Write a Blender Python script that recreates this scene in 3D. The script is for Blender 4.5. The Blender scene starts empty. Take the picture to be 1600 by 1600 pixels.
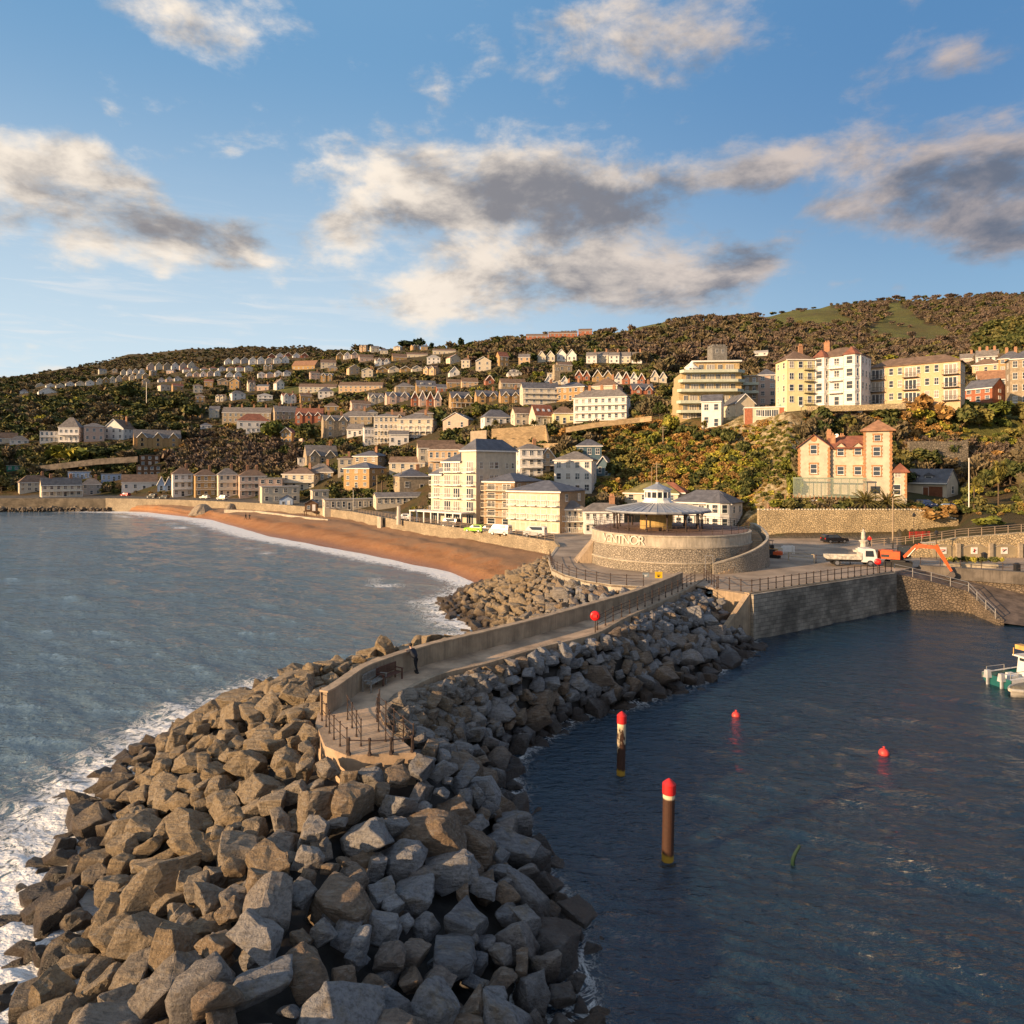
import bpy, bmesh, math, random
import numpy as np
from mathutils import Vector, Matrix, noise
R = math.radians
rnd = random.Random(7)
sc = bpy.context.scene
col = sc.collection

# ------------------------------------------------------------------ camera
F = 1067.0; CX = 800.0; HY = 730.0; HC = 17.0      # focal length, centre column, horizon row (1600 px wide), eye height
cd = bpy.data.cameras.new('camera'); cam = bpy.data.objects.new('camera', cd); col.objects.link(cam)
cam.location = (0, 0, HC); cam.rotation_euler = (R(90), 0, 0)
cd.sensor_width = 36; cd.lens = 36 * F / 1600; cd.shift_y = -70 / 1600
cd.clip_start = 0.5; cd.clip_end = 6000
sc.camera = cam
sc.render.resolution_x = 1024; sc.render.resolution_y = 1024
sc.view_settings.view_transform = 'Standard'; sc.view_settings.look = 'None'
sc.view_settings.exposure = 0.68; sc.view_settings.gamma = 1

# ------------------------------------------------------------------ light
SUN_EL = R(13.5)
SAZ = Vector((-0.87, -0.50)).normalized()
sv = Vector((SAZ.x * math.cos(SUN_EL), SAZ.y * math.cos(SUN_EL), math.sin(SUN_EL)))
sl = bpy.data.lights.new('sun', 'SUN'); sl.energy = 5.0; sl.angle = R(0.6); sl.color = (1.0, 0.67, 0.37)
so = bpy.data.objects.new('sun', sl); col.objects.link(so)
so.rotation_euler = sv.to_track_quat('Z', 'Y').to_euler(); so.location = (-60, -40, 60)

class NT:
    """small helper for writing node expressions"""
    def __init__(s, tree): s.t = tree; s.n = tree.nodes; s.l = tree.links
    def new(s, typ, **kw):
        n = s.n.new(typ)
        for k, v in kw.items(): setattr(n, k, v)
        return n
    def put(s, sock, v):
        if hasattr(v, 'is_linked') or isinstance(v, bpy.types.NodeSocket): s.l.new(v, sock)
        elif v is not None: sock.default_value = v
    def m(s, op, a, b=None, c=None, clamp=False):
        n = s.new('ShaderNodeMath', operation=op); n.use_clamp = clamp
        s.put(n.inputs[0], a)
        if b is not None: s.put(n.inputs[1], b)
        if c is not None: s.put(n.inputs[2], c)
        return n.outputs[0]
    def vm(s, op, a, b=None):
        n = s.new('ShaderNodeVectorMath', operation=op); s.put(n.inputs[0], a)
        if b is not None: s.put(n.inputs[1], b)
        return n.outputs[0]
    def noise(s, vec, scale, detail=4, rough=0.55, dist=0.0):
        n = s.new('ShaderNodeTexNoise'); s.put(n.inputs['Vector'], vec); n.inputs['Scale'].default_value = scale
        n.inputs['Detail'].default_value = detail; n.inputs['Roughness'].default_value = rough; n.inputs['Distortion'].default_value = dist
        return n.outputs['Fac']
    def mix(s, f, a, b):
        n = s.new('ShaderNodeMix', data_type='RGBA'); s.put(n.inputs[0], f)
        s.put(n.inputs[6], a if not isinstance(a, tuple) else (*a[:3], 1)); s.put(n.inputs[7], b if not isinstance(b, tuple) else (*b[:3], 1))
        return n.outputs[2]
    def ss(s, v, lo, hi, a=0.0, b=1.0):
        n = s.new('ShaderNodeMapRange', interpolation_type='SMOOTHSTEP'); s.put(n.inputs[0], v)
        n.inputs[1].default_value = lo; n.inputs[2].default_value = hi; n.inputs[3].default_value = a; n.inputs[4].default_value = b
        return n.outputs[0]
    def lin(s, v, lo, hi, a=0.0, b=1.0):
        n = s.new('ShaderNodeMapRange'); s.put(n.inputs[0], v)
        n.inputs[1].default_value = lo; n.inputs[2].default_value = hi; n.inputs[3].default_value = a; n.inputs[4].default_value = b
        return n.outputs[0]
    def scl(s, vec, v3):
        n = s.new('ShaderNodeMapping'); s.put(n.inputs[0], vec); n.inputs['Scale'].default_value = v3; return n.outputs[0]

# sky: Nishita with cloud banks laid out by compass direction and height
w = bpy.data.worlds.new('World'); sc.world = w; w.use_nodes = True
T = NT(w.node_tree); T.n.clear()
sky = T.new('ShaderNodeTexSky', sky_type='NISHITA'); sky.sun_disc = False
sky.sun_elevation = SUN_EL; sky.sun_rotation = math.atan2(SAZ.x, SAZ.y); sky.altitude = 10
sky.air_density = 1.0; sky.dust_density = 0.6; sky.ozone_density = 2.5
tc = T.new('ShaderNodeTexCoord'); D = tc.outputs['Generated']
sx = T.new('ShaderNodeSeparateXYZ'); T.put(sx.inputs[0], D)
az = T.m('ARCTAN2', sx.outputs[0], sx.outputs[1]); el = T.m('ARCSINE', sx.outputs[2])
def azel(x, y):
    a = math.atan((x - CX) / F); return a, math.atan((HY - y) / F * math.cos(a))
warp = T.noise(D, 3.0, 3)
n1 = T.noise(T.scl(D, (1, 1, 2.2)), 5.5, 9, 0.60, 0.25)
n2 = T.noise(T.scl(T.vm('ADD', D, (0.035, 0.02, 0.018)), (1, 1, 2.2)), 5.5, 7, 0.58, 0.25)   # sampled a little towards the sun
nf = T.noise(T.scl(D, (1, 1, 1.8)), 15, 7, 0.62, 0.1)
CL = [  # px centre, half sizes, weight
 (60, 285, 130, 46, 1.0), (165, 320, 90, 50, 1.0), (90, 385, 130, 32, .75), (345, 368, 90, 34, 1.1), (290, 405, 90, 26, .7), (215, 300, 36, 24, .5), (380, 410, 50, 18, .6),
 (640, 280, 130, 52, 1.05), (800, 285, 150, 62, 1.1), (960, 335, 110, 44, 1.0), (530, 370, 52, 34, .8), (720, 360, 110, 40, .9), (700, 455, 120, 44, .85), (860, 440, 150, 52, .95), (1010, 440, 100, 42, .8), (1180, 400, 60, 34, .8), (1110, 455, 80, 34, .7), (690, 490, 90, 16, .4),
 (1140, 262, 110, 34, .7), (1280, 245, 150, 36, .8), (1440, 285, 150, 52, .9), (1390, 340, 120, 26, .75), (1560, 260, 110, 60, .9), (1560, 370, 80, 32, 1.0), (1500, 300, 90, 40, .7), (1395, 448, 60, 12, .55), (1310, 440, 30, 8, .35), (1280, 325, 44, 12, .45),
 (370, 240, 16, 9, .5), (150, 232, 60, 14, .4), (255, 432, 16, 9, .6), (90, 578, 34, 7, .6), (205, 552, 30, 8, .7), (20, 592, 50, 8, .5), (430, 340, 40, 20, .25),
 (1010, 60, 220, 46, .8), (320, 40, 170, 36, .7), (-220, 250, 200, 90, .8), (1900, 250, 260, 90, .9), (-260, 480, 180, 40, .5), (1540, 90, 100, 32, .5), (620, 130, 90, 16, .3)]
DKC = [(165, 335, 80, 30, .9), (30, 350, 80, 20, .8), (370, 372, 80, 24, 1.0), (290, 345, 60, 22, .6), (820, 290, 130, 40, 1.0), (930, 335, 130, 36, .9), (620, 345, 90, 22, .45), (1010, 330, 60, 26, .5), (560, 365, 40, 18, .4), (1190, 405, 60, 24, .8), (880, 455, 160, 30, .4), (1080, 470, 90, 24, .55), (1450, 300, 120, 40, .7), (1560, 372, 90, 32, 1.2), (1570, 260, 80, 46, .8), (1300, 245, 120, 26, .4), (1050, 80, 150, 26, .6), (300, 55, 100, 18, .5), (1400, 450, 60, 12, .5)]
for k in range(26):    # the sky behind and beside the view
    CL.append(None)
acc = None
rk = random.Random(3)
for c in CL:
    if c is None:
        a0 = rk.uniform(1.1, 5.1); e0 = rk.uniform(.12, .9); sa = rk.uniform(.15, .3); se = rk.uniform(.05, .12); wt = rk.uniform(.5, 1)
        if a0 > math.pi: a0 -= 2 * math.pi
    else:
        a0, e0 = azel(c[0], c[1]); ca = math.cos(a0); sa = c[2] / F * ca * ca; se = c[3] / F * ca; wt = c[4]
    u = T.m('DIVIDE', T.m('SUBTRACT', az, a0), sa); v = T.m('DIVIDE', T.m('SUBTRACT', el, e0), se)
    r2 = T.m('MULTIPLY_ADD', u, u, T.m('MULTIPLY', v, v))
    g = T.m('MULTIPLY', T.m('POWER', 2.718, T.m('MULTIPLY', r2, -0.8)), wt)
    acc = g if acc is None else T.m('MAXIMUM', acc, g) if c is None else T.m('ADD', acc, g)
acc = T.m('ADD', acc, T.m('MULTIPLY', T.m('MAXIMUM', T.ss(T.m('ABSOLUTE', az), .95, 1.35), T.ss(el, .70, .95)), .62))      # unseen broken cloud overhead and behind, added as warm fill light
acc = T.m('MINIMUM', acc, 1.2)
dk_ = None
for c in DKC:
    a0, e0 = azel(c[0], c[1]); ca = math.cos(a0); u = T.m('DIVIDE', T.m('SUBTRACT', az, a0), c[2]/F*ca*ca); v = T.m('DIVIDE', T.m('SUBTRACT', el, e0), c[3]/F*ca)
    g = T.m('MULTIPLY', T.m('POWER', 2.718, T.m('MULTIPLY', T.m('MULTIPLY_ADD', u, u, T.m('MULTIPLY', v, v)), -0.7)), c[4]); dk_ = g if dk_ is None else T.m('ADD', dk_, g)
nn = T.m('MULTIPLY_ADD', T.m('SUBTRACT', nf, 0.5), 0.6, n1)
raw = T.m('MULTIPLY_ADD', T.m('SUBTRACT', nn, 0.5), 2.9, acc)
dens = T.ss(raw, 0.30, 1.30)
lit = T.m('MULTIPLY_ADD', T.m('SUBTRACT', n1, n2), 4.2, 0.5, clamp=True)
big = T.noise(T.scl(D, (1, 1, 1.8)), 4.5, 6, 0.62, 0.3)
azd = T.ss(az, -0.3, 0.65)        # the sky darkens away from the sun side
shade = T.m('MULTIPLY_ADD', lit, -0.75, T.m('MULTIPLY_ADD', T.m('MINIMUM', dk_, 1.3), 0.72, 0.55))
shade = T.m('ADD', shade, T.m('MULTIPLY', T.m('SUBTRACT', big, 0.5), 1.7))
shade = T.m('ADD', shade, T.m('MULTIPLY', azd, 0.10))
light_c = T.mix(azd, (6.2, 5.5, 4.7), (3.5, 3.0, 2.85))
dark_c = T.mix(azd, (1.75, 1.7, 1.8), (.92, 1.1, 1.5))
shade = T.m('ADD', shade, T.m('MULTIPLY', T.m('SUBTRACT', nf, 0.5), 0.9))
cc = T.mix(T.ss(shade, -.15, 1.25), light_c, dark_c)
hs = T.new('ShaderNodeHueSaturation'); T.put(hs.inputs['Color'], sky.outputs[0]); hs.inputs['Saturation'].default_value = 1.15; hs.inputs['Value'].default_value = 0.62
blue = T.mix(T.ss(el, 0.03, 0.56), (5.0, 5.9, 6.4), (1.25, 2.6, 4.3))       # pale at the skyline, deep blue above
blue = T.mix(T.m('MULTIPLY', azd, 0.8), blue, T.mix(T.ss(el, 0.05, 0.45), (1.6, 2.9, 4.2), (.58, 1.55, 3.2)))
base = T.mix(0.8, hs.outputs[0], blue)
ci = T.noise(T.scl(D, (1.2, 1, 11)), 6.0, 6, 0.65, 0.6)
cir = T.m('MULTIPLY', T.ss(ci, 0.47, 0.72), T.m('MULTIPLY', T.ss(az, 0.25, -0.5), T.ss(el, 0.40, 0.14)))
base = T.mix(T.m('MULTIPLY', cir, 0.55), base, (5.4, 5.3, 5.2))
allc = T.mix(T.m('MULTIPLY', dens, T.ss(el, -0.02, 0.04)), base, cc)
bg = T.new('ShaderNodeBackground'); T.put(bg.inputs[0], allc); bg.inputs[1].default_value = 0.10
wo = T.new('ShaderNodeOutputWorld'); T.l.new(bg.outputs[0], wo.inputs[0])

# ------------------------------------------------------------------ helpers
def px(x, y, Y): return Vector(((x - CX) / F * Y, Y, HC - (y - HY) / F * Y))        # pixel + depth -> point
def pz(x, y, z):                                                                      # pixel on a level plane
    Y = (HC - z) * F / (y - HY); return Vector(((x - CX) / F * Y, Y, z))

MATS = {}
def mat(name, c, rough=0.8, var=0.15, vs=1.5, bump=0.0, bs=8.0, metal=0.0, kind=None, c2=None, spec=None, emis=None, rand=0.0, island=0.0):
    if name in MATS: return MATS[name]
    m = bpy.data.materials.new(name); m.use_nodes = True; t = NT(m.node_tree)
    b = t.n['Principled BSDF']; b.inputs['Roughness'].default_value = rough; b.inputs['Metallic'].default_value = metal
    if spec is not None: b.inputs['Specular IOR Level'].default_value = spec
    tc = t.new('ShaderNodeTexCoord'); O = tc.outputs['Object']
    geo = t.new('ShaderNodeNewGeometry')
    n = t.noise(O, vs, 5, 0.6)
    dk = tuple(v * (1 - 1.6 * var) for v in (c2 or c)); lt = tuple(min(1, v * (1 + var)) for v in c)
    cc = t.mix(t.ss(n, 0.3, 0.7), dk, lt)
    h = None
    if kind == 'brick':      # coursed stone blocks seen in the wall's own plane
        s3 = t.new('ShaderNodeSeparateXYZ'); t.put(s3.inputs[0], O)
        cb = t.new('ShaderNodeCombineXYZ'); t.put(cb.inputs[0], t.m('ADD', s3.outputs[0], s3.outputs[1])); t.put(cb.inputs[1], s3.outputs[2])
        bk = t.new('ShaderNodeTexBrick'); t.put(bk.inputs['Vector'], cb.outputs[0]); bk.inputs['Scale'].default_value = bs
        bk.inputs['Color1'].default_value = (1, 1, 1, 1); bk.inputs['Color2'].default_value = (.66, .66, .66, 1); bk.inputs['Mortar'].default_value = (.35, .35, .35, 1)
        bk.inputs['Mortar Size'].default_value = 0.018; bk.inputs['Brick Width'].default_value = .9; bk.inputs['Row Height'].default_value = .4
        mx = t.new('ShaderNodeMix', data_type='RGBA', blend_type='MULTIPLY'); mx.inputs[0].default_value = 1
        t.put(mx.inputs[6], cc); t.put(mx.inputs[7], bk.outputs[0]); cc = mx.outputs[2]
        h = t.m('ADD', t.m('MULTIPLY', bk.outputs[0], 1.0), t.noise(O, 6, 4))
    elif kind == 'rubble':
        vo = t.new('ShaderNodeTexVoronoi'); t.put(vo.inputs['Vector'], t.scl(O, (1, 1, 1.5))); vo.inputs['Scale'].default_value = bs
        ve = t.new('ShaderNodeTexVoronoi', feature='DISTANCE_TO_EDGE'); t.put(ve.inputs['Vector'], t.scl(O, (1, 1, 1.5))); ve.inputs['Scale'].default_value = bs
        e = t.ss(ve.outputs[0], 0.0, 0.16)
        cv = t.new('ShaderNodeSeparateColor'); t.put(cv.inputs[0], vo.outputs['Color'])
        cc = t.mix(t.lin(cv.outputs[0], 0, 1, 0, .55), cc, tuple(v * .55 for v in c))
        cc = t.mix(e, tuple(v * .45 for v in c), cc)
        h = t.m('ADD', e, t.m('MULTIPLY', cv.outputs[1], .8))
    elif kind == 'concrete':   # vertical run-off stains
        st = t.noise(t.scl(O, (3, 3, .25)), 1.5, 5, .65)
        cc = t.mix(t.ss(st, .42, .75, 0, .6), cc, tuple(v * .38 for v in c))
        h = t.noise(O, bs, 4)
    elif kind == 'tiles':
        s3 = t.new('ShaderNodeSeparateXYZ'); t.put(s3.inputs[0], O)
        wv = t.m('FRACT', t.m('MULTIPLY', s3.outputs[2], 4.0))
        pt = t.noise(O, 1.3, 5, .7)
        cc = t.mix(t.ss(pt, .45, .7, 0, .55), cc, tuple(v * .6 for v in c))
        cc = t.mix(t.ss(t.noise(O, 5, 3, .6), .55, .75, 0, .35), cc, tuple(min(1, v * 1.5) for v in c))
        h = t.m('ADD', wv, t.noise(O, 7, 3))
    elif bump: h = t.noise(O, bs, 5, .65)
    if kind in (None, 'brick', 'render'):
        st = t.noise(t.scl(O, (1.1, 1.1, .35)), .9, 5, .65)
        cc = t.mix(t.ss(st, .5, .8, 0, .35), cc, tuple(v * .5 for v in c))
    if rand:
        oi = t.new('ShaderNodeObjectInfo'); r = t.m('FRACT', t.m('ADD', oi.outputs['Random'], geo.outputs['Random Per Island'])) if island else oi.outputs['Random']
        h2 = t.new('ShaderNodeHueSaturation'); t.put(h2.inputs['Color'], cc); t.put(h2.inputs['Value'], t.lin(r, 0, 1, 1 - rand, 1 + rand))
        t.put(h2.inputs['Hue'], t.lin(t.m('FRACT', t.m('MULTIPLY', r, 7.31)), 0, 1, .5 - rand * .06, .5 + rand * .06)); cc = h2.outputs[0]
    t.put(b.inputs['Base Color'], cc)
    if h is not None:
        bp = t.new('ShaderNodeBump'); bp.inputs['Strength'].default_value = bump or .3; bp.inputs['Distance'].default_value = .08
        t.put(bp.inputs['Height'], h); t.put(b.inputs['Normal'], bp.outputs[0])
    MATS[name] = m
    return m

class MB:
    def __init__(s): s.v = []; s.f = []; s.mi = []; s.cur = 0; s.M = None
    def add(s, vs, fs):
        o = len(s.v)
        if s.M is not None: vs = [s.M @ Vector(v) for v in vs]
        s.v += [tuple(v) for v in vs]; s.f += [tuple(i + o for i in f) for f in fs]; s.mi += [s.cur] * len(fs); return s
    def box(s, x0, x1, y0, y1, z0, z1):
        return s.add([(x0,y0,z0),(x1,y0,z0),(x1,y1,z0),(x0,y1,z0),(x0,y0,z1),(x1,y0,z1),(x1,y1,z1),(x0,y1,z1)],
              [(0,3,2,1),(4,5,6,7),(0,1,5,4),(1,2,6,5),(2,3,7,6),(3,0,4,7)])
    def prism(s, poly, z0, z1, top=None):       # poly: plan outline; top: optional other outline
        n = len(poly); top = top or poly
        vs = [(p[0], p[1], z0) for p in poly] + [(p[0], p[1], z1) for p in top]
        return s.add(vs, [tuple(range(n - 1, -1, -1)), tuple(range(n, 2 * n))] + [(i, (i + 1) % n, n + (i + 1) % n, n + i) for i in range(n)])
    def xprism(s, prof, x0, x1):                # prof in (y,z), swept along x
        n = len(prof); vs = [(x0, a, b) for a, b in prof] + [(x1, a, b) for a, b in prof]
        return s.add(vs, [tuple(range(n)), tuple(range(2 * n - 1, n - 1, -1))] + [(i, n + i, n + (i + 1) % n, (i + 1) % n) for i in range(n)])
    def tube(s, a, b, r, n=8, r2=None, cap=True):
        a = Vector(a); b = Vector(b); d = (b - a)
        if d.length < 1e-6: return s
        q = d.to_track_quat('Z', 'Y'); r2 = r if r2 is None else r2
        vs = [a + q @ Vector((r * math.cos(2*math.pi*i/n), r * math.sin(2*math.pi*i/n), 0)) for i in range(n)]
        vs += [b + q @ Vector((r2 * math.cos(2*math.pi*i/n), r2 * math.sin(2*math.pi*i/n), 0)) for i in range(n)]
        return s.add(vs, [(i, (i+1) % n, n + (i+1) % n, n + i) for i in range(n)] + ([tuple(range(n-1, -1, -1)), tuple(range(n, 2*n))] if cap else []))
    def path(s, pts, r, n=6):
        for a, b in zip(pts[:-1], pts[1:]): s.tube(a, b, r, n)
        return s
    def lathe(s, prof, n=24, c=(0, 0), a0=0.0, rx=1, ry=1):    # prof: (r,z)
        vs = []; fs = []
        for r, z in prof:
            for i in range(n):
                t = a0 + 2*math.pi*i/n; vs.append((c[0] + r*rx*math.cos(t), c[1] + r*ry*math.sin(t), z))
        for k in range(len(prof) - 1):
            for i in range(n):
                j = (i+1) % n; fs.append((k*n+i, k*n+j, (k+1)*n+j, (k+1)*n+i))
        fs.append(tuple(range(n-1, -1, -1))); fs.append(tuple((len(prof)-1)*n + i for i in range(n)))
        return s.add(vs, fs)
    def strip(s, left, right):                  # ribbon between two 3D polylines
        n = len(left); return s.add(list(left) + list(right), [(i, n + i, n + i + 1, i + 1) for i in range(n - 1)])
    def ball(s, c, r, n=10, sz=1):
        prof = [(max(1e-3, r*math.sin(math.pi*k/n)), c[2] - r*sz*math.cos(math.pi*k/n)) for k in range(n+1)]
        return s.lathe(prof, n*2, (c[0], c[1]))
    def build(s, name, mats, parent=None, loc=(0,0,0), rot=(0,0,0), smooth=False):
        me = bpy.data.meshes.new(name); me.from_pydata(s.v, [], s.f)
        if not isinstance(mats, (list, tuple)): mats = [mats]
        for m in mats: me.materials.append(m)
        if len(mats) > 1: me.polygons.foreach_set('material_index', s.mi)
        if smooth: me.polygons.foreach_set('use_smooth', [True] * len(me.polygons))
        me.update()
        return link(name, me, parent, loc, rot)
def link(name, me, parent=None, loc=(0,0,0), rot=(0,0,0), scale=None):
    o = bpy.data.objects.new(name, me); col.objects.link(o); o.location = loc; o.rotation_euler = rot
    if scale: o.scale = scale
    if parent is not None: o.parent = parent
    return o
def tag(o, label=None, cat=None, group=None, kind=None):
    if label: o['label'] = label
    if cat: o['category'] = cat
    if group: o['group'] = group
    if kind: o['kind'] = kind
    return o
def thing(name, label, cat, loc=(0,0,0), rz=0, group=None):
    o = bpy.data.objects.new(name, None); col.objects.link(o); o.empty_display_size = .3
    o.location = loc; o.rotation_euler = (0, 0, rz); return tag(o, label, cat, group)
def kids(o): return KID.get(o.name, []) if False else list(o.children)
def copy_tree(o, parent=None):
    c = o.copy(); col.objects.link(c); c.parent = parent
    for ch in list(o.children): copy_tree(ch, c)
    return c
def npmesh(name, V, Fq, mats, parent=None, attr=None, smooth=False):
    me = bpy.data.meshes.new(name); V = np.asarray(V, dtype=np.float32); Fq = np.asarray(Fq, dtype=np.int32); k = Fq.shape[1]
    me.vertices.add(len(V)); me.vertices.foreach_set('co', V.ravel()); me.loops.add(Fq.size); me.loops.foreach_set('vertex_index', Fq.ravel())
    me.polygons.add(len(Fq)); me.polygons.foreach_set('loop_start', np.arange(0, Fq.size, k, dtype=np.int32)); me.polygons.foreach_set('loop_total', np.full(len(Fq), k, dtype=np.int32))
    if smooth: me.polygons.foreach_set('use_smooth', np.ones(len(Fq), dtype=bool))
    for m in (mats if isinstance(mats, (list, tuple)) else [mats]): me.materials.append(m)
    me.update(calc_edges=True); me.validate()
    if attr:
        for an, av in attr.items():
            a = me.attributes.new(an, 'FLOAT', 'POINT'); a.data.foreach_set('value', np.asarray(av, dtype=np.float32))
    return link(name, me, parent) if name else me
def catmull(pts, k=6):
    P = [Vector(p) for p in pts]; out = []
    for i in range(len(P) - 1):
        a = P[max(i-1, 0)]; b = P[i]; c = P[i+1]; d = P[min(i+2, len(P)-1)]
        for j in range(k):
            t = j / k; out.append(0.5*((2*b) + (c-a)*t + (2*a-5*b+4*c-d)*t*t + (-a+3*b-3*c+d)*t**3))
    out.append(P[-1]); return out

# fractal noise in numpy
def vnoise(x, y, seed=0):
    xi = np.floor(x).astype(np.int64); yi = np.floor(y).astype(np.int64); xf = x - xi; yf = y - yi
    u = xf*xf*(3-2*xf); v = yf*yf*(3-2*yf)
    def h(a, b):
        n = (a*374761393 + b*668265263 + seed*974711) & 0x7fffffff; n = ((n ^ (n >> 13)) * 1274126177) & 0x7fffffff
        return ((n ^ (n >> 16)) & 0xffff) / 65535.0
    return (h(xi,yi)*(1-u)+h(xi+1,yi)*u)*(1-v) + (h(xi,yi+1)*(1-u)+h(xi+1,yi+1)*u)*v
def fbm(x, y, seed=0, o=4):
    s = 0; a = .5
    for k in range(o): s = s + a*vnoise(x*2**k, y*2**k, seed+k); a *= .5
    return s / (1 - .5**o)

# ------------------------------------------------------------------ the lie of the land: height profiles along sight lines
PROM = 4.5
COLS = {
 0:   [(270,None),(300,None),(330,735),(370,700),(420,680),(520,650),(700,622),(1100,598),(1300,592)],
 100: [(270,None),(302,None),(330,740),(355,700),(380,688),(450,662),(600,622),(900,596),(1300,576)],
 200: [(266,None),(300,None),(322,748),(350,704),(400,682),(480,645),(600,615),(750,600),(950,578),(1200,555)],
 300: [(252,None),(284,None),(310,745),(340,712),(380,690),(440,655),(560,618),(700,592),(900,565),(1150,545)],
 400: [(232,None),(272,None),(300,738),(340,700),(400,668),(460,640),(560,612),(650,592),(750,572),(900,556),(1100,541)],
 480: [(210,None),(245,None),(270,750),(300,722),(350,682),(400,662),(460,635),(540,610),(650,585),(750,570),(900,552),(1000,541)],
 550: [(187,None),(212,None),(240,762),(270,728),(300,697),(340,674),(400,645),(460,618),(560,590),(650,572),(800,551),(900,548)],
 620: [(158,None),(190,None),(215,765),(245,735),(275,705),(300,690),(340,660),(385,632),(440,610),(560,580),(700,558),(850,545)],
 700: [(140,None),(165,None),(188,770),(208,742),(232,722),(258,698),(290,672),(320,655),(345,640),(390,612),(450,592),(550,572),(700,552),(800,545)],
 780: [(127,None),(150,None),(175,775),(200,738),(225,705),(245,680),(265,664),(300,640),(330,622),(370,604),(430,580),(560,548),(750,531)],
 850: [(114,None),(135,None),(160,795),(190,745),(212,715),(235,690),(250,668),(275,650),(310,630),(350,605),(430,568),(600,536),(750,524)],
 930: [(104,None),(130,None),(155,795),(180,752),(200,715),(222,682),(245,658),(280,640),(320,612),(370,592),(430,569),(600,536),(780,520)],
 1000:[(96,None),(135,None),(152,800),(170,765),(186,730),(205,690),(222,662),(250,646),(300,618),(360,592),(430,569),(600,532),(800,512)],
 1080:[(92,None),(135,None),(148,800),(162,760),(176,715),(190,676),(202,655),(225,646),(280,625),(350,602),(500,550),(700,508),(820,498)],
 1150:[(92,None),(133,None),(142,800),(152,760),(163,710),(172,675),(180,658),(200,650),(250,635),(350,602),(500,548),(700,512),(850,496)],
 1230:[(92,None),(121,None),(122.5,800),(136,785),(144,745),(152,700),(160,668),(167,645),(180,637),(205,630),(260,614),(400,570),(650,515),(880,488)],
 1300:[(92,None),(121,None),(122.5,800),(133,772),(150,766),(157,720),(163,665),(168,638),(180,632),(205,625),(260,610),(400,572),(650,512),(900,477)],
 1400:[(92,None),(121,None),(122.5,800),(133,775),(149,765),(156,715),(162,660),(168,634),(180,629),(205,624),(260,608),(400,575),(650,515),(900,468)],
 1450:[(86,None),(95.2,None),(96,850),(121.5,830),(122.6,806),(133,785),(147,765),(153,735),(160,680),(167,638),(183,632),(235,612),(360,583),(620,524),(900,467)],
 1495:[(86,None),(95.2,None),(96,845),(108,834),(121.5,824),(123,812),(130,792),(142,770),(151,735),(159,683),(166,640),(185,631),(240,608),(350,575),(600,526),(900,465)],
 1530:[(86,None),(95.2,None),(96,840),(108,812),(125,790),(142,766),(151,735),(159,685),(167,642),(185,630),(240,600),(350,560),(600,520),(900,463)],
 1600:[(86,None),(95.2,None),(96,835),(110,802),(128,778),(144,752),(155,705),(165,655),(175,636),(195,622),(240,590),(330,545),(600,508),(900,460)]}
CXS = sorted(COLS)
for k in CXS: COLS[k] = [(Y, (PROM if y is None else HC - (y - HY)*Y/F)) for Y, y in COLS[k]]
def zcol(k, Y): p = COLS[k]; return np.interp(Y, [a for a, b in p], [b for a, b in p])
def zt(x, Y):
    x = min(max(x, CXS[0]), CXS[-1])
    i = min(max(np.searchsorted(CXS, x) - 1, 0), len(CXS) - 2); t = (x - CXS[i]) / (CXS[i+1] - CXS[i])
    return (1-t)*zcol(CXS[i], Y) + t*zcol(CXS[i+1], Y)
def zxy(X, Y): return float(zt(CX + F*X/Y, Y))
def Ystart(x): return float(np.interp(x, CXS, [COLS[k][0][0] for k in CXS]))
GT = {}
def ground(x, y):          # where the sight line through a pixel first meets the land (the crest, if it passes above)
    xc = min(max(x, CXS[0]), CXS[-1]); k = int(round(xc/4))
    if k not in GT:
        i = min(max(np.searchsorted(CXS, k*4) - 1, 0), len(CXS) - 2); t = (k*4 - CXS[i]) / (CXS[i+1] - CXS[i]); Ys = Ystart(k*4)*(1290/Ystart(k*4))**np.linspace(0, 1, 700)
        zs = (1-t)*zcol(CXS[i], Ys) + t*zcol(CXS[i+1], Ys); yp = np.minimum.accumulate(HY + (HC - zs)*F/Ys); GT[k] = (Ys, zs, yp)
    Ys, zs, yp = GT[k]; j = int(np.searchsorted(-yp, -y)); 
    if j >= len(Ys): j = int(np.argmin(yp)); p = px(x, y, Ys[j]); p.z = zs[j]; return p
    return px(x, y, Ys[j])
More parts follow.
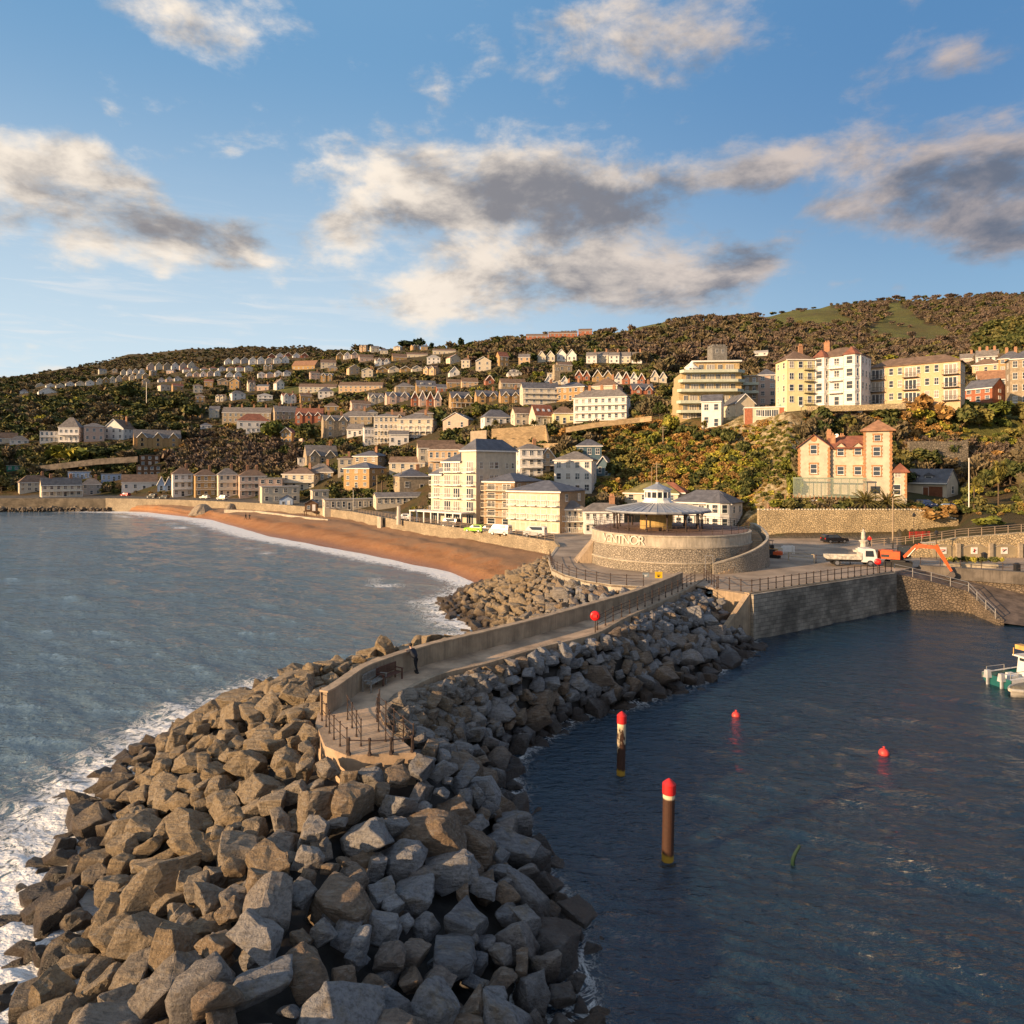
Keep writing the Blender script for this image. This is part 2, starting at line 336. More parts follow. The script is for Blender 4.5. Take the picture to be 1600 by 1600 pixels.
# ------------------------------------------------------------------ ground, sea, beach
def land_mat():
    m = bpy.data.materials.new('land'); m.use_nodes = True; t = NT(m.node_tree); b = t.n['Principled BSDF']; b.inputs['Roughness'].default_value = .95
    b.inputs['Specular IOR Level'].default_value = .15
    O = t.new('ShaderNodeTexCoord').outputs['Object']
    def at(n): a = t.new('ShaderNodeAttribute'); a.attribute_name = n; return a.outputs['Fac']
    n1 = t.noise(O, .035, 6, .6); n2 = t.noise(O, .6, 6, .7); n3 = t.noise(O, .12, 5, .6)
    c = t.mix(t.ss(n1, .4, .62), (.095, .075, .038), (.135, .088, .042))
    c = t.mix(t.ss(n3, .45, .65, 0, .8), c, (.075, .082, .028))
    g = t.mix(t.ss(n3, .35, .65), (.14, .15, .04), (.19, .18, .055))
    c = t.mix(t.m('MULTIPLY', at('bracken'), .8), c, t.mix(t.ss(n3, .4, .6), (.26, .15, .055), (.19, .17, .05)))
    c = t.mix(at('grass'), c, g)
    rock = t.mix(t.ss(n2, .35, .7), (.36, .27, .13), (.66, .53, .32))
    c = t.mix(t.m('MULTIPLY', at('cliff'), t.ss(n2, .3, .62)), c, rock)
    c = t.mix(at('pave'), c, (.16, .145, .125))
    c = t.mix(t.ss(n2, .3, .75, .35, 0), c, (.02, .02, .01))
    t.put(b.inputs['Base Color'], c)
    bp = t.new('ShaderNodeBump'); bp.inputs['Strength'].default_value = .9; bp.inputs['Distance'].default_value = .5
    t.put(bp.inputs['Height'], t.m('ADD', n2, t.noise(O, 2.2, 5, .7))); t.put(b.inputs['Normal'], bp.outputs[0])
    return m
def pinside(X, Y, poly):
    r = np.zeros(np.shape(X), bool); n = len(poly)
    for i in range(n):
        x1, y1 = poly[i][:2]; x2, y2 = poly[(i+1) % n][:2]
        c = ((y1 > Y) != (y2 > Y)) & (X < (x2-x1)*(Y-y1)/((y2-y1) or 1e-9)+x1); r ^= c
    return r
def pdist(X, Y, pts, closed=False):
    d = np.full(np.shape(X), 1e9); P = [p[:2] for p in pts]
    if closed: P = P + [P[0]]
    for a, b in zip(P[:-1], P[1:]):
        ax, ay = a; bx, by = b; L = (bx-ax)**2+(by-ay)**2 or 1e-9
        t = np.clip(((X-ax)*(bx-ax)+(Y-ay)*(by-ay))/L, 0, 1); d = np.minimum(d, np.hypot(X-ax-t*(bx-ax), Y-ay-t*(by-ay)))
    return d
xs = np.concatenate([np.arange(-900, -20, 40), np.arange(-20, 1640, 5), np.arange(1640, 2700, 40)]); NR = 210
V = []; grass = []; cliff = []; pave = []
FIELD = [[(1180,500),(1215,482),(1300,478),(1330,500),(1345,508),(1270,508),(1210,505)], [(1385,478),(1400,472),(1440,500),(1500,525),(1450,536),(1330,528),(1370,505)], [(930,525),(1000,508),(1050,500),(1030,520),(960,532)], [(420,610),(520,600),(540,606),(450,620)], [(1500,640),(1600,640),(1600,690),(1500,690)]]
zt_np = lambda x, Y: np.array([[zt(xx, yy) for yy in row] for xx, row in zip(x, Y)])
TT = np.linspace(0, 1, NR) ** 1.15
GY = np.array([[Ystart(x) * (1500/Ystart(x))**t for t in TT] for x in xs])
GZ = np.zeros_like(GY)
for i, x in enumerate(xs):
    xc = min(max(x, CXS[0]), CXS[-1]); k = min(max(np.searchsorted(CXS, xc) - 1, 0), len(CXS) - 2); t = (xc - CXS[k]) / (CXS[k+1] - CXS[k])
    GZ[i] = (1-t)*zcol(CXS[k], GY[i]) + t*zcol(CXS[k+1], GY[i])
GX = (xs[:, None] - CX)/F*GY
PYX = HY + (HC - GZ)*F/GY       # picture row of each ground point
far = np.clip((GY - 400)/300, 0, 1)
CLIFFP = [[(1120,650),(1262,648),(1255,704),(1130,712)], [(1196,690),(1262,668),(1246,790),(1150,822),(1180,770)]]; BRP = [[(935,655),(1262,650),(1240,812),(950,805)],[(1262,640),(1600,630),(1600,760),(1262,700)]]
XXn = np.broadcast_to(xs[:, None], GY.shape) + 30*(fbm(GX/7, GY/7, 21)-.5); PYn = PYX + 24*(fbm(GX/6, GY/6, 22)-.5)
clp = np.maximum(pinside(XXn, PYn, CLIFFP[0]), pinside(XXn, PYn, CLIFFP[1])).astype(float); brk = np.maximum(pinside(XXn, PYn, BRP[0]), pinside(XXn, PYn, BRP[1])).astype(float)
slope = np.gradient(GZ, axis=1)/np.maximum(np.gradient(GY, axis=1), 1e-3)
onc = np.clip((slope - .7)/.6, 0, 1) * (GY < 230) * np.clip((xs[:, None]-940)/80, 0, 1) * np.clip((GY-124)/4, 0, 1); onc = np.maximum(onc, .8*clp*(GY < 200)); onc = np.maximum(onc, .35*brk*(GY < 190)*np.clip((GY-136)/4, 0, 1)*(xs[:, None] < 1262))
GZ2 = GZ + (fbm(GX/60, GY/60, 3) - .5)*10*far + (fbm(GX/4, GZ/3+GY/5, 5) - .45)*2.6*onc
GY2 = GY + (fbm(GX/3.5+9, GZ/2.5, 8) - .5)*3.0*onc
GX = (xs[:, None] - CX)/F*GY2
XX = np.broadcast_to(xs[:, None], GY.shape)
gm = np.zeros(GY.shape)
for p in FIELD: gm = np.maximum(gm, pinside(XX + 26*(fbm(GX/40, GY/40, 2)-.5), PYX + 14*(fbm(GX/30, GY/30, 4)-.5), p).astype(float))
gm = gm*np.clip(1.6*fbm(GX/25, GY/25, 12), 0.3, 1)
pv = ((GZ < 4.7)).astype(float)
cf = np.maximum(np.clip(onc*1.5, 0, 1)*(brk < .5), clp)
nx = len(xs); idx = np.arange(nx*NR).reshape(nx, NR)
Q = np.stack([idx[:-1,:-1], idx[1:,:-1], idx[1:,1:], idx[:-1,1:]], -1).reshape(-1, 4)
ter = npmesh('hillside', np.stack([GX, GY2, GZ2 - .05], -1).reshape(-1, 3), Q, land_mat(), attr={'bracken': brk.ravel(), 'grass': gm.ravel(), 'cliff': cf.ravel(), 'pave': pv.ravel()}, smooth=True)
tag(ter, kind='structure')

# beach
BWX = [140,165,230,330,420,500,600,700,745,800,900,960]; BWY = [796,797,800,812,838,852,872,893,912,935,960,965]
def Ybw(x): y = float(np.interp(x, BWX, BWY)); return HC*F/(y-HY)
m = bpy.data.materials.new('shingle'); m.use_nodes = True; t = NT(m.node_tree); b = t.n['Principled BSDF']
O = t.new('ShaderNodeTexCoord').outputs['Object']
a = t.new('ShaderNodeAttribute'); a.attribute_name = 'up'; up = a.outputs['Fac']
n = t.noise(O, .25, 6, .65); ng = t.noise(O, 5, 4, .8)
c = t.mix(t.ss(n, .35, .65), (.43, .185, .062), (.50, .245, .10))
c = t.mix(t.m('MULTIPLY', t.ss(t.m('ADD', up, t.m('MULTIPLY', t.m('SUBTRACT', n, .5), .8)), .30, .60), .75), c, t.mix(t.ss(ng, .3, .7), (.22, .13, .07), (.42, .28, .17)))
c = t.mix(t.ss(ng, .42, .7, 0, .6), c, (.12, .07, .04))
wet = t.ss(up, .16, -.02)
c = t.mix(wet, c, (.26, .115, .05)); t.put(b.inputs['Base Color'], c); t.put(b.inputs['Roughness'], t.lin(wet, 0, 1, .9, .25))
bp = t.new('ShaderNodeBump'); bp.inputs['Strength'].default_value = 1.0; bp.inputs['Distance'].default_value = .5
t.put(bp.inputs['Height'], t.m('ADD', t.noise(O, 1.1, 7, .8), t.m('MULTIPLY', ng, .6))); t.put(b.inputs['Normal'], bp.outputs[0])
bx = np.arange(140, 960, 3); tt = np.linspace(-.35, 1, 60); BV = []; up_ = []
for x in bx:
    yw = Ybw(x); ye = max(Ystart(x) - .1, yw + 2)
    for k in tt:
        Y = yw + (ye-yw)*k; X = (x-CX)/F*Y
        z = 2.7*(1-math.exp(-3.0*k)) if k > 0 else 7*k
        if k > 0: z += .22*math.sin(k*15 + X*.05)*min(1, k*4)*(1-k*.6) + (float(fbm(np.array(X/5.), np.array(Y/5.), 4)) - .5)*.9*min(1, k*3)
        z += (float(vnoise(np.array(X/4.0+Y/9.), np.array(3.), 9)) - .5)*.35
        BV.append((X, Y, z)); up_.append(k)
nb = len(bx); nk = len(tt); idx = np.arange(nb*nk).reshape(nb, nk)
Q = np.stack([idx[:-1,:-1], idx[1:,:-1], idx[1:,1:], idx[:-1,1:]], -1).reshape(-1, 4)
tag(npmesh('beach', BV, Q, m, attr={'up': up_}, smooth=True), kind='structure')

# waterline of the breakwater mound (metres)
W = [(-19.4,51.8),(-14,55.5),(-8,59.5),(-4.5,64),(-4.2,72),(-8.3,81),(-9,86),(-7,93),(-4,100),(4,108),(12,104),(13,88),(24,74),(23.7,64.8),(15.2,54.1),(9.2,49),(5.7,47.1),(1.6,42.7),(.2,38.6),(0,34.9),(.7,31.8),(1.6,28.3),(2.3,25.2),(2.7,20),(1.8,14),(-1,9),(-7,7.5),(-12,10),(-14,15),(-16,20.8),(-18,25),(-19.8,29.3),(-21.5,33.6),(-22.5,39.4),(-21.9,43.2)]
bwline = [((x-CX)/F*Ybw(x), Ybw(x)) for x in BWX[:9]]
# sea: displaced near the viewer, long waves towards the horizon
m = bpy.data.materials.new('sea_water'); m.use_nodes = True; t = NT(m.node_tree); b = t.n['Principled BSDF']
O = t.new('ShaderNodeTexCoord').outputs['Object']
def at(n): a = t.new('ShaderNodeAttribute'); a.attribute_name = n; return a.outputs['Fac']
hb = at('harbour'); fo = at('foam')
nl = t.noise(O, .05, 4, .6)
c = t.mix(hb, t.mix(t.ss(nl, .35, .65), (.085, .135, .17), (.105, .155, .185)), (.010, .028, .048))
f1 = t.noise(t.scl(O, (1, 1, 1)), .8, 9, .72, 1.2); f2 = t.noise(O, .18, 5, .6)
veil = t.m('SUBTRACT', t.m('ADD', fo, t.m('MULTIPLY', t.m('SUBTRACT', f2, .5), .9)), t.m('MULTIPLY', t.m('ABSOLUTE', t.m('SUBTRACT', f1, .5)), 5.5))
fm = t.m('MULTIPLY', t.ss(veil, .12, .55), t.ss(fo, .03, .22))
c = t.mix(fm, c, (.80, .80, .78)); t.put(b.inputs['Base Color'], c)
t.put(b.inputs['Roughness'], t.lin(fm, 0, 1, .07, .7)); t.put(b.inputs['IOR'], t.lin(hb, 0, 1, 1.62, 1.58))
wv = t.m('ADD', t.noise(t.scl(O, (.75, 1.6, 1)), 1.5, 4, .55, .3), t.m('MULTIPLY', t.noise(t.scl(O, (.7, 1.5, 1)), 5.5, 3, .55, .2), .28))
bp = t.new('ShaderNodeBump'); bp.inputs['Strength'].default_value = 1.0
t.put(bp.inputs['Distance'], t.lin(hb, 0, 1, .30, .31)); t.put(bp.inputs['Height'], t.m('ADD', wv, t.m('MULTIPLY', fm, .15))); t.put(b.inputs['Normal'], bp.outputs[0])
angs = np.concatenate([np.linspace(R(-85), R(-42), 50)[:-1], np.linspace(R(-42), R(42), 620), np.linspace(R(42), R(85), 50)[1:]])
rr = np.concatenate([11*(300/11)**np.linspace(0, 1, 600), 300*(4500/300)**np.linspace(0, 1, 50)[1:]])
A, Rr = np.meshgrid(angs, rr, indexing='ij'); SX = Rr*np.sin(A); SY = Rr*np.cos(A)
inW = pinside(SX, SY, W)
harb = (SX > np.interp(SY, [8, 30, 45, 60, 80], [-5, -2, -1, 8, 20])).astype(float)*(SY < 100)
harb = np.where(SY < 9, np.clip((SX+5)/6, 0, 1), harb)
dW = np.where(inW, 0, pdist(SX, SY, W, True)); dB = pdist(SX, SY, bwline)
foam = np.where(harb > .5, .55*np.exp(-dW/1.0), .88*np.exp(-dW/3.2) + .35*np.exp(-np.hypot(SX+24, SY-27)/6))
side = (np.interp(SY, [p[1] for p in bwline][::-1], [p[0] for p in bwline][::-1]) > SX)
surf = np.where(SY > 97, 1.35*np.exp(-(dB/np.clip(SY/26, 3, 9))**2), 1.35*np.exp(-(dB/3.5)**2))*(harb < .5)
band = .75*np.exp(-((dB-13)/3.)**2)*np.clip((fbm(SX/14, SY/14, 31)-.42)*4, 0, 1)*(harb < .5)*(SY > 97)
foam = np.maximum(foam, np.maximum(surf, band)) + .12*np.clip(1-dW/12, 0, 1)*(harb < .5)
rw = np.random.RandomState(5); hz = np.zeros_like(SX); sp = np.gradient(Rr, axis=1)
for k in range(46):
    L = .7*(11/.7)**rw.rand(); th = R(250) + rw.randn()*.4; kx = 2*math.pi/L; amp = .0125*L**.36
    q = kx*(SX*math.cos(th)+SY*math.sin(th)) + rw.rand()*6.28
    hz += amp*(1-np.abs(np.sin(q/2)))*1.6*np.clip(L/(3.2*np.maximum(sp, Rr*.0027)) - .6, 0, 1)*np.clip(1-(Rr-250)/400, 0, 1)
hz = hz - hz.mean(); calm = np.where(harb > .5, .75, 1.2)*np.clip(dB/12, .25, 1)
hz = hz*calm*.85
n1_, n2_ = SX.shape; idx = np.arange(n1_*n2_).reshape(n1_, n2_)
Q = np.stack([idx[:-1,:-1], idx[:-1,1:], idx[1:,1:], idx[1:,:-1]], -1).reshape(-1, 4)[:, ::-1]
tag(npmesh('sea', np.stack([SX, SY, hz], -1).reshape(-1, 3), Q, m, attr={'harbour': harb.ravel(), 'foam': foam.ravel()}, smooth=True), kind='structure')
mb = MB(); mb.add([(-900,-700,-6),(900,-700,-6),(900,1500,-6),(-900,1500,-6)], [(0,1,2,3)]); tag(mb.build('seabed', mat('seabed', (.1,.09,.07))), kind='structure')

# ------------------------------------------------------------------ promenade, deck and walls
conc = mat('concrete', (.37, .275, .18), .85, .18, .8, .35, 5, kind='concrete')
conc_l = mat('pale_concrete', (.46, .40, .31), .85, .15, .8, .3, 5, kind='concrete')
deckm = mat('deck_concrete', (.46, .33, .215), .85, .28, .5, .4, 6)
tarmac = mat('tarmac', (.34, .265, .195), .9, .22, .25, .3, 6)
block = mat('harbour_blocks', (.30, .265, .215), .85, .35, .35, .8, 1.0, kind='brick')
rubble = mat('rubble_stone', (.70, .54, .31), .9, .2, .5, .9, 2.6, kind='rubble')
rubble2 = mat('drum_stone', (.40, .34, .26), .9, .15, .6, .8, 3.4, kind='rubble')
iron = mat('rusty_iron', (.07, .045, .035), .6, .4, 3, .2, 20, metal=.3)
steel = mat('galvanised', (.42, .40, .37), .45, .1, 3, metal=.6)
white = mat('white_paint', (.78, .76, .72), .55, .06, 2)
black = mat('black', (.02, .02, .022), .5, .1, 2)
glass = mat('window_glass', (.035, .045, .055), .06, .1, 1, spec=.9)
PR = [(7,107),(5,94)] + [tuple(pz(x, y, PROM)[:2]) for x, y in [(862,889),(883,899),(915,908),(955,914),(1005,917)]] + [(18,73.5),(19.9,72),(20.6,71.0),(21.2,70.2),(23.6,67.6),(45.2,81.3),(50.9,85.7),(59.9,79.9),(72,75),(110,75),(110,90),(60,112),(58,125),(30,140),(18,142),(8,140)]
mb = MB(); mb.prism(PR, 4.3, PROM); tag(mb.build('promenade', tarmac), kind='structure')
inner = [pz(x, y, PROM) for x, y in [(511,1118),(529,1107),(568,1077),(599,1063),(669,1038),(756,1015),(844,991),(922,967),(997,943),(1067,912)]]
outer = [pz(x, y, PROM) for x, y in [(600,1132),(596,1112),(616,1092),(647,1070),(691,1052),(756,1037),(844,1011),(925,991),(975,965),(1062,926),(1097,904)]]
inner = catmull(inner, 5); outer = catmull(outer, 5)
tipp = [pz(x, y, PROM) for x, y in [(650,1176),(541,1180),(508,1166),(493,1130),(497,1112)]]
dk = [(p.x, p.y) for p in outer[::-1]] + [(p.x, p.y) for p in tipp] + [(p.x - .35, p.y + .2) for p in inner]
mb = MB(); mb.prism(dk, 1.0, PROM + .004); tag(mb.build('breakwater_path', deckm), kind='structure')
# kerb along harbour edge
mb = MB()
def offset(pts, d):
    o = []
    for i, p in enumerate(pts):
        a = pts[max(i-1, 0)]; b = pts[min(i+1, len(pts)-1)]; t = (b-a); t.z = 0; t.normalize(); o.append(p + Vector((-t.y, t.x, 0))*d)
    return o
def wallstrip(mb, pts, d0, d1, z0, z1):       # z1 may be list
    L = offset(pts, d0); Rr_ = offset(pts, d1)
    zt1 = z1 if isinstance(z1, (list, tuple)) else [z1]*len(pts); zb = z0 if isinstance(z0, (list, tuple)) else [z0]*len(pts)
    vs = []; fs = []
    for i in range(len(pts)):
        vs += [(L[i].x,L[i].y,zb[i]),(L[i].x,L[i].y,zt1[i]),(Rr_[i].x,Rr_[i].y,zt1[i]),(Rr_[i].x,Rr_[i].y,zb[i])]
    for i in range(len(pts)-1):
        for k in range(4): fs.append((4*i+k, 4*i+(k+1)%4, 4*(i+1)+(k+1)%4, 4*(i+1)+k))
    fs += [(0,3,2,1), tuple(4*(len(pts)-1)+k for k in range(4))]
    return mb.add(vs, fs)
wallstrip(mb, outer, .02, -.30, 3.6, PROM + .09)
tag(mb.build('path_kerb', conc), kind='structure')
mb = MB(); wallstrip(mb, inner, 0.0, .42, 1.5, PROM + 1.15)
mb.cur = 1; wallstrip(mb, inner, -.05, .47, PROM + 1.15, PROM + 1.24)
pw = mb.build('parapet_wall', [conc, mat('coping', (.42,.31,.20), .85, .2, 1.5, .3, 6)]); tag(pw, 'curved concrete parapet wall along the seaward side of the breakwater path', 'wall')
def wall(name, label, pts, th, z0, z1, m, cat='wall', **k):
    mb = MB(); wallstrip(mb, [Vector((p[0], p[1], 0)) for p in pts], 0, th, z0, z1); o = mb.build(name, m); return tag(o, label, cat, **k)
hw = wall('harbour_wall', 'tall stone block harbour wall below the promenade railing', [(23.45,67.45),(45.2,81.15)], -.5, -3, PROM, block)
MB_ = MB(); wallstrip(MB_, [Vector((23.3,67.3,0)), Vector((45.35,81.25,0))], -.1, .5, PROM+.003, PROM+.12); o = MB_.build('coping', conc, hw)
wall('quay_wall', 'short concrete quay wall beside the boulders at the promenade corner', [(20.9,70.3),(23.45,67.45)], -.4, -3, PROM, conc)
wall('apron_wall', 'sunlit curved concrete wall under the drum terrace', [p for p in PR[0:7]]+[(18,73.5)], .35, 0, PROM+.05, conc_l)
def wing(mb, a, b, za, zb, th, z0):
    d = Vector((b[0]-a[0], b[1]-a[1], 0)).normalized(); n_ = Vector((-d.y, d.x, 0))*th; A = Vector((*a, 0)); B = Vector((*b, 0)); vs = []
    for P_, zz in ((A, za), (B, zb)):
        for q in (P_, P_+n_): vs += [(q.x, q.y, z0), (q.x, q.y, zz)]
    mb.add(vs, [(0,1,5,4),(2,6,7,3),(1,3,7,5),(0,4,6,2),(0,2,3,1),(4,5,7,6)])
mb = MB(); wing(mb, (19.3,64.0), (23.5,67.35), .6, 4.5, .6, -2); wing(mb, (19.2,63.85), (23.5,67.28), .75, 4.62, .5, .4)
tag(mb.build('buttress', conc), 'sloping concrete buttress running down to the boulders at the quay corner', 'buttress')
wall('slipway_wall', 'stepped down stone wall on the water side of the slipway', [(45.2,81.35),(49,80.9),(53.3,80.0),(52.9,77),(52.3,73.5)], .6, -3, [4.4,3.6,2.5,1.6,.6], mat('old_stone', (.22,.17,.12), .9, .3, .5, .9, 2.6, kind='rubble'))
mb = MB(); mb.add([(45.5,81.7,4.35),(50.7,85.6,4.35),(59.7,79.7,2.2),(66,74,1.2),(66,66,-.6),(52.6,73.2,.3),(53.6,80.1,2.2)], [(0,6,1),(6,2,1),(6,5,3,2),(5,4,3)])
tag(mb.build('slipway', mat('slipway_sand', (.12,.09,.07), .8, .3, 1, .5, 4)), kind='structure')
wall('retaining_wall', 'dark curved retaining wall behind the slipway', [(45.2,81.5),(50.9,85.6),(59.9,79.8),(72,74.9),(110,74.9)], .5, -1, PROM-.01, mat('old_stone', (.2,.2,.2)))
MB_ = MB(); wallstrip(MB_, [Vector(p) for p in [(50.9,85.5,0),(59.9,79.7,0),(72,74.8,0)]], -.25, .6, 3.3, PROM+.25); tag(MB_.build('parapet_wall', mat('dark_concrete', (.14,.12,.10), .9, .25, .6, .4, 5, kind='concrete')), 'dark low parapet above the slipway retaining wall', 'wall')
# far sea walls of the bay
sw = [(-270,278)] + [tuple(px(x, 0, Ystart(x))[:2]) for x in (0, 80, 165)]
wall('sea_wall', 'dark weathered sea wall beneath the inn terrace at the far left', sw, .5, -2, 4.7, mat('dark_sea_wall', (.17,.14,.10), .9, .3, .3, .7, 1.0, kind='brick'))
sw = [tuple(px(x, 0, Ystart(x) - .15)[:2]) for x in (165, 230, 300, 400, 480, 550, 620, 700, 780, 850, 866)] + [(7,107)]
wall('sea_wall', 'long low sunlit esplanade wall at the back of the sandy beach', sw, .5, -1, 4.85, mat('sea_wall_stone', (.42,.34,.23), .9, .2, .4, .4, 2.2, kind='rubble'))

# ------------------------------------------------------------------ boulders
def rock_mat():
    m = bpy.data.materials.new('boulder_stone'); m.use_nodes = True; t = NT(m.node_tree); b = t.n['Principled BSDF']
    O = t.new('ShaderNodeTexCoord').outputs['Object']; geo = t.new('ShaderNodeNewGeometry'); P = geo.outputs['Position']
    oi = t.new('ShaderNodeObjectInfo'); r = t.m('FRACT', t.m('ADD', oi.outputs['Random'], geo.outputs['Random Per Island']))
    r2 = t.m('FRACT', t.m('MULTIPLY', r, 13.7)); r3 = t.m('FRACT', t.m('MULTIPLY', r, 37.1))
    wh = t.new('ShaderNodeCombineXYZ'); t.put(wh.inputs[0], t.m('MULTIPLY', r, 50))
    Ov = t.vm('ADD', O, wh.outputs[0])
    n = t.noise(P, 1.3, 7, .7); nf_ = t.noise(P, 9, 5, .75)
    sx_ = t.new('ShaderNodeSeparateXYZ'); t.put(sx_.inputs[0], P)
    c = t.mix(t.lin(r2, 0, 1), (.17, .175, .19), (.36, .355, .36))
    c = t.mix(t.ss(r3, .58, .78, 0, .85), c, (.24, .155, .085))
    c = t.mix(t.m('MULTIPLY', t.ss(t.m('ADD', sx_.outputs[0], t.m('MULTIPLY', sx_.outputs[1], -.25)), -9, -19), .85), c, (.36, .26, .14))
    c = t.mix(t.ss(n, .5, .72, 0, .7), c, (.25, .18, .09))
    c = t.mix(t.ss(nf_, .42, .7, 0, .5), c, (.07, .065, .06))
    st = t.noise(t.scl(P, (.9, 4, 7)), 1.6, 5, .6)
    c = t.mix(t.ss(st, .50, .70, 0, .45), c, (.44, .41, .36)); c = t.mix(t.ss(st, .48, .34, 0, .5), c, (.07, .06, .05))
    z = t.m('ADD', sx_.outputs[2], t.m('MULTIPLY', t.m('SUBTRACT', n, .5), 1.6))
    wet = t.ss(z, 1.6, .6)
    c = t.mix(t.m('MULTIPLY', wet, .88), c, (.045, .030, .020))
    t.put(b.inputs['Base Color'], c); t.put(b.inputs['Roughness'], t.lin(wet, 0, 1, .82, .38))
    bp = t.new('ShaderNodeBump'); bp.inputs['Strength'].default_value = 1.0; bp.inputs['Distance'].default_value = .17
    h = t.m('ADD', t.m('ADD', nf_, t.m('MULTIPLY', st, .8)), t.m('MULTIPLY', t.noise(P, 3.0, 6, .75), 1.2))
    t.put(bp.inputs['Height'], h); t.put(b.inputs['Normal'], bp.outputs[0]); return m
rockm = rock_mat()
def rock_data(seed):
    rr_ = random.Random(seed); bm = bmesh.new()
    sx_, sy_, sz_ = rr_.uniform(.8, 1.2), rr_.uniform(.6, .85), rr_.uniform(.45, .72)
    sh = (rr_.uniform(-.35, .35), rr_.uniform(-.3, .3))
    for sgx in (-1, 1):
        for sgy in (-1, 1):
            for sgz in (-1, 1):
                if seed % 4 == 0 and rr_.random() < .3: continue
                zz = sgz*rr_.uniform(.7, 1); bm.verts.new(((sgx*rr_.uniform(.55, 1)+zz*sh[0])*sx_, (sgy*rr_.uniform(.55, 1)+zz*sh[1])*sy_, zz*sz_))
    for q in range(2):
        for sg in (-1, 1):
            a_ = rr_.uniform(0, 6.283); zz = rr_.uniform(-1, 1); rr2 = (1-abs(zz)**3)**(1/3); x_ = sg*math.cos(a_)*rr2; y_ = sg*math.sin(a_)*rr2
            m_ = max(abs(x_), abs(y_), 1e-3); k_ = (math.hypot(x_, y_)/m_)**.75
            bm.verts.new(((x_*k_+zz*sh[0])*sx_, (y_*k_+zz*sh[1])*sy_, zz*sz_))
    bmesh.ops.convex_hull(bm, input=bm.verts)
    for v in [v for v in bm.verts if not v.link_faces]: bm.verts.remove(v)
    for q in range(rr_.randint(2, 5)):
        n_ = Vector((rr_.gauss(0, 1), rr_.gauss(0, 1), rr_.gauss(0, 1)+.4)).normalized(); ext = max(v.co.dot(n_) for v in bm.verts)
        r_ = bmesh.ops.bisect_plane(bm, geom=bm.verts[:]+bm.edges[:]+bm.faces[:], plane_co=n_*ext*rr_.uniform(.62, .84), plane_no=n_, clear_outer=True)
        ed = [e for e in r_['geom_cut'] if isinstance(e, bmesh.types.BMEdge)]
        if ed: bmesh.ops.edgeloop_fill(bm, edges=ed)
    bmesh.ops.remove_doubles(bm, verts=bm.verts, dist=.09)
    bmesh.ops.dissolve_limit(bm, angle_limit=R(17), verts=bm.verts, edges=bm.edges)
    bmesh.ops.bevel(bm, geom=bm.edges[:], offset=.04, segments=1, profile=.6, affect='EDGES')
    bmesh.ops.triangulate(bm, faces=bm.faces)
    for L_ in (.38, .26):
        bmesh.ops.subdivide_edges(bm, edges=[e for e in bm.edges if e.calc_length() > L_], cuts=1); bmesh.ops.triangulate(bm, faces=bm.faces)
    so_ = Vector((seed*7.3, 1, 2)); bd_ = Vector((rr_.gauss(0, 1), rr_.gauss(0, 1), rr_.gauss(0, 1))).normalized()
    for v in bm.verts:
        p = v.co*1.3 + so_; p2 = v.co*4.5 + so_; st_ = abs(((v.co.dot(bd_)*3.2) % 1)-.5)
        v.co += v.co.normalized()*(noise.fractal(p, 1, 2, 3)*.11 + noise.noise(p2)*.05 - (.035*st_ if seed % 2 else 0))
    me = bpy.data.meshes.new('boulder'); bm.to_mesh(me); bm.free(); me.materials.append(rockm); return me
ROCKS = [rock_data(k + 11) for k in range(30)]
RV = []
for me in ROCKS:
    v = np.zeros(len(me.vertices)*3, np.float32); me.vertices.foreach_get('co', v); f = np.zeros(len(me.polygons)*3, np.int32); me.polygons.foreach_get('vertices', f)
    RV.append((v.reshape(-1, 3), f.reshape(-1, 3)))
crest = [(p.x, p.y) for p in inner]
fwd = [(-5.5, 28.5), (-7.5, 24), (-7.5, 17)]
sea_c = [(-10.5,36.5),(-13.5,40),(-11.5,45.5),(-7,50),(-1,53),(5,58),(10,65),(14,71)]
apron = [(p[0], p[1]) for p in PR[0:7]] + [(16,75)]
def mound(X, Y):
    d1 = pdist(X, Y, dk, True); d1 = np.where(pinside(X, Y, dk), 0, d1)
    dC = np.minimum(np.maximum(d1-1.1, 0), pdist(X, Y, sea_c)*1.0)
    dC = np.minimum(dC, pdist(X, Y, apron)); dF = pdist(X, Y, fwd)
    dw = np.where(pinside(X, Y, W), pdist(X, Y, W, True), -pdist(X, Y, W, True))
    hC = 4.1*np.clip(dw/(np.maximum(dw, 0)+dC+.01), -1, 1); hF = 3.75*np.clip(dw/(np.maximum(dw, 0)+dF*.85+.01), -1, 1)
    h = np.maximum(hC, hF); return np.where(dw < 0, dw*.7, h)
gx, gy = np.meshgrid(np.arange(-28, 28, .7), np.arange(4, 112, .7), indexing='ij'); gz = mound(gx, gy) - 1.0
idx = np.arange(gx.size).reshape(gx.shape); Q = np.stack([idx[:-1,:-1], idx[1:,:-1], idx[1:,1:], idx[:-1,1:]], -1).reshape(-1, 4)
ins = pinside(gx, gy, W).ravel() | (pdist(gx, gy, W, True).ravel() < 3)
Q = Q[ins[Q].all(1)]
tag(npmesh('breakwater_core', np.stack([gx, gy, gz], -1).reshape(-1, 3), Q, mat('dark_rubble', (.05,.045,.04), .9, .3, 1, .5, 3)), kind='structure')
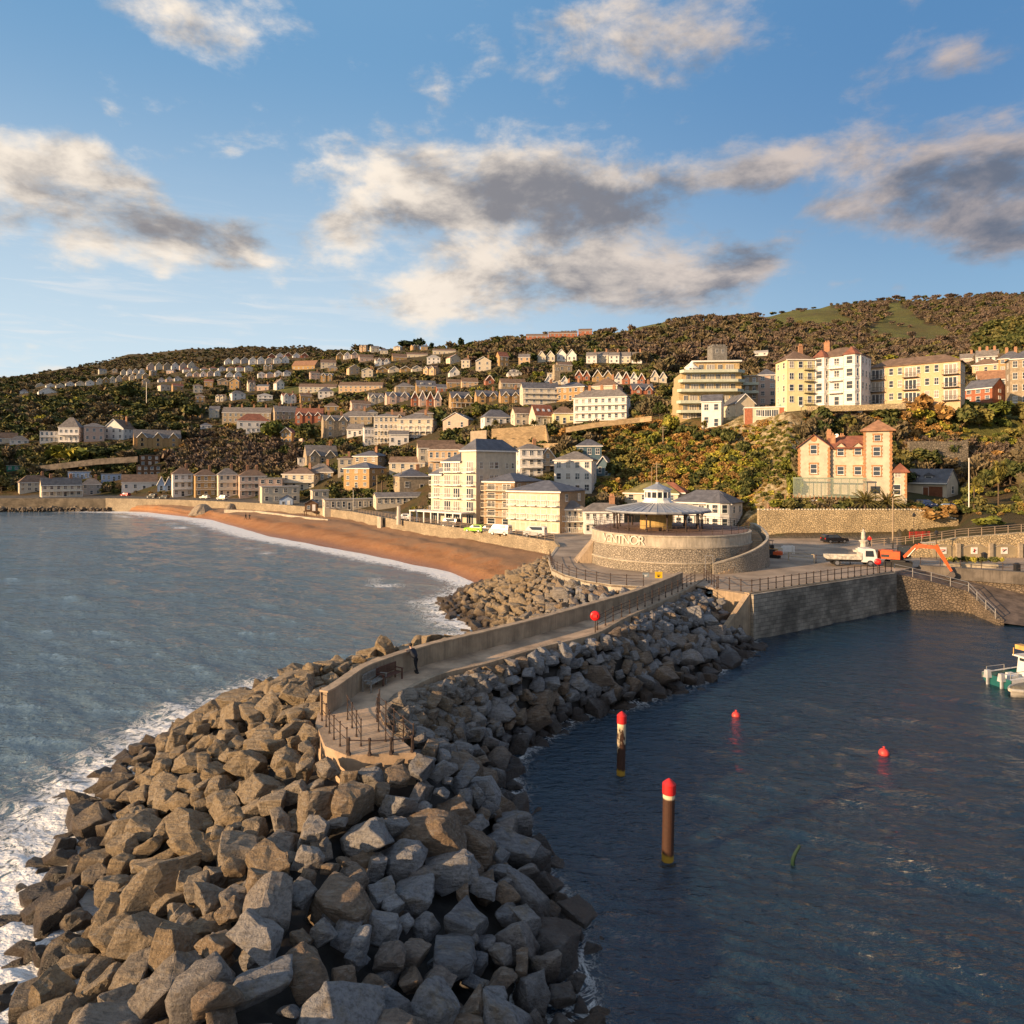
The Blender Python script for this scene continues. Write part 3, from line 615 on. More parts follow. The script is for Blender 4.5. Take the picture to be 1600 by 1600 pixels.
# scatter
rk = np.random.RandomState(21); pts = []
NC = 130000; cX = rk.uniform(-25, 25, NC); cY = rk.uniform(6, 108, NC); cH = mound(cX, cY); cS = rk.uniform(.54, 1.08, NC); cS = np.where((cY > 70) & (cX < 12), cS*.8, cS); cS = np.where(rk.rand(NC) < .12, cS*1.3, cS); cS = np.where(rk.rand(NC) < .2, cS*.66, cS)
dD = np.where(pinside(cX, cY, dk), -1, pdist(cX, cY, dk, True)); cS = np.where((dD > 0) & (dD < 1.8), np.minimum(cS, .62), cS); dP = np.where(pinside(cX, cY, PR), -1, pdist(cX, cY, PR, True))
keep = (cH > -1.0) & (dD > .12+cS*.42) & (dP > .3+cS*.4) & ~((cX > 22.2) & (cY > 65)) & (np.hypot(cX-5, cY-104) > 4)
cell = {}
for x, y, hh, s in zip(cX[keep], cY[keep], cH[keep], cS[keep]):
    k0 = (int(x//2), int(y//2)); ok = True
    for i in (-1, 0, 1):
        for j in (-1, 0, 1):
            for q in cell.get((k0[0]+i, k0[1]+j), ()):
                if (q[0]-x)**2+(q[1]-y)**2+(q[3]-hh)**2*1.3 < (.70*(q[2]+s))**2: ok = False; break
            if not ok: break
        if not ok: break
    if ok: cell.setdefault(k0, []).append((x, y, s, hh)); pts.append((x, y, s, hh))
X, Y, S, h = np.array(pts).T
def inst(X, Y, z, S, k):
    e = (rk.uniform(-.5, .5), rk.uniform(-.5, .5), rk.uniform(0, 6.28))
    M = Matrix.LocRotScale(Vector((X, Y, z)), __import__('mathutils').Euler(e), Vector((S*rk.uniform(.85,1.2), S*rk.uniform(.85,1.15), S*rk.uniform(.85,1.2)))); return M
items = []
for x, y, s, hh in zip(X, Y, S, h):
    items.append((math.hypot(x, y, HC-hh)/s, x, y, inst(x, y, hh - .10*s + rk.uniform(-.12, .22) - ((.12 if y > 50 else -.14) if y > 31 and pdist(np.array([x]), np.array([y]), dk, True)[0] < 2.2 else 0), s, 0), rk.randint(len(ROCKS))))
# small filler stones pressed between
fill = []
for tries in range(2600):
    x = rk.uniform(-25, 25); y = rk.uniform(8, 108); hh = float(mound(np.array([x]), np.array([y]))[0])
    if hh < -.6 or pinside(np.array([x]), np.array([y]), dk)[0] or pinside(np.array([x]), np.array([y]), PR)[0] or pdist(np.array([x]), np.array([y]), dk, True)[0] < .5: continue
    if x > 22.2 and y > 65: continue
    fill.append((x, y, inst(x, y, hh - .35, rk.uniform(.3, .6), 0), rk.randint(len(ROCKS))))
ne = 0
while ne < 520:      # smaller stones packed up against the path
    j = rk.randint(len(outer)-1); q = outer[j].lerp(outer[j+1], rk.rand()); t_ = (outer[j+1]-outer[j]).normalized(); d_ = rk.uniform(.45, 3.4); x = q.x + t_.y*d_; y = q.y - t_.x*d_
    if pinside(np.array([x]), np.array([y]), dk)[0] or (x > 20.5 and y > 66): ne += 1; continue
    hh = float(mound(np.array([x]), np.array([y]))[0]); fill.append((x, y, inst(x, y, hh - (.10 if d_ < 1.5 else .30), rk.uniform(.34, .62), 0), rk.randint(len(ROCKS)))); ne += 1
for q in range(26):
    x = rk.uniform(17.6, 20.9); y = rk.uniform(65.5, 70.6)
    if not pinside(np.array([x]), np.array([y]), dk)[0] and not pinside(np.array([x]), np.array([y]), PR)[0]: fill.append((x, y, inst(x, y, rk.uniform(3.2, 3.9), rk.uniform(.4, .6), 0), rk.randint(len(ROCKS))))
items.sort(key=lambda a: a[0])
inview = [i for i in items if abs(i[1]/i[2]) < .76 and HY + F*(HC-1.5)/i[2] < 1640]
rest = [i for i in items if not (abs(i[1]/i[2]) < .76 and HY + F*(HC-1.5)/i[2] < 1640)] + inview[300:]
for i in inview[:300]:
    o = link('boulder', ROCKS[i[4]]); o.matrix_world = i[3]; x, y = i[1], i[2]
    dk1 = float(pdist(np.array([x]), np.array([y]), dk, True)[0]); dw1 = float(pdist(np.array([x]), np.array([y]), W, True)[0]); big_ = 'large' if i[3].to_scale()[0] > 1.0 else 'smaller'
    band_ = 'at the waterline' if dw1 < 1.6 else ('just under the path edge' if dk1 < 2 else 'midway down the slope')
    band_ = {'at the waterline': 'at the waterline', 'just under the path edge': 'just under the path', 'midway down the slope': 'mid-slope'}[band_]; sz3 = i[3].to_scale()[0]; big_ = 'very large' if sz3 > 1.0 else ('large' if sz3 > .82 else ('middling' if sz3 > .66 else 'small'))
    if y > 60: l = '%s angular boulder beside the promenade corner, %s' % (big_, band_)
    elif x > np.interp(y, [0, 29, 45, 60], [-3, -2, -2, 6]):
        where = 'near the red lifebuoy' if y > 50 else ('opposite the benches' if y > 41 else ('level with the farther marker pile' if y > 34 else ('level with the nearer marker pile' if y > 26 else 'at the bottom edge')))
        l = '%s grey boulder, harbour side, %s, %s' % (big_, band_, where)
    elif y < 28.5:
        where = 'towards the open sea' if x < -12 else ('in the middle' if x < -7 else 'towards the harbour'); row = 'nearest the viewer' if y < 22 else ('next to the end platform' if y > 26 else 'before the end platform')
        l = '%s rough boulder %s, %s' % (big_, row, where)
    else:
        where = 'left of the end platform' if y < 36 else ('left of the curved wall' if y < 44 else 'behind the parapet wall')
        l = '%s brown boulder, open sea side, %s, %s' % (big_, band_ if dk1 >= 2 or dw1 < 1.6 else 'beside the wall', where)
    l = l[0].lower()+l[1:]
    g = l
    tag(o, l, 'boulder', g)
def merge(lst):
    VV = []; FF = []; off = 0
    for M, k in lst:
        v, f = RV[k]; A = np.array(M); VV.append(v @ A[:3,:3].T + A[:3,3]); FF.append(f+off); off += len(v)
    return np.concatenate(VV), np.concatenate(FF)
v, f = merge([(i[3], i[4]) for i in rest] + [(i[2], i[3]) for i in fill])
tag(npmesh('boulders', v, f, rockm), 'mass of smaller and farther armour boulders along the breakwater', 'boulders', kind='stuff')
# dark stones at the foot of the far-left sea wall
lst = []
for k in range(230):
    x = rk.uniform(-30, 172); Y_ = Ystart(max(x,0)) - rk.uniform(.3, 3.5); p = px(x, 0, Y_); lst.append((inst(p.x, p.y, rk.uniform(-.3, 1.0), rk.uniform(.5, 1.1), 0), rk.randint(len(ROCKS))))
v, f = merge(lst); tag(npmesh('boulders', v, f, rockm), 'dark low rocks at the foot of the far left sea wall', 'rocks', kind='stuff')
# ------------------------------------------------------------------ houses
WM = {
 'cream': mat('cream_render', (.61,.53,.40), .85, .08, 1), 'white': mat('white_render', (.74,.70,.64), .8, .06, 1),
 'ochre': mat('ochre_brick', (.42,.27,.12), .9, .15, 2, .2, 10), 'stone': mat('house_stone', (.38,.30,.20), .9, .2, 1.2, .4, 8),
 'brick': mat('red_brick', (.36,.13,.07), .9, .15, 2, .2, 10), 'yellow': mat('yellow_render', (.72,.65,.36), .8, .06, 1),
 'pink': mat('pink_render', (.58,.42,.33), .85, .08, 1), 'peach': mat('peach_brick', (.60,.42,.25), .85, .1, 3), 'grey': mat('grey_render', (.42,.38,.34), .85, .1, 1),
 'blue': mat('pale_blue_boards', (.36,.46,.62), .7, .08, 1), 'teal': mat('teal_boards', (.07,.13,.17), .7, .1, 1, .2, 6), 'wood': mat('dark_timber', (.13,.07,.035), .8, .2, 1),
 'green': mat('green_tarp', (.03,.25,.15), .6, .1, 1), 'tan': mat('tan_brick', (.36,.25,.15), .9, .12, 3, .2, 9)}
RM = {'slate': mat('slate_roof', (.125,.125,.14), .6, .2, .8, .5, 6, kind='tiles'), 'grey': mat('grey_tile_roof', (.20,.18,.165), .75, .2, .8, .5, 6, kind='tiles'),
 'brown': mat('brown_tile_roof', (.19,.125,.085), .85, .2, .8, .5, 6, kind='tiles'), 'red': mat('red_tile_roof', (.26,.10,.06), .85, .2, .8, .5, 6, kind='tiles'),
 'orange': mat('orange_tile_roof', (.34,.18,.10), .85, .2, .8, .5, 6, kind='tiles'), 'moss': mat('mossy_roof', (.22,.19,.07), .9, .25, .8, .5, 6, kind='tiles'), 'white': WM['white'], 'pale': mat('pale_roof', (.40,.37,.33), .7, .15, 1)}
curtain = mat('curtained_glass', (.30,.27,.23), .12, .2, 1.2, spec=.8)
brass_pane = mat('reflective_glass', (.10,.12,.14), .04, .1, 1, spec=1.0)
trim = mat('trim_white', (.80,.77,.71), .6, .05, 2)
chim = mat('chimney_brick', (.38,.20,.11), .9, .15, 3); pot = mat('chimney_pot', (.50,.26,.14), .8, .1, 3)
def win_mesh(nm, fr, pane, nx=2, nz=2, t=.06):
    mb = MB(); mb.box(-.5, -.5+t, -.07, .02, 0, 1); mb.box(.5-t, .5, -.07, .02, 0, 1); mb.box(-.5+t, .5-t, -.07, .02, 0, t*.7); mb.box(-.5+t, .5-t, -.07, .02, 1-t*.7, 1)
    mb.box(-.56, .56, -.14, -.07, -.05, 0)
    for i in range(1, nx): x = -.5 + i/nx; mb.box(x-.025, x+.025, -.055, .0, t*.7, 1-t*.7)
    for i in range(1, nz): z = i/nz; mb.box(-.5+t, .5-t, -.05, .0, z-.022, z+.022)
    mb.cur = 1; mb.box(-.5+t*.9, .5-t*.9, -.035, .03, t*.6, 1-t*.6)
    o = mb.build('window', [fr, pane]); me = o.data; bpy.data.objects.remove(o); return me
WINS = [win_mesh('w', trim, p, nx, nz) for p, nx, nz in [(glass,2,2),(glass,1,2),(curtain,2,2),(brass_pane,1,2)]]
WIND = [win_mesh('w', mat('stone_trim', (.5,.42,.3), .8), glass, 1, 2), win_mesh('w', trim, glass, 3, 1, .05), win_mesh('w', trim, curtain, 3, 1, .05)]
BOXES = []; NB = []   # picture boxes of things, so that trees keep clear of them
def add_win(root, x, z, w_, h_, y=0.0, rz=0.0, me=None, name='window'):
    o = bpy.data.objects.new(name, me or WINS[rnd.choice((0,0,1,1,2,3))]); col.objects.link(o); o.parent = root
    o.location = (x, y, z); o.rotation_euler = (0, 0, rz); o.scale = (w_, 1 if w_ > .7 else .8, h_); return o
def balcony(root, x, y, z, w_, d_, m=None, glassy=False, rz=0):
    mb = MB(); mb.M = Matrix.Translation((x, y, z)) @ Matrix.Rotation(rz, 4, 'Z')
    mb.box(-w_/2, w_/2, -d_, -.02, -.14, 0)
    mb.cur = 1; n = max(2, int(w_/.35))
    mb.box(-w_/2, w_/2, -d_, -d_+.05, .95, 1.02)
    for i in range(n+1): xx = -w_/2+.03 + (w_-.06)*i/n; mb.box(xx-.02, xx+.02, -d_+.01, -d_+.05, 0, .95)
    for sgn in (-1, 1): mb.box(sgn*(w_/2-.025)-.02, sgn*(w_/2-.025)+.02, -d_+.06, -.02, .95, 1.0)
    return mb.build('balcony', [m or trim, m or trim], root)
def gable_tri(mb, x0, x1, y0, y1, ze, zr):   # roof solid whose ridge runs along y
    mb.add([(x0,y0,ze),(x1,y0,ze),((x0+x1)/2,y0,zr),(x0,y1,ze),(x1,y1,ze),((x0+x1)/2,y1,zr)], [(0,1,2),(5,4,3),(0,2,5,3),(1,4,5,2),(0,3,4,1)])
def roofslab(mb, prof, x0, x1, t=.18):       # tiled skin over a gable, ridge along x; prof (y,z) eave-ridge-eave
    (ya, za), (yr, zr), (yb_, zb) = prof
    mb.xprism([(ya,za),(yr,zr),(yb_,zb),(yb_,zb+t),(yr,zr+t),(ya,za+t)], x0, x1)
def roofslab_y(mb, cx, hw_, y0, y1, ze, zr, t=.16, ov=.3):
    sl = (zr-ze)/hw_; xs_ = [(cx-hw_-ov, ze-sl*ov), (cx, zr), (cx+hw_+ov, ze-sl*ov)]
    pr = [(x, z) for x, z in xs_] + [(x, z+t) for x, z in xs_[::-1]]
    n = len(pr); vs = [(a, y0, b) for a, b in pr] + [(a, y1, b) for a, b in pr]
    mb.add(vs, [tuple(range(n)), tuple(range(2*n-1, n-1, -1))] + [(i, n+i, n+(i+1) % n, (i+1) % n) for i in range(n)])
def hiproof(mb, x0, x1, y0, y1, ze, zr, t=.18):
    dx = x1-x0; dy = y1-y0; cx = (x0+x1)/2; cy = (y0+y1)/2
    if dx >= dy: a, b = (x0+dy/2, cy), (x1-dy/2, cy)
    else: a, b = (cx, y0+dx/2), (cx, y1-dx/2)
    vs = [(x0,y0,ze-.02),(x1,y0,ze-.02),(x1,y1,ze-.02),(x0,y1,ze-.02),(x0,y0,ze+t),(x1,y0,ze+t),(x1,y1,ze+t),(x0,y1,ze+t),(a[0],a[1],zr+t),(b[0],b[1],zr+t)]
    if dx >= dy: top = [(4,5,9,8),(5,6,9),(6,7,8,9),(7,4,8)]
    else: top = [(4,5,8),(5,6,9,8),(6,7,9),(7,4,8,9)]
    mb.add(vs, [(0,3,2,1),(0,1,5,4),(1,2,6,5),(2,3,7,6),(3,0,4,7)] + top)
def chimney(roof, x, y, z0, z1, w_=.9, n=3):
    mb = MB(); mb.box(x-w_/2, x+w_/2, y-.35, y+.35, z0, z1); mb.box(x-w_/2-.08, x+w_/2+.08, y-.43, y+.43, z1, z1+.15); mb.cur = 1
    for i in range(n): xx = x + (i-(n-1)/2)*w_/max(n, 2)*.85; mb.tube((xx, y, z1+.15), (xx, y, z1+.6), .13, 8, .1)
    return mb.build('chimney', [chim, pot], roof)
def solve(x0, x1, Y, rot, ratio):
    xm = (x0+x1)/2; rz = -math.atan((xm-CX)/F) + rot; W_ = (x1-x0)/F*Y; X = (xm-CX)/F*Y
    for it in range(6):
        D_ = W_*ratio; cs = [(-W_/2,0),(W_/2,0),(W_/2,D_),(-W_/2,D_)]; c, s = math.cos(rz), math.sin(rz)
        pr = [CX + F*(X + a*c - b*s)/(Y + a*s + b*c) for a, b in cs]; lo, hi = min(pr), max(pr)
        W_ *= (x1-x0)/(hi-lo); X += ((x0+x1)/2 - (lo+hi)/2)/F*Y
    return X, rz, W_, W_*ratio
def house(x0, x1, yb, ye, yt, roof='hip', rot=0, nf=2, nc=3, wall_='cream', rf='slate', ratio=.8, label='', flags='', group=None, cat='house', name='house', Y=None, ng=2):
    g = ground((x0+x1)/2, yb); Y = Y or g.y
    X, rz, W_, D_ = solve(x0, x1, Y, R(rot), ratio); z0 = HC-(yb-HY)*Y/F; H = (yb-ye)/F*Y
    root = thing(name, label, cat, (X, Y, z0), rz, group)
    if not group: NB.append(((x0+x1)/2, (yt+yb)/2, label, Y))
    BOXES.append((x0, x1, yt, yb, Y)); wm = WM[wall_]; rm = RM[rf]
    zr = max((ye-yt)/F*(Y+D_*.35), .16*min(W_, D_)) if roof != 'flat' else 0
    small = Y > 330
    mb = MB(); mb.box(-W_/2, W_/2, 0, D_, -2.6, H)
    rb = MB(); tb = MB(); ov = .35 if not small else .25
    if roof == 'gable':
        mb.xprism([(0,H),(D_/2,H+zr),(D_,H)], -W_/2, W_/2); s_ = zr/(D_/2); roofslab(rb, [(-ov,H-s_*ov),(D_/2,H+zr),(D_+ov,H-s_*ov)], -W_/2-.2, W_/2+.2)
    elif roof == 'gfront':
        gable_tri(mb, -W_/2, W_/2, 0, D_, H, H+zr); roofslab_y(rb, 0, W_/2, -.35, D_+.3, H, H+zr)
        for sg in (-1, 1): tb.tube((sg*(W_/2+ov), -.42, H-zr/(W_/2)*ov), (0, -.42, H+zr+.05), .12 if not small else .18, 4)
    elif roof == 'mg':
        zm = zr*.95; mb.xprism([(0,H),(D_/2,H+zm),(D_,H)], -W_/2, W_/2); s_ = zm/(D_/2); roofslab(rb, [(-ov,H-s_*ov),(D_/2,H+zm),(D_+ov,H-s_*ov)], -W_/2-.15, W_/2+.15)
        for i in range(ng):
            cx = -W_/2 + W_*(i+.5)/ng; hw_ = W_/ng*.31
            gb = hw_*1.15; y0 = -.55
            mb.box(cx-hw_, cx+hw_, y0, .1, -3, H); gable_tri(mb, cx-hw_, cx+hw_, y0, D_*.45, H, H+gb); roofslab_y(rb, cx, hw_, y0-.3, D_*.45, H, H+gb, ov=.22)
            for sg in (-1, 1): tb.tube((cx+sg*(hw_+.25), y0-.36, H-.28), (cx, y0-.36, H+gb+.08), .11 if not small else .17, 4)
    elif roof == 'hip': hiproof(rb, -W_/2-ov, W_/2+ov, -ov, D_+ov, H, H+zr)
    else:
        rb.box(-W_/2-.2, W_/2+.2, -.2, D_+.2, H, H+.28)
    mb.build('wall', wm, root); ro = rb.build('roof', rm if roof != 'flat' else (rm if rf not in ('slate',) else RM['pale']), root)
    if tb.v: tb.build('bargeboard', trim, root)
    if roof in ('hip', 'gable') and 'n' not in flags:
        eb = MB(); eb.box(-W_/2-ov-.02, W_/2+ov+.02, -ov-.05, -ov+.03, H-.16, H+.1) if roof == 'hip' else eb.box(-W_/2-.2, W_/2+.2, -ov-.04, -ov+.03, H-.28, H-.02); eb.build('gutter', trim, root)
    nch = int(flags[flags.index('c')+1]) if 'c' in flags else 0
    for i in range(nch):
        cx = -W_/2 + W_*(i+.5)/nch if nch > 1 else W_*.32
        if roof == 'hip' or roof == 'flat': cx *= .7
        chimney(ro, cx, D_*.5, H+zr*.4, H+zr+(1.3 if not small else 1.6), 1.0, 2 if small else 3)
    Hf = H/nf; ww = min(1.25, W_/nc*.5); hw2 = min(1.75, Hf*.56)
    if 'B' in flags: ww = min(2.2, W_/nc*.62); hw2 = Hf*.68
    for f in range(nf):
        for c in range(nc):
            x = -W_/2 + W_*(c+.5)/nc; yy = 0
            if roof == 'mg':
                yy = 0
                for i in range(ng):
                    cx = -W_/2 + W_*(i+.5)/ng
                    if abs(x-cx) + ww/2 < W_/ng*.31: yy = -.55
                    elif abs(x-cx) < W_/ng*.31+ww/2: x = cx; yy = -.55
            if f == 0 and c == nc//2 and not small and 'B' not in flags:
                d = add_win(root, x, .1, ww*.95, min(2.2, Hf*.8), yy, me=WINS[1], name='door'); continue
            add_win(root, x, f*Hf+Hf*(.3 if 'B' not in flags else .06), ww, hw2, yy)
        if 'b' in flags and (f > 0 or 'a' in flags): balcony(root, 0, 0, f*Hf+.02, W_*.96, 1.1)
        if 'B' in flags and 'b' not in flags and f > 0:
            for c in range(nc): balcony(root, -W_/2+W_*(c+.5)/nc, 0, f*Hf+.02, ww*1.3, .9)
    sn = int(flags[flags.index('s')+1]) if 's' in flags else (1 if abs(rot) > 8 else 0)
    if sn:
        sd = -1 if rot > 0 else 1
        for f in range(nf):
            for c in range(sn): add_win(root, sd*W_/2, f*Hf+Hf*.3, min(1.1, D_/sn*.4), min(1.6, Hf*.52), D_*(c+.5)/sn, rz=R(90)*sd)
    if roof in ('gfront',) and zr > 1.5 and 'g' in flags: add_win(root, 0, H+.1, ww*.8, min(1.2, zr*.5))
    if roof == 'mg' and not small:
        pass
    if 'v' in flags:   # veranda in front
        vb = MB(); vb.box(-W_/2, W_/2, -2.0, -.02, 0, .15); vb.box(-W_/2-.1, W_/2+.1, -2.2, -.02, Hf*.95, Hf*.95+.15)
        k = max(3, int(W_/2.2))
        for i in range(k+1): xx = -W_/2+.1+(W_-.2)*i/k; vb.box(xx-.07, xx+.07, -2.0, -1.86, .15, Hf*.95)
        vb.build('veranda', trim, root)
    if 'd' in flags:   # dormers
        for sx__ in ((-.22, .22) if W_ > 7 else (0,)):
            xx = sx__*W_; yf = D_*.12; zb = H + zr*.2
            db = MB(); db.box(xx-.8, xx+.8, yf, D_*.45, zb-.5, zb+1.3); d_ = db.build('dormer', trim, ro); add_win(root, xx, zb+.1, 1.2, 1.0, yf)
    if 'k' in flags:   # rooflights
        for i in range(3):
            kb = MB(); yy = D_*.22; zz = H+zr*.48; s_ = math.atan2(zr, D_/2); kb.M = Matrix.Translation((-W_*.3+W_*.3*i, yy, zz+.2)) @ Matrix.Rotation(s_, 4, 'X'); kb.box(-.45,.45,-.6,.6,-.05,.1); kb.build('rooflight', mat('rooflight_pane', (.55,.6,.65), .15), ro)
    return root, W_, D_, H, zr
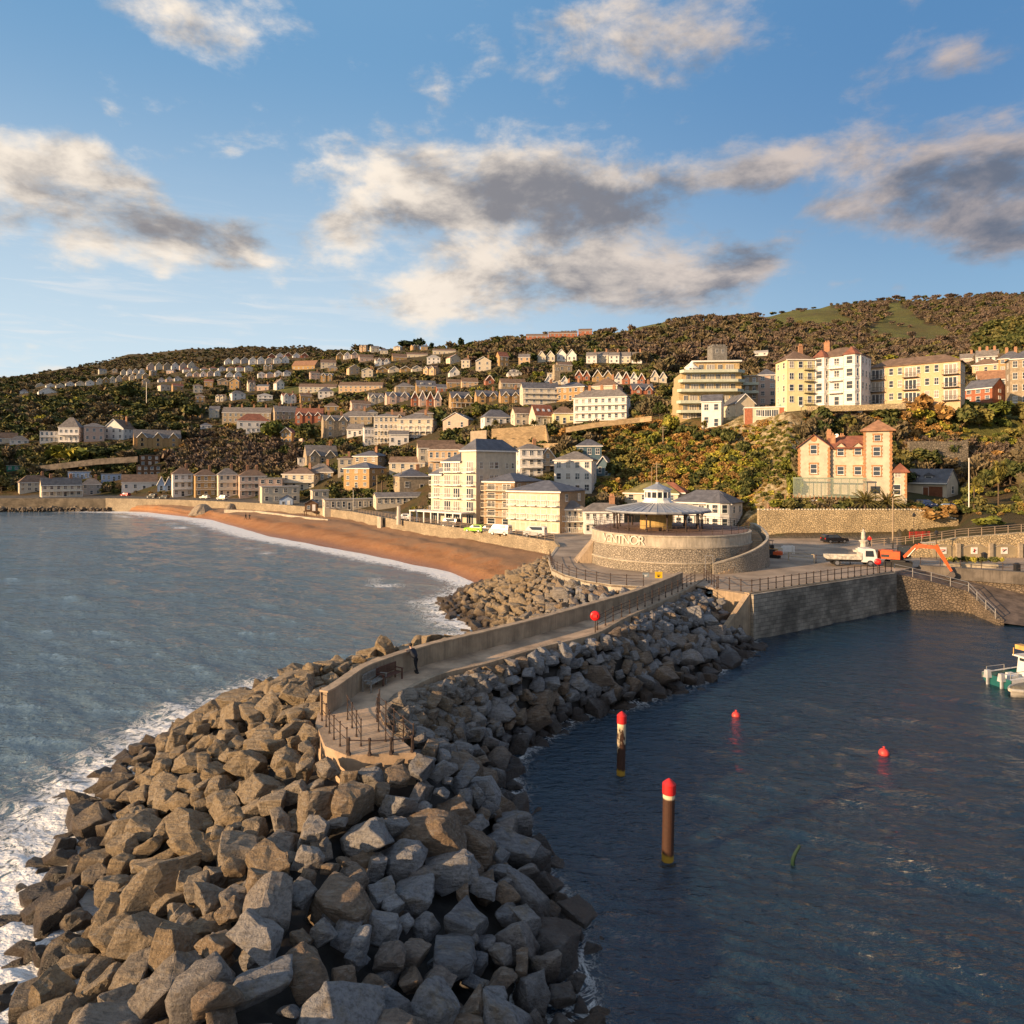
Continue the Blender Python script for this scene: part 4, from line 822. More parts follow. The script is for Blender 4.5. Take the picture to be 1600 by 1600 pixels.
HS = '''
27 82 768 754 743 hip 8 2 5 cream brown .5 c1 | cream two-storey inn with a brown hipped roof, farthest left behind the sea wall
62 128 776 758 747 gable 8 2 6 cream grey .35 c2v | long cream inn with a white veranda standing right above the dark sea wall
128 158 773 757 748 hip 0 2 3 grey grey .7 c1 | dark bay-windowed end house beside the long cream inn
106 145 749 737 737 flat -6 1 6 blue slate .4 | long low pale blue building above the inn roofs
158 190 752 741 741 flat 0 1 4 blue slate .5 | smaller flat-roofed blue-grey building beside the steep slope path
213 252 745 728 728 flat 0 2 4 wood brown .6 | stepped dark timber house with flat roofs, lower half
218 250 728 712 712 flat 0 2 3 wood brown .6 | stepped dark timber house with flat roofs, upper storeys
190 246 767 753 742 gable 0 1 4 white brown .6 | low white building with a dark brown roof behind the car park
246 258 767 756 745 gfront 0 1 1 blue slate 1.4 | left one of two small blue beach houses with steep gables
258 270 767 756 745 gfront 0 1 1 blue slate 1.4 | right one of two small blue beach houses with steep gables
268 301 776 741 731 hip 6 3 3 white brown .8 c1b | tall white three-storey cafe with brown hipped roof on the seafront
303 338 776 743 734 hip 6 3 3 ochre brown .8 c1b | ochre seafront guest house with brown roof and balconies
339 371 776 742 732 hip 6 3 3 cream grey .8 c1ba | cream seafront guest house with pale grey roof and white balconies
372 416 777 744 734 hip 6 3 4 pink brown .7 c2b | wide pinkish seafront house with bay windows and brown roof
404 441 780 748 748 flat 0 3 3 pink slate .7 | flat-roofed pinkish block beside the wide pink seafront house
441 505 766 741 731 hip -22 2 4 cream brown .8 c1bs2 | cream house with brown hipped roof and a pale side wall above the shops
406 468 786 761 761 flat 8 2 4 cream slate .5 | low flat-roofed cream shop facing the beach
476 528 750 738 725 hip -14 1 4 stone grey .8 c1 | stone house with pale slate hips behind the cream house
537 604 762 732 723 hip -38 3 3 ochre slate .9 s2 | tall ochre brick house with grey slate roof and stone side wall
552 607 736 713 705 hip -30 2 3 stone slate .8 s2c1 | higher stone house with white bays behind the ochre brick house
528 552 742 717 713 hip 0 2 2 cream brown .9 c1 | narrow cream house wedged between the gabled villa and the ochre house
474 528 724 712 695 mg 10 1 3 stone grey .7 c1 | gothic stone villa with steep white-edged gables on the wooded slope
465 510 726 716 716 flat 4 1 6 white pale .3 | long white glazed veranda room below the gothic villa
504 583 797 781 781 flat 10 1 9 cream pale .3 | long low row of cream beach shops behind the promenade
485 514 790 767 767 flat 10 2 2 cream pale .8 | square cream block at the left end of the beach shops
583 666 790 776 772 gable 10 1 8 cream grey .45 | low green and white promenade shops with a wide grey roof
608 668 736 723 714 gable -10 1 4 cream brown .5 | brown-roofed cream bungalow above the promenade shops
651 712 722 700 688 gable 8 2 5 cream brown .4 | long cream house with wide brown roof behind the tall apartment block
669 737 738 703 694 hip -6 2 7 peach brown .5 b | peach brick flats with many windows and arcaded balconies left of the apartment block
806 848 745 702 694 hip 14 3 3 white grey .8 bac1 | white three-storey flats with stacked balconies between apartment block and white house
838 868 738 716 700 gfront 14 2 2 peach brown 1 bg | house with steep brown gable and dormer beside the balconied white flats
866 932 772 719 706 hip -10 3 4 white grey .9 c0s1 | square white three-storey house with twelve sash windows and a worn grey roof
900 940 734 697 687 hip 4 2 3 teal slate .8 | dark teal boarded house with slate pyramid roof behind the white house
932 958 744 727 713 gfront -14 1 2 teal slate 1 | lower teal boarded gable house to the right of the white house
865 912 832 796 784 hip 8 2 5 cream grey .6 ba | low cream seafront house with glazed veranda left of the drum
911 975 835 800 788 hip 6 2 6 white grey .5 c1b | long white seafront cafe with grey roof just behind the drum
976 1072 800 771 756 hip -16 2 4 cream moss .6 | cream house with mossy hipped roof above the bandstand
567 584 696 668 668 flat 10 2 3 white pale .9 b | lowest white wing at the left end of the colonnaded hotel
692 745 668 656 645 gfront -20 1 2 pink grey 1 d | pale cottage with grey roof and dormers behind the colonnaded hotel
797 751 0 0 0 skip 0 1 1 cream slate 1 | x
751 798 664 652 640 hip 16 1 4 white slate .6 | white bungalow with slate hips among palms above the tan retaining wall
798 832 664 646 636 gable 18 2 3 cream brown .8 | cream house with brown gable roof left of the red roofed house
826 866 664 650 632 gable 24 1 3 cream red .9 k | cream gabled house with red-brown roof and skylights
862 898 662 646 635 hip 10 1 3 yellow brown .7 | pale yellow house with brown hipped roof beside the white crescent
896 985 657 621 608 hip -14 3 8 white grey .35 bac3 | long white three-storey crescent with continuous balconies below the cliff garden
701 740 638 622 611 mg 12 2 4 ochre slate .6 v | ochre pair with twin gables and white porch below the flats
741 779 630 619 609 mg 12 2 4 ochre slate .6 c1 | ochre pair with twin gables left of the big balconied block
779 813 630 618 607 mg 12 2 4 ochre slate .6 c1 | ochre pair with twin gables touching the big balconied block
812 874 632 607 597 gable 14 3 5 cream slate .4 bac1 | cream block with slate roof and rows of white balconies above the red roofed house
870 923 626 605 596 hip -20 2 5 ochre slate .7 c2s2 | ochre stone villa with slate hips and tall chimney
924 973 620 603 590 hip -16 1 3 cream brown .8 c1 | cream house with broad brown hipped roof right of the ochre villa
983 1022 616 609 598 mg 14 1 2 brick slate .7 c1 | dark brick house with white gable edges near the cliff top trees
779 822 607 599 591 gable 14 1 5 stone brown .5 | low brown-roofed stone house above the ochre pairs
720 747 605 597 590 gable 8 2 3 peach brown .5 | peach brick house with flat brown ridge in the upper terrace
697 720 606 598 592 gable 8 2 2 ochre brown .6 | small ochre house joined to the peach brick house
649 681 613 603 594 gable 8 2 3 ochre slate .6 d | ochre house with slate roof and white dormers in the middle terrace
616 648 615 604 597 hip 8 2 3 stone grey .8 c1 | stone house with grey hips left of the dormered ochre house
681 698 613 606 600 gable 8 1 2 brick slate .8 | small dark brick house behind the dormered ochre house
756 772 601 594 586 gfront 12 1 1 brick red 1 | small red-roofed brick house half hidden by conifers
791 815 588 583 576 hip 8 1 3 white grey .7 d | white house with dormers alone among the dark trees
855 875 592 583 583 flat 0 1 2 cream pale .8 | cream annexe below the square stone belvedere
700 718 588 581 573 gfront 10 1 1 white grey 1 | small white gabled house alone in the dark wood
456 501 578 571 562 gable -24 1 5 ochre orange .6 n | long building with big orange tiled roof in the upper town
501 525 576 567 561 gable 0 2 3 cream brown .7 | cream house beside the orange roofed building
512 527 580 575 570 hip 0 1 2 ochre grey .8 | low ochre garage below the orange roofed building
467 528 613 605 599 gable -10 2 8 cream brown .3 | long cream three-part flats with shallow brown roof, left of a pair
529 601 612 603 596 gable -12 2 9 peach brown .3 | long peach flats with shallow brown roof, right of a pair
497 521 622 612 604 hip 0 2 3 white slate .9 | white cube-like villa with slate roof below the long flats
402 426 628 618 614 hip 0 2 3 white pale .9 b | white villa with dark trees around it under the long slope
574 601 631 621 613 mg 10 1 2 cream grey .7 | cream house with twin gables above the grey roofed flats
601 641 630 619 612 mg 10 2 4 pink slate .6 | pinkish house with white bay windows and twin gables
347 427 661 645 636 gable -12 2 9 stone grey .3 c4 | long stone terrace with pale grey roof and four chimneys on the left
370 421 669 658 646 hip 0 1 4 white red .6 | white bungalow with bright red hipped roof before the stone terrace
384 414 676 669 667 flat 0 1 4 white white .5 | white flat-roofed garage below the red roofed bungalow
426 466 656 643 634 gable 10 2 4 stone grey .6 c2 | stone house with pale grey roof right of the long stone terrace
461 507 663 649 636 mg -6 2 4 brick red .8 c3 | deep red brick mansion with three tall chimneys
502 546 683 657 648 mg 8 3 4 stone grey .7 c2 | stone lodging house with tall white bay windows
542 571 682 671 662 gable -14 1 3 white grey .8 | white house with two dark windows beside the lodging house
530 586 666 651 641 hip -10 2 5 stone grey .6 c1 | broad stone house with grey hips behind the colonnaded hotel
507 530 643 635 629 hip 0 1 2 ochre brown .8 | small ochre house above the red brick mansion
546 579 641 631 625 gable 12 1 3 pink brown .7 c1 | pinkish gabled house left of the slope under the gables
572 590 652 645 640 hip 0 1 2 grey slate .8 | small grey house squeezed behind the broad stone house
62 92 692 674 674 flat 0 2 4 white pale .7 b | flat-roofed white wing at the left of the hillside hotel
91 132 691 668 652 hip -20 2 4 white grey .8 vs2 | white hillside hotel with tall hipped tower roof and veranda
131 163 690 666 661 hip 0 2 3 pink grey .8 | pinkish middle block of the hillside hotel
162 213 687 669 655 gfront -34 2 3 white brown 1.0 s3c1 | white gable-fronted villa right of the hillside hotel
208 283 699 684 671 mg 4 2 6 ochre grey .4 | long timber-framed house with white gables above the leafy bank
-8 28 693 685 676 gable 0 1 2 cream brown .6 | brown-roofed bungalow cut by the left edge
15 45 694 688 681 hip 0 1 3 white grey .7 | white bungalow with pale hipped roof at the far left
58 88 617 612 605 gfront 6 1 2 white slate .8 | white chalet gable standing alone in the left woods
31 44 617 612 608 hip 0 1 1 white slate .8 | tiny white cottage left of the white chalet gable
313 331 670 665 661 hip 0 1 2 white slate .8 | tiny white cottage right of the timber-framed house
10 31 736 728 727 flat 0 1 2 green pale .6 | small green site cabin at the far left
1096 1131 667 627 616 gable -8 2 2 white slate 1.1 | tall narrow white house below the curved balcony hotel
1129 1179 652 630 616 gfront 26 1 1 cream slate 1.5 | cream gable-ended house in front of the curved balcony hotel
1180 1214 633 586 576 hip 10 4 2 pink slate .9 | narrow greyish pink four-storey house left of the yellow block
1571 1640 634 560 546 hip 10 4 4 stone slate .8 c1 | tall stone house with white bay cut by the right edge
1524 1561 566 557 546 gable 6 1 4 white grey .6 c3 | white cottage with three tall chimneys at upper right
1519 1565 582 570 560 hip -6 1 3 peach brown .7 | peach bungalow with brown hips below the white cottage
1524 1573 603 593 578 gable 8 1 4 white orange .8 | white house with broad orange-brown roof at right
1507 1573 628 607 593 gable -30 2 3 brick slate .9 | dark-roofed brick house beside the peach apartment block
1500 1522 566 560 552 gable 0 1 2 pink grey .8 c1 | small pink house left of the white cottage with chimneys
1560 1600 580 560 548 hip 0 2 3 ochre slate .8 c2 | ochre house with two chimneys behind the tall stone house
822 856 529 525 521 gable 0 1 5 brick brown .3 | low brown bungalow on the skyline, leftmost of three
857 902 526 521 517 gable 0 1 7 brick brown .25 | longest low brown bungalow on the skyline, middle of three
904 925 522 517 513 gable 0 1 3 brick brown .4 | low brown bungalow on the skyline, rightmost of three
676 712 555 548 544 gable 0 1 5 cream brown .4 | long cream house just under the skyline pines
667 688 569 559 554 hip 0 2 3 white pale .7 | white two-storey house below the skyline pines
635 668 561 554 550 gable 0 1 4 cream brown .4 | cream row house left of the white two-storey house
612 636 566 558 552 gable 8 1 3 ochre brown .5 | ochre house in the high row under the tall pines
585 610 572 564 558 mg 8 1 3 white brown .6 | white twin-gabled house at the left of the high pine row
560 584 566 559 553 gable 8 1 3 pink brown .6 | pink house on the upper road below the skyline shrubs
594 606 553 548 543 hip 0 1 2 cream slate .8 | tiny cream house poking up at the skyline
1178 1200 556 551 547 gable 0 1 2 white pale .6 | tiny white cottage in the dark wood left of the yellow block
'''
for ln in HS.strip().split('\n'):
    a, lab = ln.split('|'); a = a.split()
    if a[5] == 'skip': continue
    x0, x1, yb, ye, yt = map(float, a[:5]); fl = a[12] if len(a) > 12 else ''
    nm = 'house'; ct = 'house'
    house(x0, x1, yb, ye, yt, a[5], float(a[6]), int(a[7]), int(a[8]), a[9], a[10], float(a[11]), lab.strip(), fl, None, ct, nm, ng=3 if (x1-x0) > 60 or 'mansion' in lab else 2)
# terraces of separate houses
def terrace(x0, x1, yb0, yb1, n, hh, rh, walls, roofs, label, group, roof='gfront', rot=8, nf=1, nc=2, fl='', jit=1.0):
    for i in range(n):
        a = x0+(x1-x0)*i/n; b = x0+(x1-x0)*(i+1)/n; yb = yb0+(yb1-yb0)*(i+.5)/n + rnd.uniform(-jit, jit)*.6
        house(a, b-.3, yb, yb-hh*rnd.uniform(.92, 1.08), yb-hh-rh*rnd.uniform(.9, 1.1), roof, rot, nf, nc, walls[i % len(walls)], roofs[i % len(roofs)], .9, label, fl, group, ng=1)
terrace(642, 690, 635, 635, 4, 13, 11, ['brick','pink'], ['slate'], 'steep gabled brick house with white bargeboards in the row of four above the colonnaded hotel', 'row of four steep gabled houses', nf=2, nc=1)
terrace(850, 888, 602, 601, 3, 6, 8, ['white','cream'], ['slate'], 'white gabled house in the short row left of the brown hipped roof', 'short row of white gables', nc=1)
terrace(898, 922, 595, 595, 2, 8, 8, ['brick'], ['slate'], 'brick gabled house, one of the left pair below the white hillside row', 'left pair of brick gables', nc=1)
terrace(925, 957, 596, 597, 2, 9, 9, ['ochre'], ['slate'], 'ochre gabled house, one of the middle pair below the white hillside row', 'middle pair of ochre gables', nc=1, nf=2)
terrace(960, 1008, 600, 602, 4, 10, 9, ['white','brick'], ['slate'], 'gabled house in the row of four left of the cliff wood', 'row of four gabled houses by the wood', nc=1, nf=2)
terrace(1016, 1042, 598, 598, 2, 9, 9, ['cream'], ['slate'], 'timber-gabled house, one of the last pair beside the cliff wood', 'last pair of timbered gables', nc=1)
terrace(840, 868, 566, 565, 2, 9, 8, ['cream'], ['grey'], 'cream gabled house at the left end of the high white row', 'left pair of the high white row', nc=2, rot=-6)
terrace(870, 902, 565, 564, 2, 10, 9, ['white'], ['grey'], 'white gabled house in the middle of the high white row', 'middle pair of the high white row', nc=2, rot=-6)
terrace(916, 1004, 567, 568, 5, 11, 7, ['white','cream'], ['grey'], 'white terraced house in the long high row under the hilltop wood', 'long high white terrace', roof='gable', nc=2, nf=2, fl='c1', rot=-4)
terrace(229, 305, 579, 576, 6, 6, 5.5, ['pink','cream','stone','white'], ['slate','grey'], 'tall gabled house in the topmost row on the left hillside', 'topmost left row of gabled houses', nc=1, jit=.6)
terrace(350, 452, 571, 568, 8, 7, 4.5, ['white','white','grey'], ['slate'], 'white house in the topmost central row below the bare hill', 'topmost central row of white houses', nc=1, roof='gfront')
terrace(418, 482, 562, 560, 5, 5.5, 4.5, ['brick','white'], ['slate'], 'small dark-roofed house on the highest road left of the orange roof', 'highest road houses', nc=1)
terrace(285, 395, 582, 579, 8, 5, 4, ['white','cream'], ['red','slate','orange'], 'small house with red or grey roof in the second row of the upper town', 'second row of the upper town', nc=1, roof='hip')
terrace(290, 345, 591, 587, 5, 5, 4, ['white','pink'], ['brown','orange'], 'small pale bungalow in the third row of the upper town', 'third row of the upper town', nc=1)
terrace(352, 378, 590, 589, 2, 4, 5, ['white'], ['slate'], 'small white gable, one of two standing out of the central dark wood', 'two white gables in the wood', nc=1)
terrace(402, 455, 590, 586, 4, 5, 4, ['white','pink','white'], ['pale','slate'], 'white bungalow in the lower row left of the dark wood', 'lower row of white bungalows', nc=2, roof='hip')
terrace(246, 284, 600, 597, 3, 5.5, 4.5, ['white','pink'], ['grey'], 'pale bungalow just above the dark round tree on the left', 'three pale bungalows above the round tree', nc=2, roof='hip')
terrace(150, 232, 600, 590, 8, 4.5, 4, ['cream','ochre','cream'], ['brown','grey'], 'small sunlit cottage in the slanting row on the left hillside', 'slanting row of sunlit cottages', nc=1)
terrace(55, 148, 606, 602, 6, 3.5, 3.5, ['cream','white'], ['brown','grey'], 'tiny sunlit cottage scattered at the far left of the hillside', 'tiny far left cottages', nc=1, jit=3)
terrace(188, 226, 586, 583, 4, 4.5, 4, ['cream','white'], ['brown','grey'], 'tiny cottage climbing towards the topmost left row', 'cottages climbing to the top row', nc=1)
terrace(525, 560, 562, 560, 3, 6, 5, ['ochre','white','pink'], ['brown','red'], 'gabled house on the skyline road right of the orange roof', 'skyline road gables', nc=1)
terrace(588, 660, 583, 581, 4, 5, 4.5, ['ochre','cream'], ['brown'], 'half hidden gabled house among bare trees under the pine row', 'half hidden gables under the pines', nc=1)

import re as _re
def core(l):
    c = _re.split(r' (?:with|beside|above|below|behind|on|in|standing|joined|under|wedged|left|right|touching|alone|half|among|near|facing|before|against|of two|just|squeezed|poking|cut|farthest|at)\b', l)[0].split(',')[0]
    return ' '.join(c.split()[:7])
CORES = {}
for n_ in NB: CORES[core(n_[2])] = CORES.get(core(n_[2]), 0) + 1
UN = [n_ for n_ in NB if CORES[core(n_[2])] == 1]
def relate(x, y):
    best = min(UN, key=lambda n_: (n_[0]-x)**2 + 3*(n_[1]-y)**2); dx, dy = x-best[0], y-best[1]
    w_ = ('left of' if dx < 0 else 'right of') if abs(dx) > 1.6*abs(dy) else ('above' if dy < 0 else 'below'); return w_ + ' the ' + core(best[2])
# smaller houses filling the town between the ones above
FB = [([(300,585),(620,560),(700,560),(1000,590),(1040,612),(980,650),(890,690),(720,690),(600,690),(520,700),(430,690),(300,665)], 130), ([(480,700),(660,690),(700,720),(670,790),(560,790),(470,770)], 16), ([(150,585),(430,565),(470,600),(260,612)], 34), ([(560,548),(720,548),(720,600),(560,590)], 16), ([(1510,560),(1600,548),(1600,610),(1512,612)], 8), ([(700,560),(850,575),(1040,585),(1040,610),(700,610)], 30)]
def inpoly1(x, y, poly):
    c = False; n = len(poly)
    for i in range(n):
        x1, y1 = poly[i]; x2, y2 = poly[(i+1) % n]
        if (y1 > y) != (y2 > y) and x < (x2-x1)*(y-y1)/(y2-y1)+x1: c = not c
    return c
rf2 = random.Random(5); nfill = 0
for poly, cnt in FB:
    xs_ = [p[0] for p in poly]; ys_ = [p[1] for p in poly]; made = 0
    for tr in range(3000):
        if made >= cnt: break
        x = rf2.uniform(min(xs_), max(xs_)); y = rf2.uniform(min(ys_), max(ys_))
        if not inpoly1(x, y, poly): continue
        g = ground(x, y); wpx = rf2.uniform(7, 12)*F/g.y; hp = rf2.uniform(4.2, 6.8)*F/g.y; rp = hp*rf2.uniform(.35, .55)
        x0, x1, yt = x-wpx/2, x+wpx/2, y-hp-rp
        if any(x1+1 > b[0] and x0-1 < b[1] and y+.12*(b[3]-b[2]) > b[2] and yt < b[3]-.10*(b[3]-b[2]) for b in BOXES): continue
        wl = rf2.choice(['cream','ochre','stone','white','pink','peach','cream','ochre']); rr_ = rf2.choice(['slate','brown','grey','slate','brown','red'] if rf2.random() < .5 else ['slate','brown','grey']); rt_ = rf2.choice(['gable','hip','gfront','mg','gable']); rn = {'slate':'slate','brown':'brown','grey':'grey','red':'red'}[rr_]
        big = g.y < 420
        house(x0, x1, y, y-hp, yt, rt_, rf2.uniform(-26, 26), 2 if hp*g.y/F > 4.8 else 1, rf2.choice([2, 3]) if big else 2, wl, rr_, rf2.uniform(.7, 1.0), 'small %s house with %s %s roof %s' % (wl, rn, {'gable':'gable','hip':'hipped','gfront':'steep front-gabled','mg':'twin-gabled'}[rt_], relate(x, y)), 'c1' if rf2.random() < .6 else '', 'x', ng=2)
        o = col.objects[-1] if False else None
        made += 1; nfill += 1
print('filler houses', nfill)
for o in col.objects:
    if o.get('group') == 'x': o['group'] = o['label']
# ------------------------------------------------------------------ larger buildings, measured off sight lines
class Fr:
    """a facing frame: picture columns/rows at a given depth become local metres"""
    def __init__(s, name, label, cat, xc, yb, Y, rot=0, box=None, z=None):
        s.Y = Y; s.xc = xc; s.yb = yb; az_ = math.atan((xc-CX)/F); s.rz = -az_ + R(rot)
        s.sx = Y/F*math.cos(az_)/math.cos(R(rot))*(1.0/ math.cos(az_))*math.cos(az_); s.sz = Y/F
        s.sx = Y/F*math.cos(az_)/max(.3, math.cos(R(rot)) - math.tan(az_)*math.sin(R(rot))*0)
        s.z0 = HC-(yb-HY)*Y/F if z is None else z
        s.r = thing(name, label, cat, ((xc-CX)/F*Y, Y, s.z0), s.rz)
        if box: BOXES.append((*box, Y))
    def x(s, p): return (p-s.xc)*s.sx
    def z(s, p): return (s.yb-p)*s.sz
# colonnaded hotel: two white blocks with arcaded storeys
def arcade(root, x0, x1, y, z, n, h, m):
    mb = MB(); w_ = (x1-x0)/n; mb.box(x0-.1, x1+.1, y-.15, y+1.6, z-.18, z)
    for i in range(n+1): xx = x0+w_*i; mb.box(xx-.08, xx+.08, y-.06, y+.1, z, z+h)
    for i in range(n):
        xx = x0+w_*i; pr = [(xx+.08, z+h)] + [(xx+w_/2 - (w_/2-.08)*math.cos(math.pi*k/6), z+h-.55+ (w_/2-.08)*.8*math.sin(math.pi*k/6)) for k in range(7)] + [(xx+w_-.08, z+h)]
        for k in range(len(pr)-1):
            a, b = pr[k], pr[k+1]; mb.add([(a[0],y-.05,a[1]),(b[0],y-.05,b[1]),(b[0],y-.05,z+h+.05),(a[0],y-.05,z+h+.05),(a[0],y+.05,a[1]),(b[0],y+.05,b[1]),(b[0],y+.05,z+h+.05),(a[0],y+.05,z+h+.05)], [(0,1,2,3),(7,6,5,4)])
    mb.box(x0, x1, y-.05, y, z+.85, z+.95)
    for i in range(n*3): xx = x0+(x1-x0)*(i+.5)/(n*3); mb.box(xx-.02, xx+.02, y-.04, y-.01, z, z+.86)
    return mb.build('arcade', m, root)
for (xa, xb, yb, ye, yt, n, lab) in [(584, 624, 695, 651, 646, 7, 'left block of the grand white hotel with arcaded balconies and flat cornice'), (621, 684, 693, 655, 645, 6, 'right block of the grand white hotel with arcaded balconies and brown roof')]:
    Y_ = 300 if xa == 584 else 296
    root, W_, D_, H, zr = house(xa, xb, yb, ye, yt, 'hip', -12 if xa > 600 else -4, 4, n-2, 'cream', 'grey' , .8 if xa > 600 else 1.0, lab, 's2c1', None, 'hotel', 'hotel', Y=Y_)
    for f in range(3): arcade(root, -W_/2+.3, (W_/2-.3), -1.8, H/4*f+.05, n, H/4*.92, trim)
# seafront apartment block: stepped facade
g = Fr('apartment_block', 'tallest cream seafront apartment block with stepped slate roofs and balconies on every floor', 'apartment block', 744, 822, 150, -44, (673, 810, 690, 822))
FW = 14.6; SD = 13.5; fl = 2.95     # facade runs left of the corner, side wall runs right
segs = [(-FW, -FW+4.0, 11.2), (-FW+4.0, -FW+10.0, 14.1), (-FW+10.0, 0, 16.6)]
mb = MB()
for a, b, h_ in segs: mb.box(a+(.003 if a > -FW else 0), b, 0, SD, -2, h_)
mb.build('wall', WM['cream'], g.r)
rb = MB(); hiproof(rb, -FW-.4, -FW+4.2, -.4, SD+.4, 11.2, 12.8); hiproof(rb, -FW+3.7, -FW+10.2, -.4, SD+.4, 14.1, 16.0); hiproof(rb, -FW+9.6, .4, -.4, SD+.4, 16.6, 19.2); hiproof(rb, -FW+9.6-2, -.5, 4, SD+.3, 16.7, 18.6)
rf_ = rb.build('roof', RM['slate'], g.r)
cb = MB(); 
for a, b, h_ in segs: cb.box(a-.42, b+.42 if b == 0 else b, -.46, -.38, h_-.2, h_+.12)
cb.box(.38, .46, -.46, SD+.4, 16.4, 16.72); cb.build('cornice', trim, g.r)
for i, cx in enumerate([-FW+2, -FW+5.5, -FW+8.5, -1.9]):
    top = [11.2, 14.1, 14.1, 16.6][i]; f = 1
    while f*fl+2.6 < top + .4:
        add_win(g.r, cx, f*fl+.15, 2.2, 2.2, 0, me=WIND[rnd.choice((1, 2))]); balcony(g.r, cx, 0, f*fl+.05, 2.9, 1.25, glassy=True); f += 1
    add_win(g.r, cx, .1, 2.3, 2.3, 0, me=WIND[1])
for f in range(6):
    for k, yy in enumerate([1.6, 5.0, 6.6, 10.2, 12.2]):
        if f*fl+2.4 < 16.6: add_win(g.r, 0, f*fl+.8, [1.0, 1.3, 1.3, .9, .9][k], [1.5, 1.5, 1.5, 1.3, 1.3][k], yy, rz=R(90), me=WINS[rnd.choice((0, 3, 2))])
pb = MB(); pb.box(-FW-3.2, -.6, -4.0, -.02, 2.75, 3.0)
for i in range(8): xx = -FW-3+(FW+2)*i/7; pb.box(xx-.15, xx+.15, -3.9, -3.6, -.3, 2.75)
pb.build('portico', trim, g.r)
tag(g.r, group=None)
# brown and cream flats in front
root, W_, D_, H, zr = house(756, 846, 820, 753, 741, 'hip', -36, 5, 2, 'tan', 'slate', 1.25, 'brown brick flats with slate hips and cream balconies against the tall apartment block', 'Bs3', None, 'flats', 'flats', Y=143)
for f in range(1, 5): balcony(root, 0, 0, f*H/5+.03, W_*.98, 1.2, m=WM['cream'])
root, W_, D_, H, zr = house(794, 914, 832, 768, 753, 'hip', -30, 3, 5, 'tan', 'slate', .9, 'wide brown flats with grey slate roof and golden balconied front facing the beach', 'Bs2', None, 'flats', 'flats', Y=132)
mb = MB(); mb.box(-W_/2-.02, W_/2, -.06, -.003, 0, H-.4); mb.build('facade', WM['cream'], root)
for c in range(5): balcony(root, -W_/2+W_*(c+.5)/5, -.06, H/3*2, W_/5*.8, 1.0); balcony(root, -W_/2+W_*(c+.5)/5, -.06, H/3, W_/5*.8, 1.0)
# black and white cafe right of the bandstand
root, W_, D_, H, zr = house(1052, 1160, 828, 786, 768, 'hip', -20, 2, 5, 'white', 'slate', .6, 'black and white house with octagonal bay and slate roof right of the bandstand', 's2', None, 'house', 'house', Y=137)
def octo(mb, cx, cy, r, z0, z1, n=8): mb.prism([(cx+r*math.cos(2*math.pi*(k+.5)/n), cy+r*math.sin(2*math.pi*(k+.5)/n)) for k in range(n)], z0, z1)
mb = MB(); octo(mb, W_/2-2.4, .2, 2.5, -3, H+.2); bay = mb.build('bay', WM['white'], root)
mb = MB(); pr = [(W_/2-2.4+2.9*math.cos(2*math.pi*(k+.5)/8), .2+2.9*math.sin(2*math.pi*(k+.5)/8)) for k in range(8)]; mb.prism(pr, H+.2, H+2.2, [(W_/2-2.4+.1*math.cos(k), .2+.1*math.sin(k)) for k in range(8)]); mb.build('bay_roof', RM['slate'], root)
for a_ in (-90, -45, -135):
    for f in (0, 1): add_win(root, W_/2-2.4+2.33*math.cos(R(a_)), .2+0*f + 0, 1.1, 1.6) if False else add_win(root, W_/2-2.4+2.33*math.cos(R(a_)), f*H/2+.9, 1.2, 1.7, .2+2.33*math.sin(R(a_)), rz=R(a_+90), me=WINS[1])
mb = MB()
for zz in (H*.5, H-.5): mb.box(-W_/2, W_/2-5, -.06, -.004, zz, zz+.22)
for i in range(7): xx = -W_/2+(W_-5)*i/6; mb.box(xx-.1, xx+.1, -.06, -.004, 0, H*.5-.003)
mb.build('timber_frame', black, root)
house(1020, 1075, 790, 770, 755, 'hip', -10, 1, 3, 'cream', 'red', .8, 'low cream wing with a faded red roof behind the bandstand', '', None, 'house', 'house', Y=150)
# curved balcony hotel on the cliff
g = Fr('hotel', 'six-storey hotel with pale green balcony bands on the cliff top', 'hotel', 1110, 655, 205, 12, (1056, 1167, 560, 662))
lv = [655, 644, 629, 611, 596, 581, 565]; L0 = [1061, 1061, 1062, 1064, 1066, 1085]; R0 = [1150, 1158, 1159, 1160, 1160, 1157]
mb = MB()
for i in range(6):
    mb.box(g.x(L0[i]), g.x(R0[i]), 1.2+.02*i, 16-.02*i, g.z(lv[i])+(-4 if i == 0 else .003), g.z(lv[i+1]))
mb.build('wall', mat('honey_stone', (.50,.37,.19), .85, .15, 2, .2, 8), g.r)
pale = mat('pale_green_fascia', (.52,.55,.44), .6, .08, 1)
for i in range(1, 6):
    a, b = g.x(L0[i-1]-4), g.x(R0[i-1]+5)
    mb = MB(); pr = [(a+1.0,-1.2),(b-2.5,-1.2),(b,1.0),(b+.2,6),(b-1.2,6),(b-1.2,1.6),(a+.6,1.6),(a,.2)]
    mb.prism(pr, g.z(lv[i])-.25, g.z(lv[i])+.62); mb.build('balcony', pale, g.r)
mb = MB(); mb.box(g.x(1083), g.x(1160), .4, 15, g.z(565), g.z(565)+.45); mb.build('roof', trim, g.r)
for i in range(6):
    for k in range(7 if i < 5 else 4):
        xx = g.x(L0[i]+7+(R0[i]-L0[i]-12)*(k+.3)/(7 if i < 5 else 4)); add_win(g.r, xx, g.z(lv[i])+.35, [1.3,2.3][k % 2], 2.0, 1.2, me=WIND[1+k % 2])
